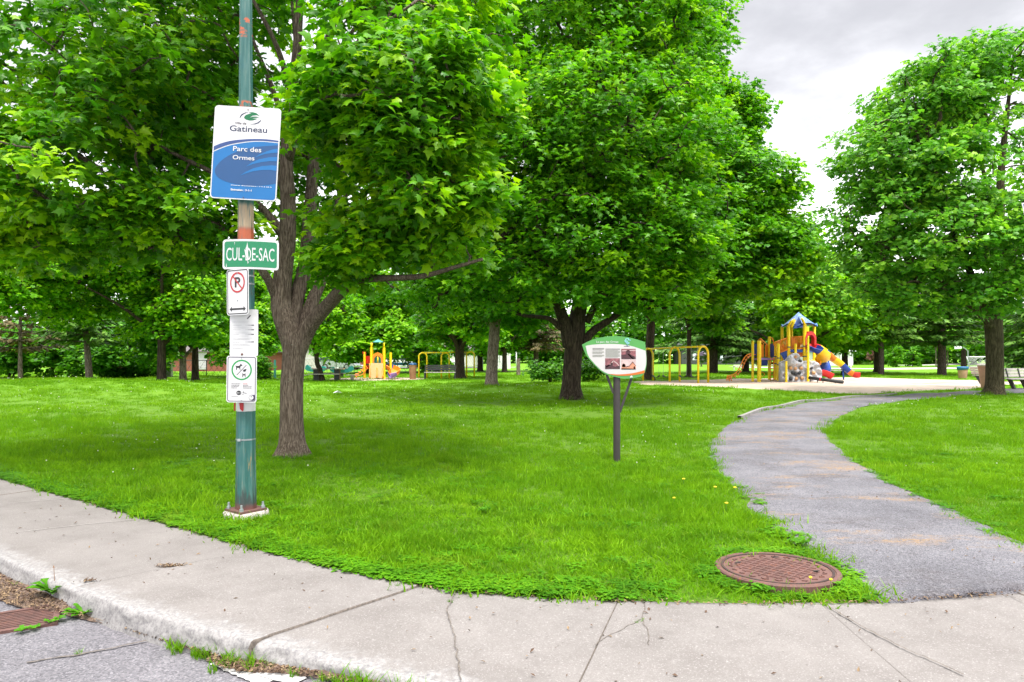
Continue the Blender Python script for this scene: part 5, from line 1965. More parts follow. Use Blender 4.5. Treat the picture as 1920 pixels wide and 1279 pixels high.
# ================================================================== SIGN POLE
def pole_mat():
    m, nt, out = new_mat("teal_pole_paint")
    v = coords(nt)
    st = noise(nt, coords(nt, 'Object', (18, 18, 1.1)), 2.0, 5.0, 0.65)
    n = noise(nt, v, 4.0, 5.0, 0.6)
    c = ramp(nt, st, [(0.30, (0.009, 0.066, 0.062)), (0.50, (0.024, 0.104, 0.095)), (0.72, (0.10, 0.170, 0.150))]).outputs[0]
    c = mixc(nt, mrange(nt, n, 0.52, 0.72, 0, 0.5), c, (0.02, 0.10, 0.125))
    sp = nd(nt, 'ShaderNodeSeparateXYZ', Vector=v)
    z = sp.outputs[2]
    # bare, weather-streaked band between the big sign and the street sign, rust just under it
    rs = noise(nt, coords(nt, 'Object', (26, 26, 3.0)), 1.6, 5.0, 0.7)

    def band(lo, hi, s=0.03):
        return mth(nt, 'MULTIPLY', mrange(nt, z, lo - s, lo + s), mrange(nt, z, hi - s, hi + s, 1.0, 0.0))
    c = mixc(nt, mth(nt, 'MULTIPLY', band(2.86, 3.10), mrange(nt, st, 0.36, 0.52)), c, (0.33, 0.25, 0.16))
    c = mixc(nt, mth(nt, 'MULTIPLY', band(2.74, 2.865), mrange(nt, rs, 0.30, 0.42)), c, (0.33, 0.075, 0.030))
    for (zc, w) in ((4.08, 0.05), (4.93, 0.035), (4.80, 0.03), (4.86, 0.02)):
        c = mixc(nt, mth(nt, 'MULTIPLY', band(zc - w, zc + w, 0.012), mrange(nt, noise(nt, coords(nt, 'Object', (1, 1, 1)), 13.0, 4.0, 0.6), 0.50, 0.58)), c, (0.36, 0.085, 0.035))
    c = mixc(nt, mth(nt, 'MULTIPLY', band(2.20, 2.72), mrange(nt, rs, 0.53, 0.62)), c, (0.26, 0.075, 0.035))
    # stained and rusty foot
    foot = mrange(nt, mth(nt, 'ADD', z, mth(nt, 'MULTIPLY', mth(nt, 'SUBTRACT', rs, 0.5), -0.9)), 0.16, 0.30, 1.0, 0.0)
    c = mixc(nt, mth(nt, 'MULTIPLY', foot, 0.9), c, (0.030, 0.040, 0.040))
    ochre = mth(nt, 'MULTIPLY', band(0.30, 0.62, 0.08), mrange(nt, rs, 0.55, 0.68))
    c = mixc(nt, mth(nt, 'MULTIPLY', ochre, 0.85), c, (0.30, 0.19, 0.055))
    low = mrange(nt, mth(nt, 'ADD', z, mth(nt, 'MULTIPLY', mth(nt, 'SUBTRACT', n, 0.5), 0.15)), 0.07, 0.13, 1.0, 0.0)
    c = mixc(nt, low, c, (0.12, 0.045, 0.04))
    b = nd(nt, 'ShaderNodeBsdfPrincipled', Base_Color=c, Roughness=0.5)
    nt.links.new(mrange(nt, st, 0.3, 0.7, 0.38, 0.65), b.inputs['Roughness'])
    nt.links.new(bump(nt, mth(nt, 'ADD', rs, n), 0.12, 0.006), b.inputs['Normal'])
    nt.links.new(b.outputs[0], out.inputs[0])
    return m


M['pole'] = pole_mat()
M['rust'] = pm("rusty_iron", (0.088, 0.042, 0.035), 0.85, var=0.3, scale=14, bmp=0.4, dirt=(0.17, 0.065, 0.032), dirt_amt=0.7)
M['galv'] = pm("galvanised_steel", (0.30, 0.33, 0.34), 0.5, metal=0.6, var=0.2, scale=20)
M['footing'] = pm("footing_concrete", (0.33, 0.295, 0.28), 0.9, var=0.2, scale=12, bmp=0.5, dirt=(0.16, 0.13, 0.11), dirt_amt=0.6)
M['sign_white'] = pm("sign_white", (0.50, 0.50, 0.51), 0.35, var=0.03, scale=3, dirt=(0.46, 0.46, 0.45), dirt_amt=0.3)
M['sign_back'] = pm("sign_aluminium", (0.42, 0.43, 0.44), 0.45, metal=0.7, var=0.08)
M['ink_navy'] = pm("ink_navy", s2l(36, 44, 70), 0.4, var=0.04)
M['ink_band'] = pm("ink_band_blue", s2l(44, 66, 116), 0.35, var=0.05)
M['ink_blue'] = pm("ink_bright_blue", s2l(0, 92, 150), 0.55, var=0.06, scale=3)
M['ink_slate'] = pm("ink_slate_blue", s2l(20, 66, 112), 0.55, var=0.05, scale=3)
M['ink_green'] = pm("ink_emblem_green", s2l(6, 92, 54), 0.35, var=0.05)
M['ink_grey'] = pm("ink_grey", s2l(70, 66, 72), 0.5, var=0.05)
M['ink_pale'] = pm("ink_pale_grey", s2l(132, 132, 136), 0.5, var=0.05)
M['ink_black'] = pm("ink_black", s2l(22, 22, 26), 0.4, var=0.06)
M['ink_red'] = pm("ink_red", s2l(160, 16, 22), 0.35, var=0.05)
M['street_green'] = pm("street_sign_green", s2l(2, 110, 70), 0.3, var=0.05, scale=4)
M['dog_green'] = pm("ink_ring_green", s2l(14, 128, 60), 0.35, var=0.05)
M['ink_lilac'] = pm("ink_border_violet", s2l(54, 46, 70), 0.4, var=0.05)

pole = empty("sign_pole", POLE, "tall teal octagonal street pole with flaking paint carrying the stack of signs", "pole")
mb = MB()
zz = [0.03, 0.10, 0.5, 1.0, 2.0, 3.0, 4.0, 5.0, 6.5]
# corrected to the photograph: 36 px wide at the foot, 27 px at the top of the frame
pr_ = [0.0985 - 0.0075 * q for q in zz]
for i in range(2):
    pr_[i] += 0.004
mb.tube([(0, 0, q) for q in zz], pr_, 8, True, 0, None, R(14))
shaft = mb.build("shaft", [M['pole']], pole)
mb = MB()
mb.box((0, 0, 0.047), (0.29, 0.29, 0.022), (0, 0, R(52)))
mb.build("base_plate", [M['rust']], pole)
for k in range(4):
    a = R(52 + 45 + 90 * k)
    x, y = 0.165 * math.cos(a), 0.165 * math.sin(a)
    mb = MB()
    mb.tube([(x, y, 0.058), (x, y, 0.083)], [0.021, 0.021], 6)
    mb.tube([(x, y, 0.081), (x, y, 0.121)], [0.012, 0.011], 8)
    mb.build("anchor_bolt", [M['galv']], pole)
mb = MB()
V = []
prof = [(0.215, -0.12), (0.222, -0.02), (0.213, 0.030), (0.19, 0.036), (0.0, 0.036)]
mb.lathe((0, 0, 0), prof, 40)
mb.v = [(x + 0.010 * mnoise.noise((x * 9, y * 9, z * 3)), y + 0.010 * mnoise.noise((x * 9 + 4, y * 9, z * 3)), z) for x, y, z in mb.v]
mb.build("concrete_footing", [M['footing']], pole, smooth=True)
for z0 in (0.745, 2.47, 2.30, 2.38):
    r_ = 0.0985 - 0.0075 * z0 + 0.0025
    mb = MB()
    mb.tube([(0, 0, z0), (0, 0, z0 + 0.016)], [r_, r_], 8, False, 0, None, R(14))
    mb.box((-0.03, -r_ - 0.004, z0 + 0.008), (0.03, 0.012, 0.024))
    mb.build("steel_strap", [M['galv']], pole)
# white sticker wrap with red marks below the dog sign
mb = MB()
r_ = 0.0985 - 0.0075 * 1.06 + 0.0025
mb.tube([(0, 0, 1.035), (0, 0, 1.12)], [r_, r_ - 0.0008], 8, False, 0, None, R(14))
mb.build("sticker_wrap", [M['sign_white']], pole)
mb = MB()
mb.flat([(-0.030, 1.12), (-0.022, 1.06), (0.002, 1.036), (0.014, 1.05), (0.014, 1.12)], -r_ - 0.0012, 0)
mb.build("red_mark", [M['ink_red']], pole)
mb = MB()
mb.flat([(-0.0935, 1.12), (-0.0935, 1.04), (-0.078, 1.04), (-0.076, 1.12)], -r_ * 0.72, 0)
mb.build("red_mark", [M['ink_red']], pole)


def sign_frame(name, label, px, py, Y, yaw=0.0, roll=0.0, cat="sign", group=None):
    """empty at the sign's middle; local x = right, z = up, -y = towards the reader"""
    o = empty(name, P(px, py, Y), label, cat, group)
    o.rotation_euler = Euler((0, R(roll), R(yaw)), 'ZYX' if False else 'XYZ')
    return o


def bolts(root, pts, y, mat='galv', r=0.007):
    for (x, z) in pts:
        mb = MB()
        mb.tube([(x, y + 0.004, z), (x, y - 0.004, z)], [r, r * 0.8], 8)
        mb.build("bolt", [M[mat]], root)


LAYER = 0.0012
# ---- municipal park sign
SW_, SH_ = 0.652, 0.912
ps = sign_frame("park_sign", "large white and blue park name sign at the top of the teal pole", 460.5, 287.5, 6.70, 0, 3.3)
mb = MB()
mb.prism(rrect(SW_, SH_, 0.035), 0.0, 0.004)
mb.build("panel", [M['sign_white']], ps)


def cs(cx, cy):
    u = (cx - 103) / 729.0
    v = (cy - 100 - 46 * u) / 1003.0
    return ((u - 0.5) * SW_, (0.5 - v) * SH_)


def cpoly(pts):
    return [cs(*p) for p in pts]


def arcpts(ctrl, n=8):
    return [tuple(p) for p in catmull(np.array(ctrl, float), n)]


inn = 0.011
lx0, lx1 = -SW_ / 2 + inn, SW_ / 2 - inn


def clampx(pts):
    return [(min(max(x, lx0), lx1), z) for x, z in pts]


top_band = arcpts([cs(*p) for p in [(110, 548), (200, 512), (320, 485), (500, 471), (680, 474), (826, 492)]])
low_band = arcpts([cs(*p) for p in [(110, 596), (180, 565), (300, 525), (480, 497), (640, 492), (826, 509)]])
low_blue = arcpts([cs(*p) for p in [(110, 608), (180, 577), (300, 536), (480, 507), (640, 501), (826, 518)]])
mb = MB()
mb.flat(clampx(top_band) + list(reversed(clampx(low_band))), -LAYER, 0)
zb = -SH_ / 2 + inn
rc_ = 0.026
corner_r = [(lx1 - rc_ + rc_ * math.cos(R(a)), zb + rc_ + rc_ * math.sin(R(a))) for a in (0, -30, -60, -90)]
corner_l = [(lx0 + rc_ + rc_ * math.cos(R(a)), zb + rc_ + rc_ * math.sin(R(a))) for a in (-90, -120, -150, -180)]
mb.flat(clampx(low_blue) + corner_r + corner_l, -LAYER, 1)
# slate blob with bright waves
blob = arcpts([cs(*p) for p in [(826, 540), (700, 548), (560, 560), (420, 590), (300, 640), (205, 705), (150, 775), (145, 830), (180, 880), (260, 925), (380, 955), (520, 972), (660, 975), (780, 962), (826, 952)]], 6)
mb.flat(clampx(blob), -2 * LAYER, 2)
for w in ([(560, 680), (620, 640), (700, 605), (760, 588), (826, 578), (826, 622), (750, 626), (680, 636), (620, 655)],
          [(478, 770), (540, 728), (620, 692), (720, 672), (826, 668), (826, 716), (740, 712), (650, 722), (560, 742)],
          [(418, 868), (480, 828), (560, 790), (660, 764), (760, 758), (826, 764), (826, 818), (740, 808), (650, 808), (560, 822), (480, 845)]):
    mb.flat(clampx(cpoly(w)), -3 * LAYER, 1)
mb.build("printed_waves", [M['ink_band'], M['ink_blue'], M['ink_slate']], ps)
mb = MB()
mb.flat(cpoly([(428, 236), (436, 220), (452, 208), (478, 199), (505, 194), (478, 184), (520, 180), (562, 192), (600, 222), (560, 213), (520, 219), (488, 240), (525, 229), (562, 229), (604, 245), (562, 241), (512, 246), (575, 253), (552, 263), (520, 271), (492, 271), (455, 262), (436, 250)]), -LAYER, 0)
mb.flat(cpoly([(380, 244), (384, 222), (402, 200), (436, 184), (480, 178), (446, 189), (414, 207), (393, 228), (386, 244)]), -LAYER, 1)
mb.flat(cpoly([(618, 260), (612, 282), (590, 301), (556, 313), (490, 313), (546, 305), (580, 292), (604, 274)]), -LAYER, 1)
mb.build("emblem", [M['ink_green'], M['ink_navy']], ps)
mb = MB()


def ptext(s, c0, c1, mi, bold, sh=None):
    (x0, z0), (x1, z1) = cs(*c0), cs(*c1)
    put_text(mb, s, x0, x1, min(z0, z1), max(z0, z1), -4 * LAYER, mi, bold)


for (txt, c0, c1, lay, mi, bold) in (("Ville de", (330, 282), (458, 316), 1, 'ink_grey', 0.025), ("Gatineau", (278, 318), (690, 408), 1, 'ink_navy', 0.014), ("Parc des", (330, 546), (640, 618), 4, 'sign_white', 0.010),
                                     ("Ormes", (330, 642), (570, 704), 4, 'sign_white', 0.010), ("Heures d\u2019ouverture : 7 h \u00e0 22 h", (330, 962), (776, 1000), 4, 'sign_white', 0.036), ("Entretien : 3-1-1", (330, 1004), (558, 1040), 4, 'sign_white', 0.036)):
    mb = MB()
    a, b = cs(*c0), cs(*c1)
    put_text(mb, txt, a[0], b[0], b[1], a[1], -lay * LAYER, 0, bold)
    mb.build("lettering", [M[mi]], ps)
bolts(ps, [cs(468, 155), cs(472, 1103)], -0.002, 'rust', 0.006)

# ---- CUL-DE-SAC plate, bent round the pole
cu = sign_frame("street_sign", "green and white dead-end street plate with scratched face, second sign from the top", 469.5, 476.5, 6.70, 0, 0.5)
CW, CH = 0.548, 0.292


def bend(mb, k=0.07):
    mb.v = [(x, y + k * (x + 0.05) ** 2 * 1.6, z - 0.03 * (x + 0.05) ** 2 * 4) for x, y, z in mb.v]


def gridplate(w, h, r, y0, y1, mi, mb, nx=24):
    """rounded plate cut in columns so that it can bend"""
    def half(x):
        ax = abs(x)
        if ax <= w / 2 - r:
            return h / 2
        d = ax - (w / 2 - r)
        return h / 2 - r + math.sqrt(max(0, r * r - d * d))
    xs = sorted(set(list(np.linspace(-w / 2, w / 2, nx)) + [s * (w / 2 - r * (1 - math.cos(R(a)))) for s in (-1, 1) for a in (15, 30, 45, 60, 75, 90)]))
    V = []
    for x in xs:
        hh = half(x)
        V += [(x, y0, -hh), (x, y0, hh), (x, y1, hh), (x, y1, -hh)]
    F = []
    for i in range(len(xs) - 1):
        a, b = 4 * i, 4 * i + 4
        F += [(a, b, b + 1, a + 1), (a + 1, b + 1, b + 2, a + 2), (a + 2, b + 2, b + 3, a + 3), (a + 3, b + 3, b, a)]
    F += [(0, 1, 2, 3), (len(V) - 1, len(V) - 2, len(V) - 3, len(V) - 4)]
    mb.add(V, F, mi)


mb = MB()
gridplate(CW, CH, 0.03, 0.0, 0.004, 0, mb)
bend(mb)
mb.build("panel", [M['sign_white']], cu)
mb = MB()
gridplate(CW - 0.034, CH - 0.040, 0.022, -0.0012, -0.0003, 0, mb)
bend(mb)
mb.build("green_field", [M['street_green']], cu)
mb = MB()
# letters drawn narrow like highway capitals
for s, c0, c1 in (("CUL-DE-SAC", 0, 0),):
    put_text(mb, s, -0.238, 0.233, -0.064, 0.064, -0.0024, 0, 0.004)
bend(mb)
mb.build("lettering", [M['sign_white']], cu)
mb = MB()
mb.flat([(-0.058, 0.050), (-0.046, 0.035), (-0.036, 0.082), (-0.029, 0.118), (-0.024, 0.070), (-0.018, 0.060), (-0.022, 0.010), (-0.016, -0.040), (-0.026, -0.066), (-0.035, -0.030), (-0.047, -0.010), (-0.053, 0.018)], -0.0034, 0)
bend(mb)
mb.build("peeled_paint", [M['sign_white']], cu)
mb = MB()
mb.flat([(-0.030, -0.066), (-0.020, -0.070), (-0.016, -0.088), (-0.028, -0.094), (-0.024, -0.080)], -0.0034, 0)
mb.flat([(-0.004, -0.070), (0.008, -0.052), (0.010, -0.060), (0.002, -0.074)], -0.0034, 0)
bend(mb)
mb.build("peeled_paint", [M['sign_white']], cu)
mb = MB()
mb.flat([(-0.158, 0.118), (-0.152, 0.118), (-0.155, 0.086)], -0.0034, 0)
mb.flat([(-0.236, -0.085), (-0.230, -0.122), (-0.239, -0.124)], -0.0034, 0)
bend(mb)
mb.build("peeled_paint", [M['sign_white']], cu)

# ---- no-parking sign, turned to the left
NW, NH = 0.300, 0.452
npk = sign_frame("parking_sign", "no-parking sign with red slashed ring and double arrow, turned leftward on the pole", 445.5, 547.5, 6.66, -27, -0.6)
mb = MB()
mb.prism(rrect(NW, NH, 0.030), 0.0, 0.003)
mb.build("panel", [M['sign_white']], npk)
mb = MB()


def border(mb, w, h, r, t, y, mi):
    o_, i_ = rrect(w, h, r), rrect(w - 2 * t, h - 2 * t, max(0.002, r - t))
    n = len(o_)
    mb.add([(p[0], y, p[1]) for p in o_] + [(p[0], y, p[1]) for p in i_], [(i, i + n, (i + 1) % n + n, (i + 1) % n) for i in range(n)], mi)


border(mb, NW - 0.020, NH - 0.020, 0.024, 0.009, -LAYER, 0)
put_text(mb, "P", -0.038, 0.040, 0.045, 0.145, -LAYER, 0, 0.03)
mb.ring((0, 0.093), 0.084, 0.101, -2 * LAYER, 48, 1)
a = R(-45)
mb.flat([(math.cos(R(135) + s) * 0.088, 0.093 + math.sin(R(135) + s) * 0.088) for s in (-0.07, 0.07)] + [(math.cos(R(-45) + s) * 0.088, 0.093 + math.sin(R(-45) + s) * 0.088) for s in (-0.07, 0.07)], -2 * LAYER, 1)
az = -0.166
mb.flat([(-0.112, az), (-0.080, az + 0.026), (-0.080, az + 0.009), (0.080, az + 0.009), (0.080, az + 0.026), (0.112, az), (0.080, az - 0.026), (0.080, az - 0.009), (-0.080, az - 0.009), (-0.080, az - 0.026)], -LAYER, 0)
mb.build("printed_symbols", [M['ink_black'], M['ink_red']], npk)
bolts(npk, [(0, -0.082), (0, 0.185)], -0.002, 'galv', 0.007)

# ---- pale notice
nt_s = sign_frame("notice", "faded white notice sheet with grey bars, between the parking and dog signs", 457.5, 624, 6.725, 0, 0.4)
QW, QH = 0.278, 0.462
mb = MB()
mb.prism(rrect(QW, QH, 0.018), 0.0, 0.003)
mb.build("panel", [M['sign_white']], nt_s)
mb = MB()


def qz(cx, cy):
    return ((cx - 612) / 700.0 * QW, (670 - cy) / 1130.0 * QH)


def bar(mb, x0, y0, x1, y1, mi, y=-LAYER):
    (a, b), (c, d) = qz(x0, y0), qz(x1, y1)
    mb.flat([(a, d), (c, d), (c, b), (a, b)], y, mi)


for cy in (487, 597, 707, 890):
    for q in range(10):
        x0 = 640 + 22 * q
        bar(mb, x0, cy - 5 - q * 0.8, x0 + 22.5, cy + 5 + q * 0.8, 0 if q > 6 else (1 if q > 2 else 2))
rngs = random.Random(4)
for cy in (400, 425, 490, 540, 560, 600, 655, 680, 712, 750, 800, 820, 835, 900, 940, 960, 980, 1025, 1050):
    x = 335
    xe = {490: 560, 600: 520, 712: 490, 900: 510, 1050: 600, 1025: 520}.get(cy, 700 + rngs.random() * 130)
    while x < xe:
        w = 12 + rngs.random() * 34
        bar(mb, x, cy - 4, min(xe, x + w), cy + 4, 1 if cy in (490, 600, 712, 900, 1050) else 2)
        x += w + 8
mb.flat([qz(680, 325), qz(760, 240), qz(782, 258), qz(700, 342)], -LAYER, 0)
mb.build("print", [M['ink_grey'], M['ink_pale'], pm("ink_faint", s2l(168, 168, 170), 0.5, var=0.03)], nt_s)
bolts(nt_s, [qz(567, 1190)], -0.003, 'rust', 0.012)

# ---- dog sign
DW, DH = 0.296, 0.458
dg_ = sign_frame("dog_sign", "white dog-waste sign with a green ring, lowest on the pole", 453, 711, 6.70, 0, 0.6)
mb = MB()
mb.prism(rrect(DW, DH, 0.026), 0.0, 0.003)
mb.build("panel", [M['sign_white']], dg_)


def dq(cx, cy):
    return ((cx - 455) / 610.0 * DW, (540 - cy) / 935.0 * DH)


mb = MB()
border(mb, DW - 0.020, DH - 0.020, 0.020, 0.007, -LAYER, 0)
c = dq(455, 355)
mb.ring(c, 0.086, 0.1005, -LAYER, 56, 1)
mb.flat([dq(352, 455), dq(548, 252), dq(556, 260), dq(360, 464)], -LAYER, 2)
# dog
mb.flat([dq(*p) for p in [(328, 262), (345, 276), (395, 276), (415, 262), (420, 258), (436, 226), (446, 240), (470, 266), (462, 276), (440, 276), (425, 300), (428, 340), (432, 360), (418, 360), (408, 320), (372, 312), (356, 330), (362, 356), (346, 358), (340, 335), (344, 305), (334, 285)]], -LAYER, 2)
# hand with bag
mb.flat([dq(*p) for p in [(480, 378), (492, 352), (520, 340), (556, 330), (546, 362), (530, 388), (500, 394)]], -LAYER, 2)
mb.flat([dq(*p) for p in [(472, 420), (484, 420), (486, 440), (518, 440), (520, 420), (532, 420), (535, 500), (522, 500), (518, 462), (488, 462), (484, 500), (470, 500)]], -LAYER, 2)
for k, (x0, x1) in enumerate(((250, 436), (484, 664))):
    for q, yy in enumerate((634, 664, 690, 718)):
        x = x0
        xe = x1 - (0, 24, 40, 70)[q] if k == 0 else x1 - (90, 70, 0, 0)[q]
        while x < xe:
            w = 14 + rngs.random() * 22
            mb.flat([dq(x, yy + 6), dq(min(x + w, xe), yy + 6), dq(min(x + w, xe), yy - 6), dq(x, yy - 6)], -LAYER, 4 if not (k and q == 0) else 5)
            x += w + 6
cc = dq(402, 815)
mb.flat([(cc[0] + 0.024 * math.cos(R(a)), cc[1] + 0.022 * math.sin(R(a))) for a in range(0, 360, 15)], -LAYER, 2)
put_text(mb, "311", cc[0] - 0.016, cc[0] + 0.016, cc[1] - 0.007, cc[1] + 0.007, -2 * LAYER, 3, 0.02)
mb.flat([dq(480, 812), dq(484, 790), dq(500, 780), dq(498, 808), dq(540, 814), dq(566, 828), dq(560, 832), dq(530, 822), dq(496, 818)], -LAYER, 2)
mb.flat([dq(464, 846), dq(506, 846), dq(506, 838), dq(464, 838)], -LAYER, 4)
mb.flat([dq(250, 894), dq(396, 894), dq(396, 888), dq(250, 888)], -LAYER, 4)
mb.flat([dq(*p) for p in [(640, 850), (722, 852), (728, 900), (722, 950), (700, 966), (660, 966)]], -1.5 * LAYER, 0)
c2 = dq(657, 906)
mb.flat([(c2[0] + 0.0255 * math.cos(R(a)), c2[1] + 0.0255 * math.sin(R(a))) for a in range(0, 360, 15)], -2 * LAYER, 0)
mb.flat([(c2[0] + 0.0215 * math.cos(R(a)), c2[1] + 0.0215 * math.sin(R(a))) for a in range(0, 360, 15)], -3 * LAYER, 3)
mb.flat([(c2[0] - 0.009, c2[1] + 0.004), (c2[0] + 0.009, c2[1] + 0.004), (c2[0] + 0.006, c2[1] + 0.011), (c2[0] - 0.004, c2[1] + 0.011)], -4 * LAYER, 2)
mb.build("printed_symbols", [M['ink_lilac'], M['dog_green'], M['ink_black'], M['sign_white'], M['ink_grey'], M['ink_red']], dg_)
bolts(dg_, [dq(452, 115), dq(456, 962)], -0.002, 'galv', 0.005)

# ---- another municipal sign just cut by the right edge of the picture
rs_ = empty("roadside_sign", onground(1957.5, 9.5), "blue sign with white edge, just entering at the right edge", "sign")
mb = MB()
mb.tube([(0, 0, -0.1), (0, 0, 4.05)], [0.035, 0.035], 10)
mb.build("post", [M['galv']], rs_)
z0 = 3.68
mb = MB()
pl_ = [(-0.345, z0 + 0.02), (-0.27, z0 - 0.30), (0.33, z0 - 0.28), (0.33, z0 + 0.08)]
mb.prism(pl_, -0.045, -0.040)
mb.build("panel", [M['sign_white']], rs_)
mb = MB()
mb.flat([(-0.325, z0 + 0.005), (-0.255, z0 - 0.285), (0.315, z0 - 0.265), (0.315, z0 + 0.062)], -0.0465, 0)
mb.build("blue_field", [M['ink_slate']], rs_)

# ================================================================== LEAF-SHAPED INFORMATION BOARD
M['board_green'] = pm("board_green", s2l(72, 140, 68), 0.4, var=0.05, scale=3)
M['board_white'] = pm("board_white", s2l(184, 180, 182), 0.4, var=0.04, scale=3)
M['board_orange'] = pm("board_orange", s2l(190, 98, 28), 0.4, var=0.05)
M['board_text'] = pm("board_text", s2l(126, 126, 118), 0.5, var=0.06)
M['board_text2'] = pm("board_text_dark", s2l(84, 82, 80), 0.5, var=0.06)
M['post_brown'] = pm("dark_brown_steel", s2l(52, 46, 48), 0.5, var=0.12, scale=5, bmp=0.1)
M['sepia1'] = pm("photo_mauve", s2l(122, 72, 78), 0.4, var=0.5, scale=24)
M['sepia2'] = pm("photo_dark_mauve", s2l(64, 34, 42), 0.4, var=0.5, scale=30)
M['sepia3'] = pm("photo_pale", s2l(184, 160, 160), 0.4, var=0.15, scale=16)
M['sepia4'] = pm("photo_house", s2l(184, 124, 100), 0.4, var=0.12, scale=16)
M['emblem_blue'] = pm("board_emblem", s2l(120, 176, 184), 0.4, var=0.2, scale=20)
gb = G(1158.5, 865)
ib = empty("information_board", gb, "leaf-shaped green and white information board on one dark post with two braces", "information board")
YB = gb[1]


def bq(cx, cy):
    p = P(1070 + cx / 4.5706, 600 + cy / 4.5679, YB - 0.07)
    return (p[0] - gb[0], p[2] - gb[2])


def bpoly(pts, n=6, smooth_=True):
    q = [bq(*p) for p in pts]
    if not smooth_:
        return q
    return [tuple(x) for x in catmull(np.array(q + [q[0]]), n)[:-1]]


def sm(pts, n=6):
    return [tuple(p) for p in catmull(np.array([bq(*p) for p in pts]), n)]


outline = sm([(97, 213), (140, 190), (200, 165), (290, 145), (380, 138), (470, 145), (560, 165), (637, 190)]) + sm([(637, 190), (643, 240), (650, 320), (648, 400), (632, 458)])[1:] + \
    sm([(632, 458), (600, 483), (540, 498), (470, 503), (400, 492), (310, 468), (250, 430), (180, 360), (130, 295), (97, 213)])[1:-1]
YF = -0.07
mb = MB()
mb.prism(list(reversed(outline)), YF, YF + 0.03)
mb.build("panel", [M['board_green']], ib)
mb = MB()
white = sm([(128, 222), (180, 213), (260, 207), (350, 205), (440, 210), (530, 226), (643, 264)]) + sm([(643, 264), (648, 330), (645, 385), (634, 430)])[1:] + sm([(634, 430), (560, 450), (480, 462), (400, 466), (318, 461)])[1:] + sm([(318, 461), (262, 430), (195, 365), (150, 305), (128, 222)])[1:-1]
mb.flat(white, YF - LAYER * 1.5, 0)
orange = sm([(318, 461), (400, 466), (480, 462), (560, 450), (634, 430)]) + sm([(634, 430), (631, 455)])[1:] + sm([(631, 455), (580, 466), (520, 474), (450, 478), (380, 474), (318, 461)])[1:-1]
mb.flat(orange, YF - LAYER * 2.5, 1)
mb.build("printed_field", [M['board_white'], M['board_orange']], ib)
mb = MB()


def brect(x0, y0, x1, y1, k, mi):
    mb.flat([bq(x0, y1), bq(x1, y1), bq(x1, y0), bq(x0, y0)], YF - LAYER * k, mi)


for (x0, y0, x1, y1) in ((433, 247, 558, 335), (295, 328, 422, 420)):
    brect(x0, y0, x1, y1, 3, 0)
brect(432, 338, 558, 424, 3, 2)
# aerial views: roads, roofs, trees as darker and paler patches
for poly, mi in (([(433, 335), (433, 300), (500, 290), (558, 318), (558, 335)], 1), ([(470, 290), (478, 262), (500, 258), (515, 275), (500, 296)], 1), ([(440, 262), (558, 256), (558, 262), (440, 268)], 2), ([(490, 296), (530, 335), (545, 335), (500, 292)], 2),
                 ([(295, 420), (295, 390), (340, 380), (380, 400), (422, 392), (422, 420)], 1), ([(300, 400), (345, 372), (365, 345), (372, 345), (352, 378), (305, 408)], 2), ([(365, 345), (400, 370), (422, 400), (422, 406), (396, 376), (362, 350)], 2), ([(340, 372), (362, 365), (366, 382), (346, 388)], 1),
                 ([(436, 424), (438, 388), (452, 372), (468, 380), (472, 400), (500, 396), (530, 358), (558, 392), (558, 424)], 3), ([(440, 404), (442, 382), (456, 372), (468, 384), (470, 404)], 1), ([(470, 400), (498, 394), (498, 400), (472, 406)], 1), ([(498, 396), (530, 356), (558, 388), (558, 395), (530, 364), (502, 400)], 1), ([(540, 398), (552, 398), (552, 424), (540, 424)], 1), ([(432, 424), (432, 414), (558, 418), (558, 424)], 3)):
    mb.flat([bq(*p) for p in poly], YF - LAYER * 4, mi)
mb.build("photographs", [M['sepia1'], M['sepia2'], M['sepia3'], M['sepia4']], ib)
mb = MB()
a, b = bq(220, 178), bq(408, 202)
put_text(mb, "Le parc des Ormes", a[0], b[0], b[1], a[1], YF - 3 * LAYER, 0, 0.008)
mb.build("title", [M['sign_white']], ib)
for (x0, x1, y0) in ((187, 288, 242), (298, 425, 246)):
    mb = MB()
    for k in range(11):
        yy = y0 + 7.1 * k
        if k in (3, 7) and x0 < 200:
            continue
        mb.flat([bq(x0, yy + 3.6), bq(x1 - (18 if k in (2, 6, 10) else 2 * (k % 3)), yy + 3.6), bq(x1 - (18 if k in (2, 6, 10) else 2 * (k % 3)), yy), bq(x0, yy)], YF - 3 * LAYER, 2 if k == 0 else 1)
    mb.build("text_column", [M['sign_white'], M['board_text'], M['board_text2']], ib)
mb = MB()
for k in range(22):
    r = random.Random(k)
    x, y = 484 + r.gauss(0, 11), 182 + r.gauss(0, 13)
    mb.flat([bq(x + 6 * math.cos(R(q)), y + 5 * math.sin(R(q))) for q in range(0, 360, 60)], YF - LAYER * (3 + 0.1 * k), 0)
mb.flat([bq(481, 200), bq(487, 200), bq(489, 228), bq(478, 228)], YF - LAYER * 2.8, 1)
mb.flat([bq(456, 228), bq(505, 226), bq(505, 222), bq(456, 224)], YF - LAYER * 2.8, 1)
mb.build("emblem", [M['emblem_blue'], M['ink_navy'], M['sign_white']], ib)
mb = MB()
mb.flat([bq(505, 494), bq(532, 492), bq(530, 482), bq(520, 474), bq(510, 484)], YF - LAYER * 3, 2)
mb.build("emblem", [M['emblem_blue'], M['ink_navy'], M['sign_white']], ib)
mb = MB()
px0, px1 = bq(371, 0)[0], bq(432, 0)[0]
pw = px1 - px0
xc = (px0 + px1) / 2
mb.tube([(xc, 0, -0.2), (xc, 0, bq(0, 330)[1])], [pw / 2, pw / 2], 20)
mb.build("post", [M['post_brown']], ib, smooth=True, auto=40)
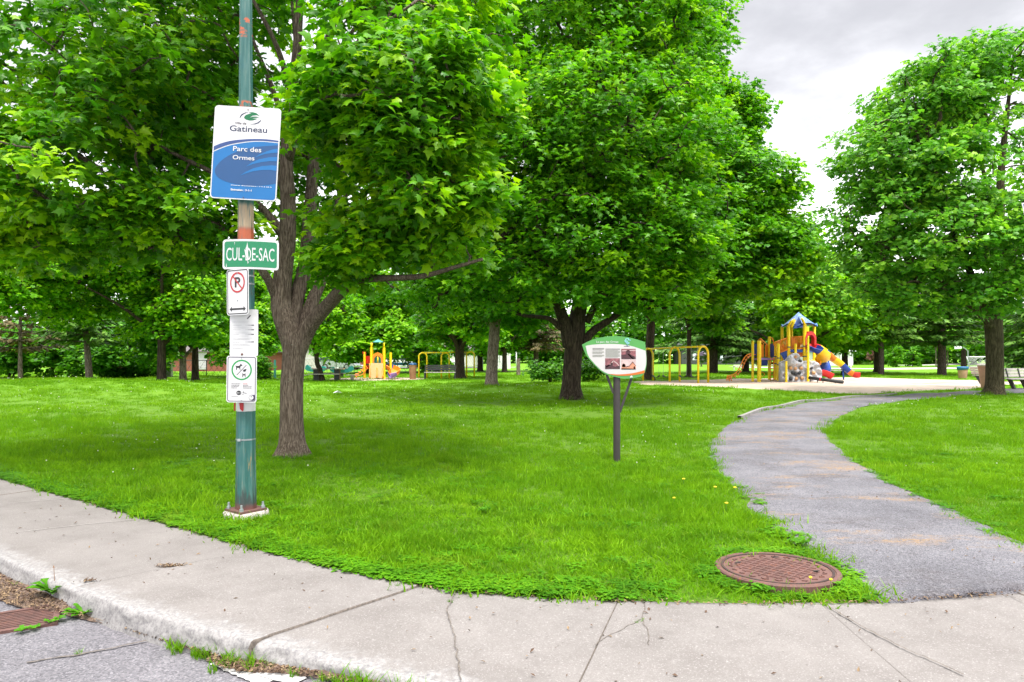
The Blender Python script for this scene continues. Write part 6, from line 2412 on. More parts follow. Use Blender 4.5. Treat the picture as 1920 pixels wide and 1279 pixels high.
for (c0, c1) in (((312, 466), (372, 628)), ((530, 492), (426, 795))):
    a, b = bq(*c0), bq(*c1)
    d = Vector((b[0] - a[0], 0, b[1] - a[1]))
    ln = d.length
    ang = math.atan2(d.x, d.z)
    mb = MB()
    mb.box(((a[0] + b[0]) / 2, -0.005, (a[1] + b[1]) / 2), (0.036, 0.02, ln), Matrix.Rotation(ang, 3, 'Y'))
    mb.build("brace", [M['post_brown']], ib)

# ================================================================== MANHOLE COVER AND STREET DRAIN
M['manhole'] = pm("manhole_rust", (0.098, 0.046, 0.038), 0.75, var=0.22, scale=9, bmp=0.35, bscale=90, dirt=(0.20, 0.062, 0.022), dirt_amt=0.75)
M['manhole_recess_shade'] = pm("manhole_recess_shade", (0.034, 0.018, 0.015), 0.9, var=0.35, scale=12, bmp=0.4, bscale=90, dirt=(0.10, 0.034, 0.016), dirt_amt=0.6)  # lid colour darkened to stand in for shade between the ribs
mh = empty("manhole_cover", MANHOLE, "round rusty brown manhole cover with raised grid, set in the grass", "manhole cover")
mh.rotation_euler = (R(-1.5), 0, R(6))
mh.scale = (0.945, 0.945, 1.0)
mb = MB()
mb.lathe((0, 0, 0), [(0.462, -0.15), (0.462, 0.030), (0.452, 0.040), (0.425, 0.040), (0.420, 0.034)], 72)
mb.build("frame", [M['manhole']], mh, smooth=True, auto=35)
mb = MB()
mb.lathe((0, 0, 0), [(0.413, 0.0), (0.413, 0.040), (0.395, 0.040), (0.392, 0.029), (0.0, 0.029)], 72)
mb.build("lid", [M['manhole_recess_shade']], mh, smooth=True, auto=35)
mb = MB()
R0 = 0.292
st = 0.062
for k in range(-5, 6):
    for rot in (0, 1):
        o = k * st
        if abs(o) >= R0:
            continue
        h = math.sqrt(R0 * R0 - o * o)
        ang = R(38 + 90 * rot)
        cx, cy = -math.sin(ang) * o, math.cos(ang) * o
        # rib with bevelled sides
        M3 = Matrix.Rotation(ang, 3, 'Z')
        V = [(-h, -0.010, 0.028), (h, -0.010, 0.028), (h, 0.010, 0.028), (-h, 0.010, 0.028), (-h, -0.005, 0.0425 + 0.0004 * rot), (h, -0.005, 0.0425 + 0.0004 * rot), (h, 0.005, 0.0425 + 0.0004 * rot), (-h, 0.005, 0.0425 + 0.0004 * rot)]
        V = [tuple(M3 @ Vector(v) + Vector((cx, cy, 0))) for v in V]
        mb.add(V, [(4, 5, 6, 7), (0, 1, 5, 4), (2, 3, 7, 6), (1, 2, 6, 5), (3, 0, 4, 7)])
for k in range(22):
    a = 2 * math.pi * k / 22
    for s in (-1, 1):
        mb.box((0.342 * math.cos(a) + 0.012 * s * math.sin(a), 0.342 * math.sin(a) - 0.012 * s * math.cos(a), 0.035), (0.034, 0.010, 0.014), (0, 0, a + s * 0.8))
mb.build("raised_grid", [M['manhole']], mh)
dark = pm("dark_hole", (0.012, 0.010, 0.009), 0.9, var=0.1)
for (x, y) in ((-0.24, 0.155), (0.13, 0.265), (0.245, -0.14)):
    mb = MB()
    mb.box((x, y, 0.0442), (0.055, 0.022, 0.002), (0, 0, 0.15))
    mb.build("pick_hole", [dark], mh)

# drain
dr_o = road_pt(58, 1158)
dn = empty("storm_drain", Vector((dr_o[0], dr_o[1], float(road_z(dr_o[0])))), "rusty slotted storm drain grate in the gutter, bottom left", "storm drain")
dq_ = [road_pt(-70, 1158), road_pt(-15, 1212), road_pt(118, 1162), road_pt(70, 1130)]
dn_c = sum((Vector(p) for p in dq_), Vector()) / 4
ux = (road_pt(118, 1160) - road_pt(-8, 1180))
ang = math.atan2(ux.y, ux.x)
dn.rotation_euler = (0, 0, ang)
dn.location = Vector((0, 0, float(road_z(-2.9)) + 0.002)) + Vector((road_pt(-2, 1166)[0], road_pt(-2, 1166)[1], 0))
DWd, DHd = 0.66, 0.40
mb = MB()
fr = 0.035
for (cx, cy, sx, sy) in ((0, DHd / 2 - fr / 2, DWd, fr), (0, -DHd / 2 + fr / 2, DWd, fr), (-DWd / 2 + fr / 2, 0, fr, DHd - 2 * fr), (DWd / 2 - fr / 2, 0, fr, DHd - 2 * fr), (-0.06, 0, 0.055, DHd - 2 * fr)):
    mb.box((cx, cy, 0.0), (sx, sy, 0.03))
mb.build("frame", [M['rust']], dn)
mb = MB()
n = 10
for k in range(n):
    y = -DHd / 2 + fr + (DHd - 2 * fr) * (k + 0.5) / n
    for (x0, x1) in ((-DWd / 2 + fr, -0.0875), (-0.0325, DWd / 2 - fr)):
        mb.box(((x0 + x1) / 2, y, -0.003), (x1 - x0, 0.017, 0.024))
mb.build("grate_bars", [M['rust']], dn)
mb = MB()
mb.box((0, 0, -0.0115), (DWd - 0.01, DHd - 0.01, 0.006))
mb.build("pit", [dark], dn)
# ================================================================== PLAYGROUND
M['yellow'] = pm("yellow_powder_coat", (0.95, 0.68, 0.004), 0.42, var=0.06, scale=2)
M['orange'] = pm("orange_powder_coat", (0.86, 0.25, 0.010), 0.45, var=0.06, scale=2)
M['blue'] = pm("blue_plastic", (0.010, 0.060, 0.36), 0.4, var=0.08, scale=2)
M['red'] = pm("red_plastic", (0.62, 0.020, 0.018), 0.4, var=0.08, scale=2)
M['pyellow'] = pm("yellow_plastic", (0.90, 0.66, 0.008), 0.4, var=0.06, scale=2)
M['porange'] = pm("orange_plastic", (0.82, 0.24, 0.015), 0.4, var=0.06, scale=2)
M['tan'] = pm("tan_plastic", (0.72, 0.50, 0.24), 0.45, var=0.06, scale=2)
M['teal'] = pm("teal_plastic", (0.015, 0.22, 0.20), 0.4, var=0.08, scale=2)
M['violet'] = pm("violet_deck", (0.22, 0.14, 0.36), 0.5, var=0.1, scale=4)
M['rock'] = pm("moulded_grey_rock", (0.46, 0.465, 0.50), 0.7, var=0.16, scale=3, bmp=0.5, bscale=14)
M['hold'] = pm("tan_handhold", (0.50, 0.28, 0.14), 0.6, var=0.15)
M['hold_dark'] = pm("dark_handhold", (0.035, 0.04, 0.05), 0.6, var=0.15)
M['rubber'] = pm("black_rubber", (0.025, 0.026, 0.028), 0.6, var=0.15)
M['chain'] = pm("chain_steel", (0.35, 0.36, 0.37), 0.45, metal=0.7)
M['roof_blue'] = None
m_, nt_, out_ = new_mat("blue_swirl_roof")
w_ = nd(nt_, 'ShaderNodeTexNoise', Vector=coords(nt_, 'Object', (1, 1, 2.0)), Scale=1.6, Detail=2.0, Roughness=0.4)
w_.inputs['Distortion'].default_value = 1.6
c_ = ramp(nt_, w_.outputs[0], [(0.40, (0.15, 0.28, 0.54)), (0.50, (0.03, 0.11, 0.40)), (0.58, (0.05, 0.17, 0.36)), (0.68, (0.20, 0.36, 0.62))]).outputs[0]
b_ = nd(nt_, 'ShaderNodeBsdfPrincipled', Base_Color=c_, Roughness=0.35)
nt_.links.new(b_.outputs[0], out_.inputs[0])
M['roof_blue'] = m_

OY = 41.0
org = onground(1492, OY)
ORG = Vector(org)


def W(cx, cy, dy=0.0):
    """crop pixel -> local point of the big playset, dy metres nearer(-)/farther(+)"""
    p = P(1350 + cx / 6.4, 560 + cy / 6.4, OY + dy)
    return p - ORG


ps_ = empty("play_structure", ORG, "big colourful playset with blue peaked roof, rock climbing wall and slides", "playset")
POSTS = [(392, 505, -0.6, 0.075), (470, 505, -0.9, 0.115), (592, 455, 0.9, 0.085), (665, 515, 0.3, 0.075), (700, 540, -0.7, 0.085), (745, 332, 1.6, 0.085), (822, 322, -0.5, 0.10), (858, 340, 1.7, 0.085), (905, 540, -0.9, 0.075), (1015, 305, -0.5, 0.105), (1050, 340, 1.7, 0.085), (1130, 332, 0.7, 0.09)]
post_top = {}
for i, (cx, cy, dy, r) in enumerate(POSTS):
    t = W(cx, cy, dy)
    x, y = t[0], t[1]
    mb = MB()
    mb.tube([(x, y, -0.2), (x, y, t[2] - 0.03), (x, y, t[2])], [r, r, r * 0.75], 14)
    mb.build("post", [M['yellow']], ps_, smooth=True, auto=40)
    for zz in (0.42, 0.6):
        if i in (3, 4, 6, 9):
            mb = MB()
            z_ = t[2] * zz
            mb.tube([(x, y, z_), (x, y, z_ + 0.06)], [r + 0.012] * 2, 14)
            mb.build("clamp", [M['ink_band']], ps_)
# slim front posts holding the rock wall
for (cx, cy, dy) in ((795, 750, -1.95), (1056, 470, -1.95)):
    t = W(cx, cy, dy)
    mb = MB()
    mb.tube([(t[0], t[1], -0.2), (t[0], t[1], t[2])], [0.068, 0.06], 12)
    mb.build("post", [M['yellow']], ps_, smooth=True, auto=40)


def quadpanel(name, corners, th, mat, parent=ps_):
    """slab through four local points (in order), given thickness along its normal"""
    a, b, c, d = [Vector(q) for q in corners]
    n = (b - a).cross(c - a).normalized() * th / 2
    mb = MB()
    V = [a - n, b - n, c - n, d - n, a + n, b + n, c + n, d + n]
    mb.add(V, [(3, 2, 1, 0), (4, 5, 6, 7), (0, 1, 5, 4), (1, 2, 6, 5), (2, 3, 7, 6), (3, 0, 4, 7)])
    return mb.build(name, [mat], parent)


def deck(name, pts, th, mat):
    mb = MB()
    n = len(pts)
    z = [p[2] for p in pts]
    V = [(p[0], p[1], p[2]) for p in pts] + [(p[0], p[1], p[2] - th) for p in pts]
    mb.add(V, [tuple(range(n)), tuple(reversed(range(n, 2 * n)))] + [(i, i + n, (i + 1) % n + n, (i + 1) % n) for i in range(n)])
    return mb.build(name, [mat], ps_)


zl = W(500, 712, 0)[2]


def Wz(cx, dy, z):
    p = W(cx, 700, dy)
    return Vector((p[0], p[1], z))


deck("low_deck", [Wz(395, -0.6, zl), Wz(480, -0.9, zl), Wz(665, 0.3, zl), Wz(592, 0.95, zl), Wz(455, 0.7, zl)], 0.12, M['violet'])
deck("blue_skirt", [Wz(490, 0.2, zl - 0.13), Wz(570, 0.2, zl - 0.13), Wz(570, 0.6, zl - 0.13), Wz(490, 0.6, zl - 0.13)], 0.34, M['blue'])
zh = W(900, 612, 0)[2]
deck("high_deck", [Wz(822, -0.5, zh), Wz(1015, -0.5, zh), Wz(1130, 0.7, zh), Wz(1050, 1.7, zh), Wz(858, 1.7, zh), Wz(745, 1.5, zh)], 0.16, M['blue'])
# panels on the low deck
quadpanel("blue_panel", [W(412, 545, 0.7), W(440, 545, 0.7), W(440, 690, 0.7), W(412, 690, 0.7)], 0.05, M['blue'])
quadpanel("orange_panel", [W(488, 545, -0.3), W(520, 560, 0.4), W(520, 705, 0.4), W(488, 705, -0.3)], 0.05, M['orange'])
quadpanel("orange_panel", [W(545, 560, 0.8), W(580, 548, 0.9), W(580, 700, 0.9), W(545, 700, 0.8)], 0.05, M['orange'])
quadpanel("blue_panel", [W(603, 542, 0.85), W(648, 542, 0.4), W(648, 702, 0.4), W(603, 702, 0.85)], 0.05, M['blue'])
quadpanel("pale_panel", [W(475, 600, -0.2), W(502, 600, 0.1), W(502, 704, 0.1), W(475, 704, -0.2)], 0.03, M['sepia3'])
# arched handrails
for (a, b, c, d) in (((462, 500), (480, 476), (520, 540), (520, 560)), ((478, 492), (492, 478), (560, 548), (562, 560)), ((600, 470), (628, 470), (640, 510), (642, 560))):
    mb = MB()
    mb.tube([tuple(W(q[0], q[1], 0.1)) for q in (a, b, c, d)], 0.026, 7)
    mb.build("handrail", [M['orange']], ps_, smooth=True)


def bars(name, p0, p1, p2, p3, n, mat, r=0.022):
    """railing: p0-p1 top edge, p3-p2 bottom edge, n uprights"""
    p0, p1, p2, p3 = map(Vector, (p0, p1, p2, p3))
    mb = MB()
    mb.tube([p0, p1], r * 1.3, 7)
    mb.tube([p3, p2], r * 1.3, 7)
    for k in range(n + 1):
        t = k / n
        mb.tube([p0.lerp(p1, t), p3.lerp(p2, t)], r, 6)
    return mb.build(name, [mat], ps_, smooth=True)


# sloping bridge from the low deck to the tower
bars("bridge_railing", W(640, 540, -0.35), W(825, 462, -0.55), W(825, 608, -0.55), W(715, 650, -0.6), 10, M['orange'])
bars("bridge_railing", W(660, 520, 0.9), W(850, 455, 1.3), W(850, 600, 1.3), W(690, 645, 0.9), 10, M['orange'])
quadpanel("orange_panel", [W(672, 520, 0.35), W(730, 490, 0.9), W(730, 640, 0.9), W(690, 655, 0.35)], 0.04, M['orange'])
quadpanel("bridge_floor", [W(690, 655, -0.4), W(825, 612, -0.4), W(850, 612, 1.0), W(715, 655, 1.0)], 0.08, M['blue'])
quadpanel("blue_panel", [W(720, 655, -0.5), W(812, 618, -0.5), W(812, 742, -0.5), W(770, 735, -0.5)], 0.05, M['blue'])
bars("tower_railing", W(870, 460, -0.3), W(1010, 452, -0.5), W(1010, 600, -0.5), W(870, 604, -0.3), 9, M['orange'])
quadpanel("orange_panel", [W(848, 468, 1.4), W(905, 468, 1.4), W(905, 605, 1.4), W(848, 605, 1.4)], 0.04, M['orange'])
quadpanel("orange_panel", [W(1035, 465, 1.2), W(1062, 465, 0.9), W(1062, 610, 0.9), W(1035, 610, 1.2)], 0.04, M['orange'])
quadpanel("red_panel", [W(930, 640, 1.2), W(1000, 640, 1.2), W(1000, 700, 1.2), W(930, 700, 1.2)], 0.04, M['porange'])
# access ladder at the foot of post C
mb = MB()
for cx in (608, 645):
    mb.tube([tuple(W(cx, 700, -0.2)), tuple(W(cx, 985, -0.4))], 0.02, 6)
for k in range(7):
    mb.tube([tuple(W(608, 725 + 38 * k, -0.2 - 0.03 * k)), tuple(W(645, 725 + 38 * k, -0.2 - 0.03 * k))], 0.018, 6)
mb.build("ladder", [M['orange']], ps_, smooth=True)
mb = MB()
mb.tube([tuple(W(500, 880, 0.3)), tuple(W(525, 890, 0.3)), tuple(W(535, 912, 0.3)), tuple(W(520, 932, 0.3)), tuple(W(498, 936, 0.3))], 0.022, 6)
mb.build("step_loop", [M['orange']], ps_, smooth=True)
# orange arch ladder at the left
mb = MB()
A1 = [(395, 660), (350, 665), (308, 690), (275, 740), (250, 800), (215, 860), (170, 905), (110, 925), (88, 928), (82, 985)]
pa = catmull(np.array([tuple(W(x, y, -0.5)) for x, y in A1]), 4)
pb = catmull(np.array([tuple(W(x + 30, y + 10, 0.5)) for x, y in A1]), 4)
mb.tube(pa, 0.032, 8)
mb.tube(pb, 0.032, 8)
for k in range(4, len(pa) - 4, 3):
    a, b = Vector(pa[k]), Vector(pb[k])
    mid = (a + b) / 2 + Vector((0.06, 0, -0.16))
    mb.tube(catmull(np.array([a, a.lerp(mid, 0.8), b.lerp(mid, 0.8), b]), 2), 0.024, 6)
for k in (len(pa) - 5,):
    for q in (pa, pb):
        mb.tube([q[k], (q[k][0] + 0.15, q[k][1], -0.1)], 0.028, 6)
mb.build("arch_ladder", [M['orange']], ps_, smooth=True)
# roof: four-sided, curved eaves
pk = W(942, 160, 0.6)
mb = MB()
ze = W(942, 338, 0.6)[2]
cen = Vector((pk[0], pk[1], ze))
hx = 215 / 6.4 / FPX * OY
hy = 1.25
cor = [(-hx, -0.2), (-0.55, -hy), (0.62, -hy), (hx, 0.1), (0.75, hy), (-0.6, hy)]
N = len(cor)
V = [tuple(pk)]
NU, NVV = 6, 7
rings = []
for v in range(1, NVV + 1):
    t = v / NVV
    for i in range(N):
        a, b = cor[i], cor[(i + 1) % N]
        for u in range(NU):
            s = u / NU
            x, y = a[0] + (b[0] - a[0]) * s, a[1] + (b[1] - a[1]) * s
            sc = 1.22 * math.sin(math.pi * s) * 0.10
            z = pk[2] + (ze - pk[2]) * (t ** 0.92) + (sc * 1.6 if t > 0.93 else 0.05 * math.sin(math.pi * s) * t) * (1 if v == NVV else 0.6)
            V.append((pk[0] + x * t, pk[1] + y * t, z))
n = N * NU
F = [(0, 1 + k, 1 + (k + 1) % n) for k in range(n)]
for v in range(NVV - 1):
    for k in range(n):
        F.append((1 + v * n + k, 1 + (v + 1) * n + k, 1 + (v + 1) * n + (k + 1) % n, 1 + v * n + (k + 1) % n))
mb.add(V, F)
rf = mb.build("roof", [M['roof_blue']], ps_, smooth=True)
mb = MB()
V2 = [(p[0], p[1], p[2] - 0.05) for p in V]
mb.add(V2, [tuple(reversed(f)) for f in F])
mb.build("roof_lining", [M['blue']], rf, smooth=True)
# dark blue gable opening on the near side and yellow inner arches
quadpanel("roof_gable", [W(945, 215, -0.3), W(1000, 335, -0.62), W(940, 350, -0.62), W(878, 360, -0.62)], 0.03, M['blue'], rf)
for (a, b, c) in (((822, 325), (850, 280), (890, 255)), ((858, 345), (880, 290), (895, 260)), ((1015, 310), (995, 260), (980, 240))):
    mb = MB()
    mb.tube([tuple(W(a[0], a[1], -0.6)), tuple(W(b[0], b[1], -0.64)), tuple(W(c[0], c[1], -0.5))], 0.075, 8)
    mb.build("roof_arch", [M['yellow']], ps_, smooth=True)

# rock wall: lumpy slab
wall_o = [(728, 1005), (726, 765), (760, 752), (795, 742), (832, 700), (868, 668), (905, 652), (938, 678), (968, 712), (1002, 752), (1058, 746), (1130, 746), (1175, 772), (1200, 820), (1222, 880), (1240, 950), (1228, 1010)]
wp = [W(x, y, -1.75) for x, y in wall_o]
zs0 = -0.1
xs = np.linspace(wp[0][0], max(p[0] for p in wp), 44)
topx = [p[0] for p in wp[1:]]
topz = [p[2] for p in wp[1:]]
V, F = [], []
NZ = 26
for x in xs:
    zt = np.interp(x, topx, topz)
    for k in range(NZ + 1):
        z = zs0 + (zt - zs0) * k / NZ
        n1 = mnoise.noise((x * 1.5, z * 1.5, 1.0)) * 0.20 + mnoise.noise((x * 4.2, z * 4.2, 4.0)) * 0.26
        ridge = abs(mnoise.noise((x * 1.1 + 3, z * 1.1, 9.0)))
        y = wp[0][1] - 0.05 - n1 - 0.22 * (1 - min(1, ridge * 5)) * 0.5
        V.append((x, y, z))
nn = len(xs) * (NZ + 1)
for p in list(V):
    V.append((p[0], wp[0][1] + 0.30, p[2]))
for i in range(len(xs) - 1):
    for k in range(NZ):
        a = i * (NZ + 1) + k
        b = a + NZ + 1
        F += [(a, b, b + 1, a + 1), (a + nn, a + 1 + nn, b + 1 + nn, b + nn)]
for i in range(len(xs) - 1):
    a = i * (NZ + 1) + NZ
    b = a + NZ + 1
    F.append((a, b, b + nn, a + nn))
for k in range(NZ):
    F.append((k, k + 1, k + 1 + nn, k + nn))
    a = (len(xs) - 1) * (NZ + 1) + k
    F.append((a, a + nn, a + 1 + nn, a + 1))
mb = MB()
mb.add(V, F)
rk = mb.build("climbing_wall", [M['rock']], ps_, smooth=True)
for i, (cx, cy, t) in enumerate([(905, 695, 0), (850, 750, 1), (895, 745, 1), (962, 750, 1), (905, 785, 0), (848, 832, 0), (905, 840, 0), (975, 835, 0), (872, 890, 1), (950, 890, 1), (910, 905, 1), (850, 962, 1), (985, 955, 0), (912, 960, 0), (1125, 890, 0), (1095, 830, 1)]):
    p = W(cx, cy, -1.75 - 0.10)
    mb = MB()
    mb.lathe((0, 0, 0), [(0.0, 0.10), (0.07, 0.08), (0.11, 0.02), (0.10, -0.06), (0.0, -0.08)], 9)
    mb.v = [(p[0] + x, p[1] - z, p[2] + y) for x, y, z in mb.v]
    mb.build("hand_hold", [M['hold_dark'] if t else M['hold']], rk, smooth=True)


def slide(name, path, half, cols, mats, parent=ps_, wallh=0.30, seg=6, up=None):
    """open chute swept along a path; the colour changes from section to section"""
    p = catmull(np.array([tuple(q) for q in path]), seg)
    V, F, mi = [], [], []
    prof = [(-1.0, 1.0), (-1.12, 0.95), (-1.12, 0.55), (-0.95, 0.0), (-0.6, -0.22), (0.0, -0.30), (0.6, -0.22), (0.95, 0.0), (1.12, 0.55), (1.12, 0.95), (1.0, 1.0), (0.93, 0.6), (0.8, 0.1), (0.0, -0.12), (-0.8, 0.1), (-0.93, 0.6)]
    for i in range(len(p)):
        t = p[min(i + 1, len(p) - 1)] - p[max(i - 1, 0)]
        t = t / np.linalg.norm(t)
        s = np.cross(t, (0, 0, 1.0))
        s = s / (np.linalg.norm(s) + 1e-9)
        u = np.cross(s, t)
        for (a, b) in prof:
            V.append(p[i] + s * a * half + u * b * wallh)
    m = len(prof)
    for i in range(len(p) - 1):
        ci = cols[min(len(cols) - 1, int(i / (len(p) - 1) * len(cols)))]
        for k in range(m):
            k2 = (k + 1) % m
            F.append((i * m + k, i * m + k2, (i + 1) * m + k2, (i + 1) * m + k))
            mi.append(ci)
    F.append(tuple(range(m)))
    mi.append(cols[0])
    F.append(tuple(reversed([(len(p) - 1) * m + k for k in range(m)])))
    mi.append(cols[-1])
    mb = MB()
    mb.v = [tuple(q) for q in V]
    mb.f = F
    mb.m = mi
    return mb.build(name, mats, parent, smooth=True, auto=50)


SM = [M['red'], M['blue'], M['pyellow'], M['porange']]
# long straight slide of coloured sections
slide("long_slide", [W(1095, 590, 1.2), W(1150, 600, 1.2), W(1205, 632, 1.2), W(1280, 690, 1.2), W(1350, 745, 1.15), W(1430, 800, 1.1), W(1510, 868, 1.0), W(1570, 915, 0.9), W(1625, 935, 0.8), W(1668, 935, 0.75)], 0.36,
      [0, 0, 2, 2, 1, 3, 3, 2, 2, 1, 1, 3, 3, 0, 0, 0], SM, wallh=0.26)
# spiral slide: hood, entry, yellow turn, run-out behind the rock
slide("spiral_slide", [W(1062, 600, -0.35), W(1100, 606, -0.55), W(1145, 625, -0.95), W(1190, 660, -1.15), W(1235, 700, -0.85), W(1240, 740, -0.2), W(1190, 775, 0.25), W(1120, 815, 0.0), W(1110, 860, -0.7), W(1180, 895, -1.15), W(1260, 920, -1.25), W(1325, 952, -1.3)], 0.34,
      [0, 1, 1, 2, 2, 2, 2, 3, 1, 1, 0, 0], SM, wallh=0.27, seg=7)
mb = MB()
h0, h1 = W(1045, 600, -0.2), W(1112, 455, -0.2)
prof = []
for k in range(13):
    a = math.pi * k / 12
    prof.append((0.34 * math.cos(a), 0.62 + 0.36 * math.sin(a)))
outer = [(0.40, 0.0), (0.40, 0.62)] + [(0.40 * math.cos(math.pi * k / 12), 0.62 + 0.42 * math.sin(math.pi * k / 12)) for k in range(1, 12)] + [(-0.40, 0.62), (-0.40, 0.0)]
inner = [(0.27, 0.0), (0.27, 0.55)] + [(0.27 * math.cos(math.pi * k / 12), 0.55 + 0.28 * math.sin(math.pi * k / 12)) for k in range(1, 12)] + [(-0.27, 0.55), (-0.27, 0.0)]
k = len(outer)
Vh = [(x, -0.05, z) for x, z in outer] + [(x, -0.05, z) for x, z in inner] + [(x, 0.22, z) for x, z in outer] + [(x, 0.22, z) for x, z in inner]
Fh = []
for i in range(k - 1):
    Fh += [(i, k + i, k + i + 1, i + 1), (2 * k + i, 2 * k + i + 1, 3 * k + i + 1, 3 * k + i), (i, i + 1, 2 * k + i + 1, 2 * k + i), (k + i, 3 * k + i, 3 * k + i + 1, k + i + 1)]
Mh = Matrix.Translation(W(1085, 602, -0.45)) @ Matrix.Rotation(R(20), 4, 'Z')
mb.add([tuple(Mh @ Vector(q)) for q in Vh], Fh)
mb.build("slide_hood", [M['red']], ps_, smooth=True, auto=50)
mb = MB()
mb.tube([tuple(W(1303, 730, 1.0)), tuple(W(1303, 930, 1.0))], 0.045, 8)
mb.build("slide_leg", [M['blue']], ps_, smooth=True)
mb = MB()
mb.tube([tuple(W(1475, 850, 0.9)), tuple(W(1484, 985, 0.9))], 0.05, 8)
mb.build("slide_leg", [M['blue']], ps_, smooth=True)
bm_ = MB()
bm_.lathe(tuple(W(1245, 830, 0.3)), [(0.0, -0.42), (0.34, -0.36), (0.42, -0.05), (0.34, 0.30), (0.0, 0.38)], 16)
bm_.build("blue_drum", [M['blue']], ps_, smooth=True)
# rubber-topped beam running out to the right
bo = W(1070, 960, -2.6) + Vector((0, 0, 0.05))
be = empty("balance_beam", ORG + bo, "low black balance beam with one red mark in front of the rock wall", "balance beam")
e = W(1475, 1022, -4.3) + Vector((0, 0, 0.09)) - bo
mb = MB()
mb.tube([(0, 0, 0), tuple(e)], 0.095, 10)
mb.build("beam", [M['rubber']], be, smooth=True)
mb = MB()
q0, q1 = e * 0.34, e * 0.375
mb.tube([tuple(q0), tuple(q1)], 0.099, 10)
mb.build("red_band", [M['red']], be, smooth=True)
for t in (0.03, 0.25, 0.42, 0.78, 0.92):
    p = e * t
    gzz = -(ORG[2] + bo[2]) + gzf(ORG[0] + bo[0] + p[0], ORG[1] + bo[1] + p[1])
    mb = MB()
    mb.tube([(p[0], p[1], p[2] - 0.05), (p[0], p[1], gzz - 0.05)], 0.025, 6)
    mb.build("leg", [M['rubber']], be)


# ------------------------------------------------------------------ swings
def swing_frame(name, label, arch_px, Ys, top_py, base_w, wdir, r=0.062):
    g0 = onground(arch_px[0], Ys[0])
    root = empty(name, g0, label, "swing set", "yellow swing sets")
    tops = []
    for k, (px, Y, tp) in enumerate(zip(arch_px, Ys, top_py)):
        c = onground(px, Y) - Vector(g0)
        zt = P(px, tp, Y)[2] - g0[2]
        pts = [(-1, -0.3)] + [(-1, zt - 0.45)]
        cr = base_w / 2
        path = [Vector((-cr, 0, -0.3)), Vector((-cr, 0, zt - cr * 0.9))]
        for a in range(160, 19, -20):
            path.append(Vector((cr * math.cos(R(a)), 0, zt - cr * 0.9 + cr * 0.9 * math.sin(R(a)))))
        path += [Vector((cr, 0, zt - cr * 0.9)), Vector((cr, 0, -0.3))]
        q = [(c[0] + p.x * wdir[0], c[1] + p.x * wdir[1], c[2] + p.z) for p in path]
        mb = MB()
        mb.tube(q, r, 12)
        mb.build("arch", [M['yellow']], root, smooth=True)
        tops.append(Vector((c[0], c[1], zt - 0.01)))
    mb = MB()
    mb.tube([tuple(t) for t in tops], r * 0.85, 12)
    bmx = mb.build("top_beam", [M['yellow']], root, smooth=True)
    for a, b in zip(tops[:-1], tops[1:]):
        for t in (0.2, 0.4, 0.6, 0.8):
            p = a.lerp(b, t)
            mb = MB()
            mb.tube([tuple(p + Vector((0, 0, -r * 1.3))), tuple(p + Vector((0, 0, r * 1.1)))], r * 0.7, 8)
            mb.build("hanger", [M['galv']], bmx)
    return root, tops, g0


wd = Vector((3.8, 3.5, 0)).normalized()
sf, tops, g0 = swing_frame("swing_set", "yellow three-arch swing frame between the leaf-shaped board and the orange ladder", [1318.5, 1265, 1215], [38.5, 40.2, 41.8], [649.3, 651.5, 654.5], 1.02, wd)
labs = ["black swing seat nearest the right-hand yellow arch", "black swing seat just right of the middle yellow arch", "black swing seat just left of the middle yellow arch", "black swing seat nearest the left-hand yellow arch, beside the board"]
si = 0
for a, b in zip(tops[:-1], tops[1:]):
    for t in (0.30, 0.70):
        p = a.lerp(b, t) + Vector(g0)
        d = (b - a)
        d.z = 0
        d.normalize()
        root = empty("swing", Vector((p[0], p[1], p[2])), labs[si], "swing", "swings on the yellow frame")
        si += 1
        zb = P(0, 706.5, p[1])[2] - p[2]
        for s in (-0.24, 0.24):
            mb = MB()
            mb.tube([(d.x * s, d.y * s, -0.05), (d.x * s, d.y * s, zb + 0.05)], 0.010, 5)
            mb.build("chain", [M['chain']], root)
        mb = MB()
        prof = [(-0.26, 0.09), (-0.2, 0.02), (-0.1, -0.02), (0.1, -0.02), (0.2, 0.02), (0.26, 0.09)]
        Vs = []
        for (u, z) in prof:
            for v, h in ((-0.08, 0), (0.08, 0), (0.08, -0.02), (-0.08, -0.02)):
                Vs.append((d.x * u - d.y * v, d.y * u + d.x * v, zb + z + h))
        Fs = []
        for i in range(len(prof) - 1):
            for k in range(4):
                Fs.append((i * 4 + k, i * 4 + (k + 1) % 4, (i + 1) * 4 + (k + 1) % 4, (i + 1) * 4 + k))
        Fs += [(0, 1, 2, 3), (23, 22, 21, 20)]
        mb.add(Vs, Fs)
        mb.build("seat", [M['rubber']], root)
swing_frame("swing_set", "smaller yellow swing frame far behind the leaning pale double trunk", [793, 835, 882], [46.5, 47.0, 47.5], [661.5, 660.5, 660], 0.55, Vector((0.95, 0.3, 0)).normalized(), 0.055)

# ------------------------------------------------------------------ small playset at the left
OY2 = 45.0
o2 = onground(705, OY2)


def W2(cx, cy, dy=0.0):
    return P(560 + cx / 4.8, 600 + cy / 4.8, OY2 + dy) - Vector(o2)


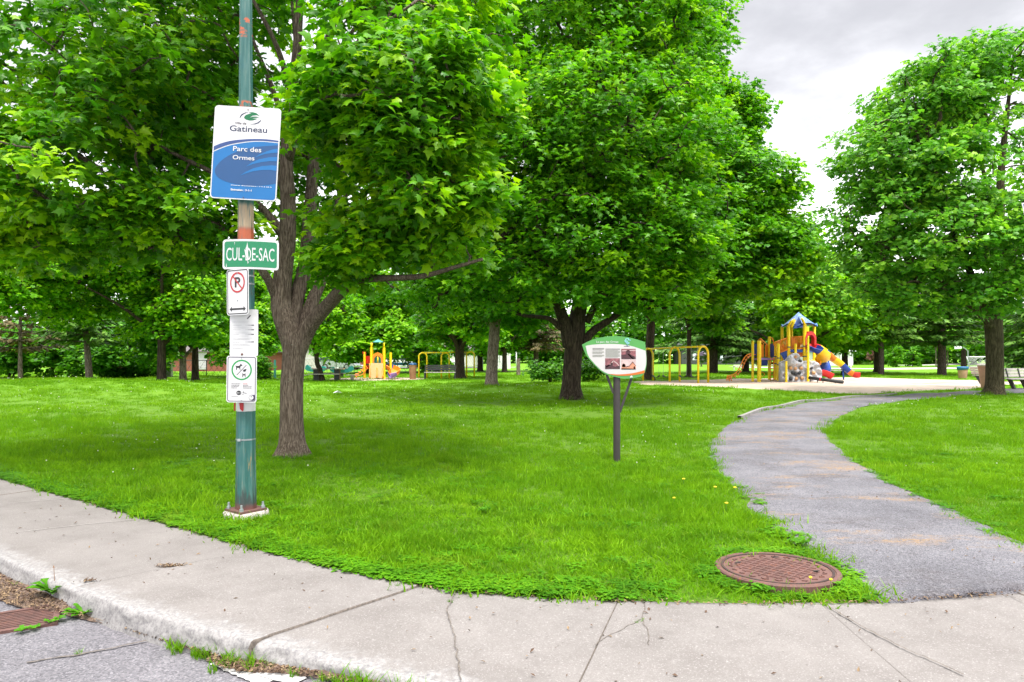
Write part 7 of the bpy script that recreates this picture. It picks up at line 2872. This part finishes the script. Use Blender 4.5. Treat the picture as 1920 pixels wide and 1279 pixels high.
p2 = empty("play_structure", o2, "small toddler playset with tan double slide and teal peaked roof", "playset")
for (cx, cy, dy) in ((593, 288, 0.2), (653, 245, -0.4), (770, 250, -0.4), (828, 292, 0.2), (663, 258, 1.0), (762, 258, 1.0)):
    t = W2(cx, cy, dy)
    mb = MB()
    mb.tube([(t[0], t[1], -0.2), (t[0], t[1], t[2])], [0.085, 0.08], 12)
    mb.build("post", [M['yellow']], p2, smooth=True, auto=40)
mb = MB()
pts = [(632, 515), (640, 470), (650, 400), (655, 388), (752, 388), (757, 400), (758, 470), (764, 512), (752, 526), (730, 522), (710, 516), (697, 520), (680, 527), (655, 528)]
mb.prism([(W2(x, y, -0.7)[0], W2(x, y, -0.7)[2]) for x, y in reversed(pts)], W2(0, 0, -0.75)[1], W2(0, 0, -0.6)[1])
mb.build("double_slide", [M['tan']], p2)
mb = MB()
for cx in (640, 705, 757):
    mb.tube(catmull(np.array([tuple(W2(cx, 392, -0.55)), tuple(W2(cx + 1, 450, -0.8)), tuple(W2(cx - 2, 518, -1.1))]), 4), 0.05, 8)
mb.build("slide_rail", [M['porange']], p2, smooth=True)
mb = MB()
outer = [(665, 390), (665, 330), (680, 305), (712, 290), (745, 305), (760, 330), (760, 390)]
inner = [(745, 390), (742, 345), (728, 328), (712, 322), (696, 328), (682, 345), (680, 390)]
mb.prism([(W2(x, y, -0.3)[0], W2(x, y, -0.3)[2]) for x, y in outer + inner], W2(0, 0, -0.4)[1], W2(0, 0, -0.3)[1])
mb.build("arched_panel", [M['porange']], p2)
quadpanel("teal_panel", [W2(678, 330, 0.1), W2(745, 330, 0.1), W2(745, 392, 0.1), W2(678, 392, 0.1)], 0.04, M['teal'], p2)
mb = MB()
mb.tube([tuple(W2(712, 325, -0.33)), tuple(W2(712, 392, -0.33))], 0.05, 8)
mb.build("centre_bar", [M['yellow']], p2, smooth=True)
quadpanel("red_panel", [W2(604, 325, 0.3), W2(642, 325, 0.1), W2(642, 440, 0.1), W2(604, 440, 0.3)], 0.05, M['red'], p2)
mb = MB()
for (a, b, c) in (((600, 400), (555, 470), (485, 500)), ((620, 430), (575, 490), (520, 505))):
    mb.tube(catmull(np.array([tuple(W2(*a, 0.2)), tuple(W2(*b, 0)), tuple(W2(*c, -0.2))]), 4), 0.03, 6)
for k in range(6):
    f = k / 5
    mb.tube([tuple(W2(600 - 110 * f, 405 + 95 * f, 0.1)), tuple(W2(622 - 100 * f, 440 + 65 * f, -0.3))], 0.022, 6)
for cx in (482, 518):
    mb.tube([tuple(W2(cx, 498, -0.1)), tuple(W2(cx, 530, -0.1))], 0.03, 6)
mb.build("net_climber", [M['porange']], p2, smooth=True)
mb = MB()
pk = W2(715, 172, 0.3)
b4 = [W2(668, 200, -0.4), W2(762, 200, -0.4), W2(766, 200, 1.0), W2(664, 200, 1.0)]
mb.add([tuple(pk)] + [tuple(q) for q in b4], [(0, 1, 2), (0, 2, 3), (0, 3, 4), (0, 4, 1), (4, 3, 2, 1)])
mb.build("roof", [M['teal']], p2)
mb = MB()
for cx, dy in ((653, -0.4), (770, -0.4), (663, 1.0), (762, 1.0)):
    mb.tube([tuple(W2(cx, 252, dy)), tuple(W2(cx, 205, dy))], 0.04, 8)
mb.build("roof_prop", [M['yellow']], p2, smooth=True)
slide("curved_slide", [W2(775, 430, 0.2), W2(805, 440, 0.1), W2(845, 455, -0.2), W2(868, 475, -0.6), W2(850, 505, -0.9), W2(825, 518, -1.0)], 0.30, [1, 0, 0, 2], [M['porange'], M['blue'], M['violet']], p2, 0.28)
quadpanel("roof_cap", [W2(578, 285, 0.2), W2(605, 292, 0.2), W2(605, 310, 0.2), W2(578, 306, 0.2)], 0.12, M['red'], p2)
deckp = [W2(655, 395, -0.4), W2(768, 395, -0.4), W2(828, 395, 0.3), W2(762, 395, 1.0), W2(663, 395, 1.0), W2(595, 395, 0.3)]
mb = MB()
z_ = deckp[0][2]
mb.add([(p[0], p[1], z_) for p in deckp] + [(p[0], p[1], z_ - 0.1) for p in deckp], [tuple(range(6)), tuple(reversed(range(6, 12)))] + [(i, i + 6, (i + 1) % 6 + 6, (i + 1) % 6) for i in range(6)])
mb.build("deck", [M['rubber']], p2)


# spring riders
def rider(label, px, py, Y, s, col, col2, rot):
    g = onground(px, Y)
    r = empty("spring_rider", g, label, "spring rider", "spring riders by the small playset", R(rot), s)
    mb = MB()
    sp = []
    for k in range(40):
        a = k * 0.8
        sp.append((0.11 * math.cos(a), 0.11 * math.sin(a), 0.02 + 0.30 * k / 39))
    mb.tube(sp, 0.02, 5)
    mb.build("spring", [M['rubber']], r)
    mb = MB()
    mb.prism([(-0.75, 0.42), (-0.60, 0.34), (0.30, 0.32), (0.68, 0.40), (0.86, 0.55), (0.80, 0.78), (0.66, 0.84), (0.50, 0.72), (0.34, 0.56), (-0.36, 0.56), (-0.56, 0.74), (-0.78, 0.70), (-0.86, 0.55)], -0.06, 0.06)
    mb.build("body", [col], r)
    mb = MB()
    mb.box((-0.05, 0, 0.60), (0.5, 0.30, 0.06))
    mb.build("seat", [col2], r)
    mb = MB()
    mb.tube([(0.38, -0.25, 0.80), (0.38, 0.25, 0.80)], 0.02, 6)
    mb.tube([(0.38, 0, 0.55), (0.38, 0, 0.80)], 0.02, 6)
    mb.build("handle", [M['chain']], r)


rider("green and cream spring rider left of the net climber", 641, 709, 47.0, 0.95, M['teal'], M['tan'], 15)
rider("teal and cream spring rider beyond the leaning slender tree", 592, 709, 50.0, 1.0, M['teal'], M['sepia3'], 165)
# ================================================================== FURNITURE AND THE FAR SIDE
M['bin'] = pm("bin_terracotta", (0.42, 0.225, 0.165), 0.7, var=0.12, scale=4, bmp=0.2)
M['bin_brown'] = pm("bin_brown", (0.30, 0.15, 0.075), 0.7, var=0.12, scale=4, bmp=0.2)
M['bin_rim'] = pm("bin_pale_rim", (0.58, 0.50, 0.46), 0.7, var=0.1)
M['bag_blue'] = pm("bin_blue_bag", (0.02, 0.13, 0.30), 0.45, var=0.15)
M['slat'] = pm("bench_slat_grey", (0.38, 0.345, 0.33), 0.75, var=0.15, scale=6)
M['iron'] = pm("black_bench_frame", (0.022, 0.022, 0.025), 0.5, var=0.2)
M['white_metal'] = pm("white_painted_metal", (0.75, 0.75, 0.76), 0.45, var=0.05)
M['brick'] = None
m_, nt_, out_ = new_mat("red_brick_wall")
bk = nd(nt_, 'ShaderNodeTexBrick', Vector=coords(nt_), Color1=c4((0.30, 0.070, 0.038)), Color2=c4((0.24, 0.055, 0.032)), Mortar=c4((0.22, 0.07, 0.045)), Scale=4.0)
b_ = nd(nt_, 'ShaderNodeBsdfPrincipled', Base_Color=bk.outputs[0], Roughness=0.85)
nt_.links.new(b_.outputs[0], out_.inputs[0])
M['brick'] = m_
M['siding'] = pm("white_siding", (0.66, 0.66, 0.68), 0.6, var=0.05)
M['pale_wall'] = pm("pale_render", (0.52, 0.49, 0.47), 0.8, var=0.08)
M['dark_wall'] = pm("dark_wall", (0.045, 0.05, 0.05), 0.8, var=0.2)
M['shingle'] = pm("roof_shingle", (0.10, 0.085, 0.085), 0.9, var=0.2, scale=3, bmp=0.3)
M['glass'] = pm("window_glass", (0.05, 0.065, 0.08), 0.12, var=0.1)
M['glass_pale'] = pm("pale_window", (0.55, 0.62, 0.72), 0.2, var=0.1)
M['fence_grey'] = pm("fence_galvanised", (0.30, 0.31, 0.32), 0.5, metal=0.4, var=0.1)
M['fence_black'] = pm("fence_black", (0.02, 0.021, 0.022), 0.5, var=0.1)
M['car_silver'] = pm("car_silver", (0.42, 0.44, 0.47), 0.28, metal=0.5, var=0.04)
M['car_white'] = pm("car_white", (0.68, 0.69, 0.70), 0.28, var=0.04)
M['car_mauve'] = pm("car_grey_mauve", (0.46, 0.42, 0.48), 0.28, metal=0.3, var=0.04)
M['car_blue'] = pm("car_blue", (0.02, 0.08, 0.20), 0.28, metal=0.3, var=0.04)
M['tyre'] = pm("tyre", (0.02, 0.02, 0.021), 0.8, var=0.1)
M['tail_red'] = pm("tail_lamp_red", (0.45, 0.02, 0.02), 0.3, var=0.05)


def bin_(label, px, Y, h, r0, r1, mat, rim=None, bag=False, dome=False, group=None):
    g = onground(px, Y)
    t = empty("trash_can", g, label, "trash can", group)
    mb = MB()
    mb.lathe((0, 0, 0), [(r0 * 0.96, 0), (r0, 0.02), (r1, h - 0.10), (r1 * 1.06, h - 0.10), (r1 * 1.06, h), (r1 * 0.95, h), (r1 * 0.90, h - 0.25), (0, h - 0.25)], 24)
    mb.build("body", [mat], t, smooth=True, auto=40)
    if rim:
        mb = MB()
        mb.lathe((0, 0, h), [(r1 * 1.09, -0.05), (r1 * 1.12, 0.0), (r1 * 1.05, 0.03), (r1 * 0.75, 0.045 if not dome else 0.08), (r1 * 0.7, 0.02)], 24)
        mb.build("lid_ring", [rim], t, smooth=True)
    if bag:
        mb = MB()
        mb.lathe((0, 0, h), [(r1 * 1.07, -0.14), (r1 * 1.11, -0.02), (r1 * 1.08, 0.02), (r1 * 0.9, 0.03), (r1 * 0.8, -0.1)], 20)
        mb.v = [(x, y, z - (0.06 * (1 - (x / r1 + 1) / 2) if z < h - 0.1 else 0)) for x, y, z in mb.v]
        mb.build("bag_collar", [M['bag_blue']], t, smooth=True)


bin_("terracotta trash can with blue bag collar at the back edge of the sand", 1805, 46.0, 0.80, 0.24, 0.315, M['bin'], None, True)
bin_("tall pale-rimmed trash can half hidden behind the tall maple trunk at right", 1850, 31.5, 1.10, 0.22, 0.345, M['bin'], M['bin_rim'])
bin_("brown dome-lidded trash can left of the far swing frame", 774, 44.0, 0.98, 0.20, 0.245, M['bin_brown'], M['car_blue'], dome=True)


def bench(label, px, Y, rot, L=1.8, group=None, slant=True):
    g = onground(px, Y)
    t = empty("park_bench", g, label, "bench", group, R(rot))
    mb = MB()
    for k in range(4):
        mb.box((0, -0.20 + 0.125 * k, 0.45 + 0.008 * k), (L, 0.105, 0.04))
    mb.build("seat", [M['slat']], t)
    mb = MB()
    for k in range(3):
        z = 0.60 + 0.135 * k
        mb.box((0, 0.26 + 0.06 * k * 0.8, z), (L, 0.035, 0.115), (R(-16), 0, 0))
    mb.build("backrest", [M['slat']], t)
    n = 3 if L > 1.7 else 2
    for k in range(n):
        x = -L / 2 + 0.28 + (L - 0.56) * k / (n - 1)
        mb = MB()
        # slanted slab leg, seat bearer and back stay
        mb.prism([(-0.28, -0.05), (-0.12, -0.05), (0.16, 0.42), (-0.04, 0.42)], -0.04, 0.04, 0, Matrix.Translation((x, 0.05, 0)) @ Matrix.Rotation(R(90), 4, 'Z') @ Matrix.Identity(4))
        mb.box((x, 0.0, 0.415), (0.06, 0.52, 0.03))
        mb.box((x, 0.245, 0.66), (0.05, 0.03, 0.54), (R(-16), 0, 0))
        mb.build("leg", [M['iron']], t)


bench("grey slatted bench on slanted black legs at the right edge beyond the tall maple", 1920, 31.0, 8)
bench("black-framed bench seen end-on beside the terracotta bins, behind the tall maple trunk", 1846, 36.5, 84, 1.5)
# upright bench seen from behind, left
g = onground(825, 43.0)
t = empty("park_bench", g, "dark upright bench standing in front of the far yellow swings", "bench")
mb = MB()
for k in range(3):
    mb.box((0, -0.14 + 0.14 * k, 0.45), (1.95, 0.12, 0.04))
mb.build("seat", [M['slat']], t)
mb = MB()
for k in range(3):
    mb.box((0, 0.30, 0.62 + 0.12 * k), (1.95, 0.035, 0.10))
mb.build("backrest", [M['iron']], t)
for x in (-0.95, 0.95):
    mb = MB()
    mb.box((x, -0.16, 0.2), (0.07, 0.07, 0.50))
    mb.box((x, 0.28, 0.43), (0.07, 0.07, 0.96))
    mb.box((x, 0.06, 0.42), (0.07, 0.5, 0.06))
    mb.build("leg", [M['iron']], t)


def picnic(label, px, Y, rot, L=1.9, sides=True):
    g = onground(px, Y)
    t = empty("picnic_table", g, label, "picnic table", None, R(rot))
    mb = MB()
    for k in range(5):
        mb.box((0, -0.32 + 0.16 * k, 0.75), (L, 0.145, 0.045))
    mb.build("tabletop", [M['slat']], t)
    for s in (-1, 1):
        mb = MB()
        mb.box((0, s * 0.72, 0.44), (L, 0.27, 0.045))
        mb.build("seat", [M['slat']], t)
    if sides:
        for s in (-1, 1):
            mb = MB()
            mb.box((s * (L / 2 + 0.62), 0, 0.36), (0.75, 0.35, 0.05))
            mb.box((s * (L / 2 + 0.62), 0, 0.16), (0.2, 0.12, 0.36))
            mb.build("end_seat", [M['slat']], t)
    for s in (-1, 1):
        x = s * L * 0.34
        mb = MB()
        mb.box((x, 0, 0.36), (0.32, 0.32, 0.74))
        mb.box((x, 0, 0.40), (0.08, 1.6, 0.06))
        mb.box((x, 0, 0.70), (0.08, 0.75, 0.06))
        mb.build("leg", [M['iron']], t)


picnic("picnic table with end seats behind the slender leaning tree", 613, 42.5, 0)
picnic("pale picnic table with dark legs behind the long coloured slide", 1567, 50.0, 4, 1.9, False)


# ---- football goals
def goal(label, px, Y, w, h, d, rot):
    g = onground(px, Y)
    t = empty("football_goal", g, label, "football goal", "white football goals", R(rot))
    mb = MB()
    r = 0.06
    mb.tube([(-w / 2, 0, -0.05), (-w / 2, 0, h)], r, 8)
    mb.tube([(w / 2, 0, -0.05), (w / 2, 0, h)], r, 8)
    mb.tube([(-w / 2 - r, 0, h), (w / 2 + r, 0, h)], r, 8)
    mb.build("front_frame", [M['white_metal']], t, smooth=True)
    mb = MB()
    for s in (-1, 1):
        mb.tube([(s * w / 2, 0, h), (s * w / 2, d * 0.35, h * 0.98), (s * w / 2, d, 0.05), (s * w / 2, 0, 0.05)], r * 0.75, 6)
    mb.tube([(-w / 2, d, 0.05), (w / 2, d, 0.05)], r * 0.75, 6)
    mb.tube([(-w / 2, d * 0.35, h * 0.98), (w / 2, d * 0.35, h * 0.98)], r * 0.6, 6)
    mb.build("back_frame", [M['white_metal']], t, smooth=True)
    mb = MB()
    for k in range(1, 26):
        x = -w / 2 + w * k / 26
        mb.tube([(x, d * 0.35, h * 0.97), (x, d, 0.06)], 0.010, 3, False)
    for k in range(1, 8):
        f = k / 8
        mb.tube([(-w / 2, d * 0.35 + d * 0.65 * f, h * 0.97 * (1 - f) + 0.05 * f), (w / 2, d * 0.35 + d * 0.65 * f, h * 0.97 * (1 - f) + 0.05 * f)], 0.010, 3, False)
    mb.build("net", [M['white_metal']], t)


goal("white football goal with net behind the tall maple trunk at right", 1836, 88.0, 3.2, 1.30, 1.2, 168)
goal("white football goal far behind the slim tree left of the dark double trunk", 962, 84.0, 2.4, 1.9, 1.6, 70)

# ---- lamp posts and small posts
for (px, Y, h, label, pan) in ((1595.5, 84, 2.05, "slim white post by the pale path right of the long slide", 0), (1577.5, 92, 2.3, "thicker white post with pointed cap just behind the long slide", 1)):
    g = onground(px, Y)
    t = empty("white_post", g, label, "post")
    mb = MB()
    r = 0.16 if pan else 0.085
    mb.tube([(0, 0, -0.1), (0, 0, h)], [r, r * 0.9], 8)
    mb.build("shaft", [M['white_metal']], t)
    mb = MB()
    mb.tube([(0, 0, h), (0, 0, h + 0.10), (0, 0, h + 0.35)], [r * 1.5, r * 1.5, 0.02], 8)
    mb.build("cap", [M['white_metal']], t)
g = onground(515.5, 45.0)
t = empty("teal_post", g, "short thick teal post standing behind the notice signs", "post")
mb = MB()
mb.tube([(0, 0, -0.1), (0, 0, 1.25)], [0.085, 0.075], 8)
mb.build("shaft", [pm("pale_teal_paint", (0.06, 0.30, 0.27), 0.5, var=0.1)], t)
mb = MB()
mb.lathe((0, 0, 0), [(0.3, -0.05), (0.3, 0.03), (0, 0.03)], 16)
mb.build("base", [M['footing']], t)
g = onground(972, 54.0)
t = empty("wooden_post", g, "thick weathered wooden post right of the left white goal", "post")
mb = MB()
mb.tube([(0, 0, -0.1), (0, 0, 0.7), (0, 0, 1.35)], [0.17, 0.15, 0.14], 12, True, 0, lambda p, a, i: 1 + 0.05 * math.sin(a * 5))
mb.build("shaft", [M['bark_pale']], t)
g = onground(318, 50.0)
t = empty("utility_box", g, "pale grey utility box on the grass before the red brick building", "utility box")
mb = MB()
mb.box((0, 0, 0.42), (0.34, 0.34, 0.90))
mb.build("cabinet", [M['pale_wall']], t)
mb = MB()
mb.box((0, 0, 0.89), (0.40, 0.40, 0.05))
mb.build("cap", [M['white_metal']], t)
g = onground(1788, 74.0)
t = empty("basketball_board", g + Vector((0.7, 0, 0)), "white backboard on a leaning arm beside the small distant tree", "backboard")
mb = MB()
mb.tube([(0.9, 0, -0.1), (0.85, 0, 2.0), (0.2, 0, 2.5), (-0.2, 0, 2.5)], 0.05, 8)
mb.build("arm", [M['galv']], t)
mb = MB()
mb.prism([(-0.62, 2.2), (0.15, 2.25), (0.15, 2.85), (-0.4, 2.85), (-0.62, 2.65)], -0.06, -0.02)
mb.build("board", [M['white_metal']], t)


# ---- fences
def chain_fence(label, pts, h, step, mat, mesh_gap=0.28, wr=0.012, top_r=0.03, name="chain_link_fence"):
    a = onground(*pts[0])
    t = empty(name, a, label, "fence")
    P3 = [onground(*p) - a for p in pts]
    posts = []
    for p, q in zip(P3[:-1], P3[1:]):
        n = max(1, int(round((q - p).length / step)))
        for k in range(n):
            posts.append(p.lerp(q, k / n))
    posts.append(P3[-1])
    for p in posts:
        mb = MB()
        mb.tube([(p[0], p[1], p[2] - 0.1), (p[0], p[1], p[2] + h + 0.05)], top_r * 1.2, 6)
        mb.build("post", [mat], t)
    mb = MB()
    mb.tube([tuple(p + Vector((0, 0, h))) for p in posts], top_r, 6)
    mb.build("top_rail", [mat], t)
    mb = MB()
    for p, q in zip(posts[:-1], posts[1:]):
        L = (q - p).length
        n = max(2, int(L / mesh_gap))
        for k in range(n):
            for s in (0, 1):
                u0, u1 = k / n, min(1.0, (k + h / mesh_gap * 0.6) / n)
                A, B = p.lerp(q, u0), p.lerp(q, u1)
                z0, z1 = (0.05, h * min(1.0, (u1 - u0) * n * mesh_gap / (h * 0.6)))
                if s:
                    z0, z1 = z1, z0
                mb.tube([(A[0], A[1], A[2] + z0), (B[0], B[1], B[2] + z1)], wr, 3, False)
    mb.build("wire_mesh", [mat], t)


chain_fence("grey chain-link fence along the street behind the small playset", [(560, 58.0), (700, 58.5), (790, 59.0)], 1.25, 2.6, M['fence_grey'])
chain_fence("low black chain-link fence before the red brick building", [(285, 52.0), (345, 52.0), (430, 51.0)], 1.15, 1.9, M['fence_black'], 0.4)
chain_fence("tall grey mesh ball-field backstop behind the left swings", [(868, 72.0), (905, 70.0), (945, 72.0)], 2.9, 2.4, M['fence_grey'], 0.25, 0.012, 0.05, "backstop_fence")

# white panels leaning inside the field (boards behind the backstop)
g = onground(935, 76.0)
t = empty("rink_board", g, "row of white upright boards behind the tall mesh backstop", "boards")
for k in range(3):
    mb = MB()
    mb.box((-0.2 + 0.62 * k, 0, 0.85), (0.56, 0.08, 1.8))
    mb.build("board", [M['siding']], t)


# ---- buildings
def house(label, px, Y, w, d, h, roof_h, wall, roofm, wins, cat="house", rot=0, group=None, overhang=0.35, name="house", z=0.0):
    g = onground(px, Y) + Vector((0, 0, z))
    t = empty(name, g, label, cat, group, R(rot))
    mb = MB()
    mb.box((0, d / 2, h / 2 - 0.2), (w, d, h + 0.4))
    mb.build("wall", [wall], t)
    mb = MB()
    o = overhang
    V = [(-w / 2 - o, -o, h), (w / 2 + o, -o, h), (w / 2 + o, d + o, h), (-w / 2 - o, d + o, h), (-w / 2 - o, d / 2, h + roof_h), (w / 2 + o, d / 2, h + roof_h)]
    V = V + [(x, y, q - 0.12) for (x, y, q) in V[:4]]
    mb.add(V, [(0, 1, 5, 4), (2, 3, 4, 5), (1, 2, 5), (3, 0, 4), (0, 6, 7, 1), (1, 7, 8, 2), (2, 8, 9, 3), (3, 9, 6, 0), (9, 8, 7, 6)])
    mb.build("roof", [roofm], t)
    for (x, z0, ww, hh, m) in wins:
        mb = MB()
        mb.box((x, -0.02, z0), (ww + 0.14, 0.06, hh + 0.14))
        f = mb.build("window", [M['white_metal']], t)
        mb = MB()
        mb.box((x, -0.055, z0), (ww, 0.02, hh))
        mb.build("pane", [m], f)
    return t


house("low red brick building behind the trees at left", 352, 66.0, 13.5, 8, 1.95, 2.4, M['brick'], M['shingle'], [(1.3, 1.0, 1.0, 1.5, M['car_mauve'])], "building", name="brick_building")
house("pale garage wall behind the slender leaning tree", 604, 74.0, 5.0, 5, 2.6, 1.4, M['pale_wall'], M['shingle'], [(1.3, 0.95, 0.9, 1.9, M['siding'])], name="garage")
house("dark red-brown house behind the silver car and the chain-link fence", 662, 92.0, 9.0, 7, 3.0, 2.2, M['brick'], M['shingle'], [(-1.6, 1.7, 1.3, 1.1, M['glass']), (2.0, 1.7, 1.3, 1.1, M['glass'])])
house("white-sided house far behind the long slide", 1562, 102.0, 6.0, 6, 2.2, 1.3, M['siding'], M['siding'], [(-1.2, 1.2, 0.9, 1.0, M['glass']), (1.4, 1.2, 0.9, 1.0, M['glass'])])
house("dark house with three narrow white windows seen between the trees behind the swings", 1352, 112.0, 13.0, 6, 2.9, 0.8, M['dark_wall'], M['dark_wall'], [(-4.4, 1.25, 0.36, 0.95, M['glass_pale']), (0.05, 1.25, 0.36, 0.95, M['glass_pale']), (4.6, 1.25, 0.45, 1.0, M['glass_pale'])])
house("white house partly hidden behind the dark swing-side tree trunk", 838, 96.0, 8.0, 6, 2.4, 1.4, M['pale_wall'], M['shingle'], [(-2.0, 1.3, 1.0, 1.0, M['glass']), (1.6, 1.3, 1.0, 1.0, M['glass'])])
# rustic rail and bench line behind the arch ladder
g = onground(1405, 72.0)
t = empty("rail_fence", g, "low pale rail fence behind the orange arch ladder", "fence")
mb = MB()
mb.tube([(-1.7, 0, 0.45), (4.6, 0.5, 0.48)], 0.07, 6)
mb.build("rail", [M['pale_wall']], t)
for x in (-1.6, 0.5, 2.6, 4.5):
    mb = MB()
    mb.tube([(x, 0.05, -0.1), (x, 0.05, 0.5)], 0.07, 6)
    mb.build("post", [M['pale_wall']], t)


# ---- cars
def car(label, px, Y, L, Hh, body, rot, glass, stripe=None, van=False, group="cars parked along the far street"):
    g = onground(px, Y)
    t = empty("parked_car", g, label, "car", group, R(rot))
    w = 1.75
    hb = Hh * 0.56
    if van:
        lower = [(-L / 2, 0.28), (-L / 2, hb), (-L / 2 + 0.1, hb + 0.06), (L / 2 - 0.9, hb + 0.03), (L / 2 - 0.12, hb - 0.12), (L / 2, 0.45), (L / 2 - 0.05, 0.28)]
        upper = [(-L / 2 + 0.08, hb), (-L / 2 + 0.25, Hh - 0.05), (-L / 2 + 0.6, Hh), (L / 2 - 1.9, Hh - 0.03), (L / 2 - 0.95, hb)]
    else:
        lower = [(-L / 2, 0.30), (-L / 2 + 0.02, hb - 0.04), (-L / 2 + 0.7, hb + 0.04), (L / 2 - 1.1, hb), (L / 2 - 0.1, hb - 0.16), (L / 2, 0.42), (L / 2 - 0.05, 0.28)]
        upper = [(-L / 2 + 0.45, hb), (-L / 2 + 1.0, Hh - 0.03), (-L / 2 + 1.5, Hh), (L / 2 - 2.2, Hh - 0.04), (L / 2 - 1.25, hb)]
    mb = MB()

    def loft(poly, y0, y1, inset):
        n = len(poly)
        cx = sum(p[0] for p in poly) / n
        rows = [(-w / 2 + inset, 1.0), (-w / 2 + 0.08 + inset * 0.9, 1.0)]
        V = []
        for s, f in ((-1, 0.97), (-1, 1.0), (1, 1.0), (1, 0.97)):
            y = s * (w / 2 - inset - (0.0 if f < 1 else 0.07))
            for (x, z) in poly:
                V.append((cx + (x - cx) * f, y, z))
        F = [tuple(range(n)), tuple(reversed(range(3 * n, 4 * n)))]
        for r in range(3):
            for i in range(n):
                j = (i + 1) % n
                F.append((r * n + i, (r + 1) * n + i, (r + 1) * n + j, r * n + j))
        mb.add(V, F)
    loft(lower, 0, 0, 0.0)
    loft(upper, 0, 0, 0.16)
    mb.build("body", [body], t, smooth=True, auto=30)
    ux0, ux1 = upper[0][0], upper[-1][0]
    for s in (-1, 1):
        yy = s * (w / 2 - 0.155)
        mb = MB()
        xs_ = [(upper[0][0] + 0.15, hb + 0.05), (upper[1][0] + 0.08, Hh - 0.10), (upper[3][0] - 0.02, Hh - 0.11), (upper[4][0] - 0.14, hb + 0.05)]
        mb.prism(xs_, min(yy, yy + s * 0.012), max(yy, yy + s * 0.012))
        mb.build("window", [glass], t)
    mb = MB()
    a, b = upper[3], upper[4]
    mb.add([(a[0] + 0.03, -w / 2 + 0.28, a[1] - 0.05), (b[0] + 0.04, -w / 2 + 0.22, b[1] + 0.05), (b[0] + 0.04, w / 2 - 0.22, b[1] + 0.05), (a[0] + 0.03, w / 2 - 0.28, a[1] - 0.05)], [(0, 1, 2, 3)])
    mb.build("windscreen", [glass], t)
    for (x, s) in ((-L / 2 + 0.85, -1), (-L / 2 + 0.85, 1), (L / 2 - 0.85, -1), (L / 2 - 0.85, 1)):
        mb = MB()
        y = s * (w / 2 - 0.10)
        mb.tube([(x, y - 0.11, 0.32), (x, y + 0.11, 0.32)], 0.32, 16)
        wh = mb.build("wheel", [M['tyre']], t, smooth=True, auto=40)
        mb = MB()
        mb.tube([(x, y + s * 0.105, 0.32), (x, y + s * 0.118, 0.32)], 0.19, 12)
        mb.build("rim", [M['galv']], wh)
    if stripe:
        mb = MB()
        mb.box((0, -w / 2 - 0.005, 0.55), (L * 0.9, 0.02, 0.28))
        mb.build("side_panel", [stripe], t)
    for s in (-1, 1):
        mb = MB()
        mb.box((-L / 2 + 0.0, s * (w / 2 - 0.22), hb - 0.12), (0.05, 0.22, 0.16))
        mb.build("tail_light", [M['tail_red']], t)


car("silver minivan parked behind the chain-link fence", 636, 70.0, 4.0, 1.6, M['car_silver'], -8, M['glass'], None, True)
car("small mauve-grey car nosing out right of the silver minivan", 655, 72.5, 2.9, 1.15, M['car_mauve'], 0, M['glass'])
car("white car with dark blue lower side, left of the brown trash can", 752, 76.0, 3.6, 1.65, M['car_white'], 10, M['glass'], M['car_blue'], True)
car("white van parked beyond the dark upright bench", 822, 80.0, 4.6, 1.75, M['car_white'], 0, M['glass'], None, True)
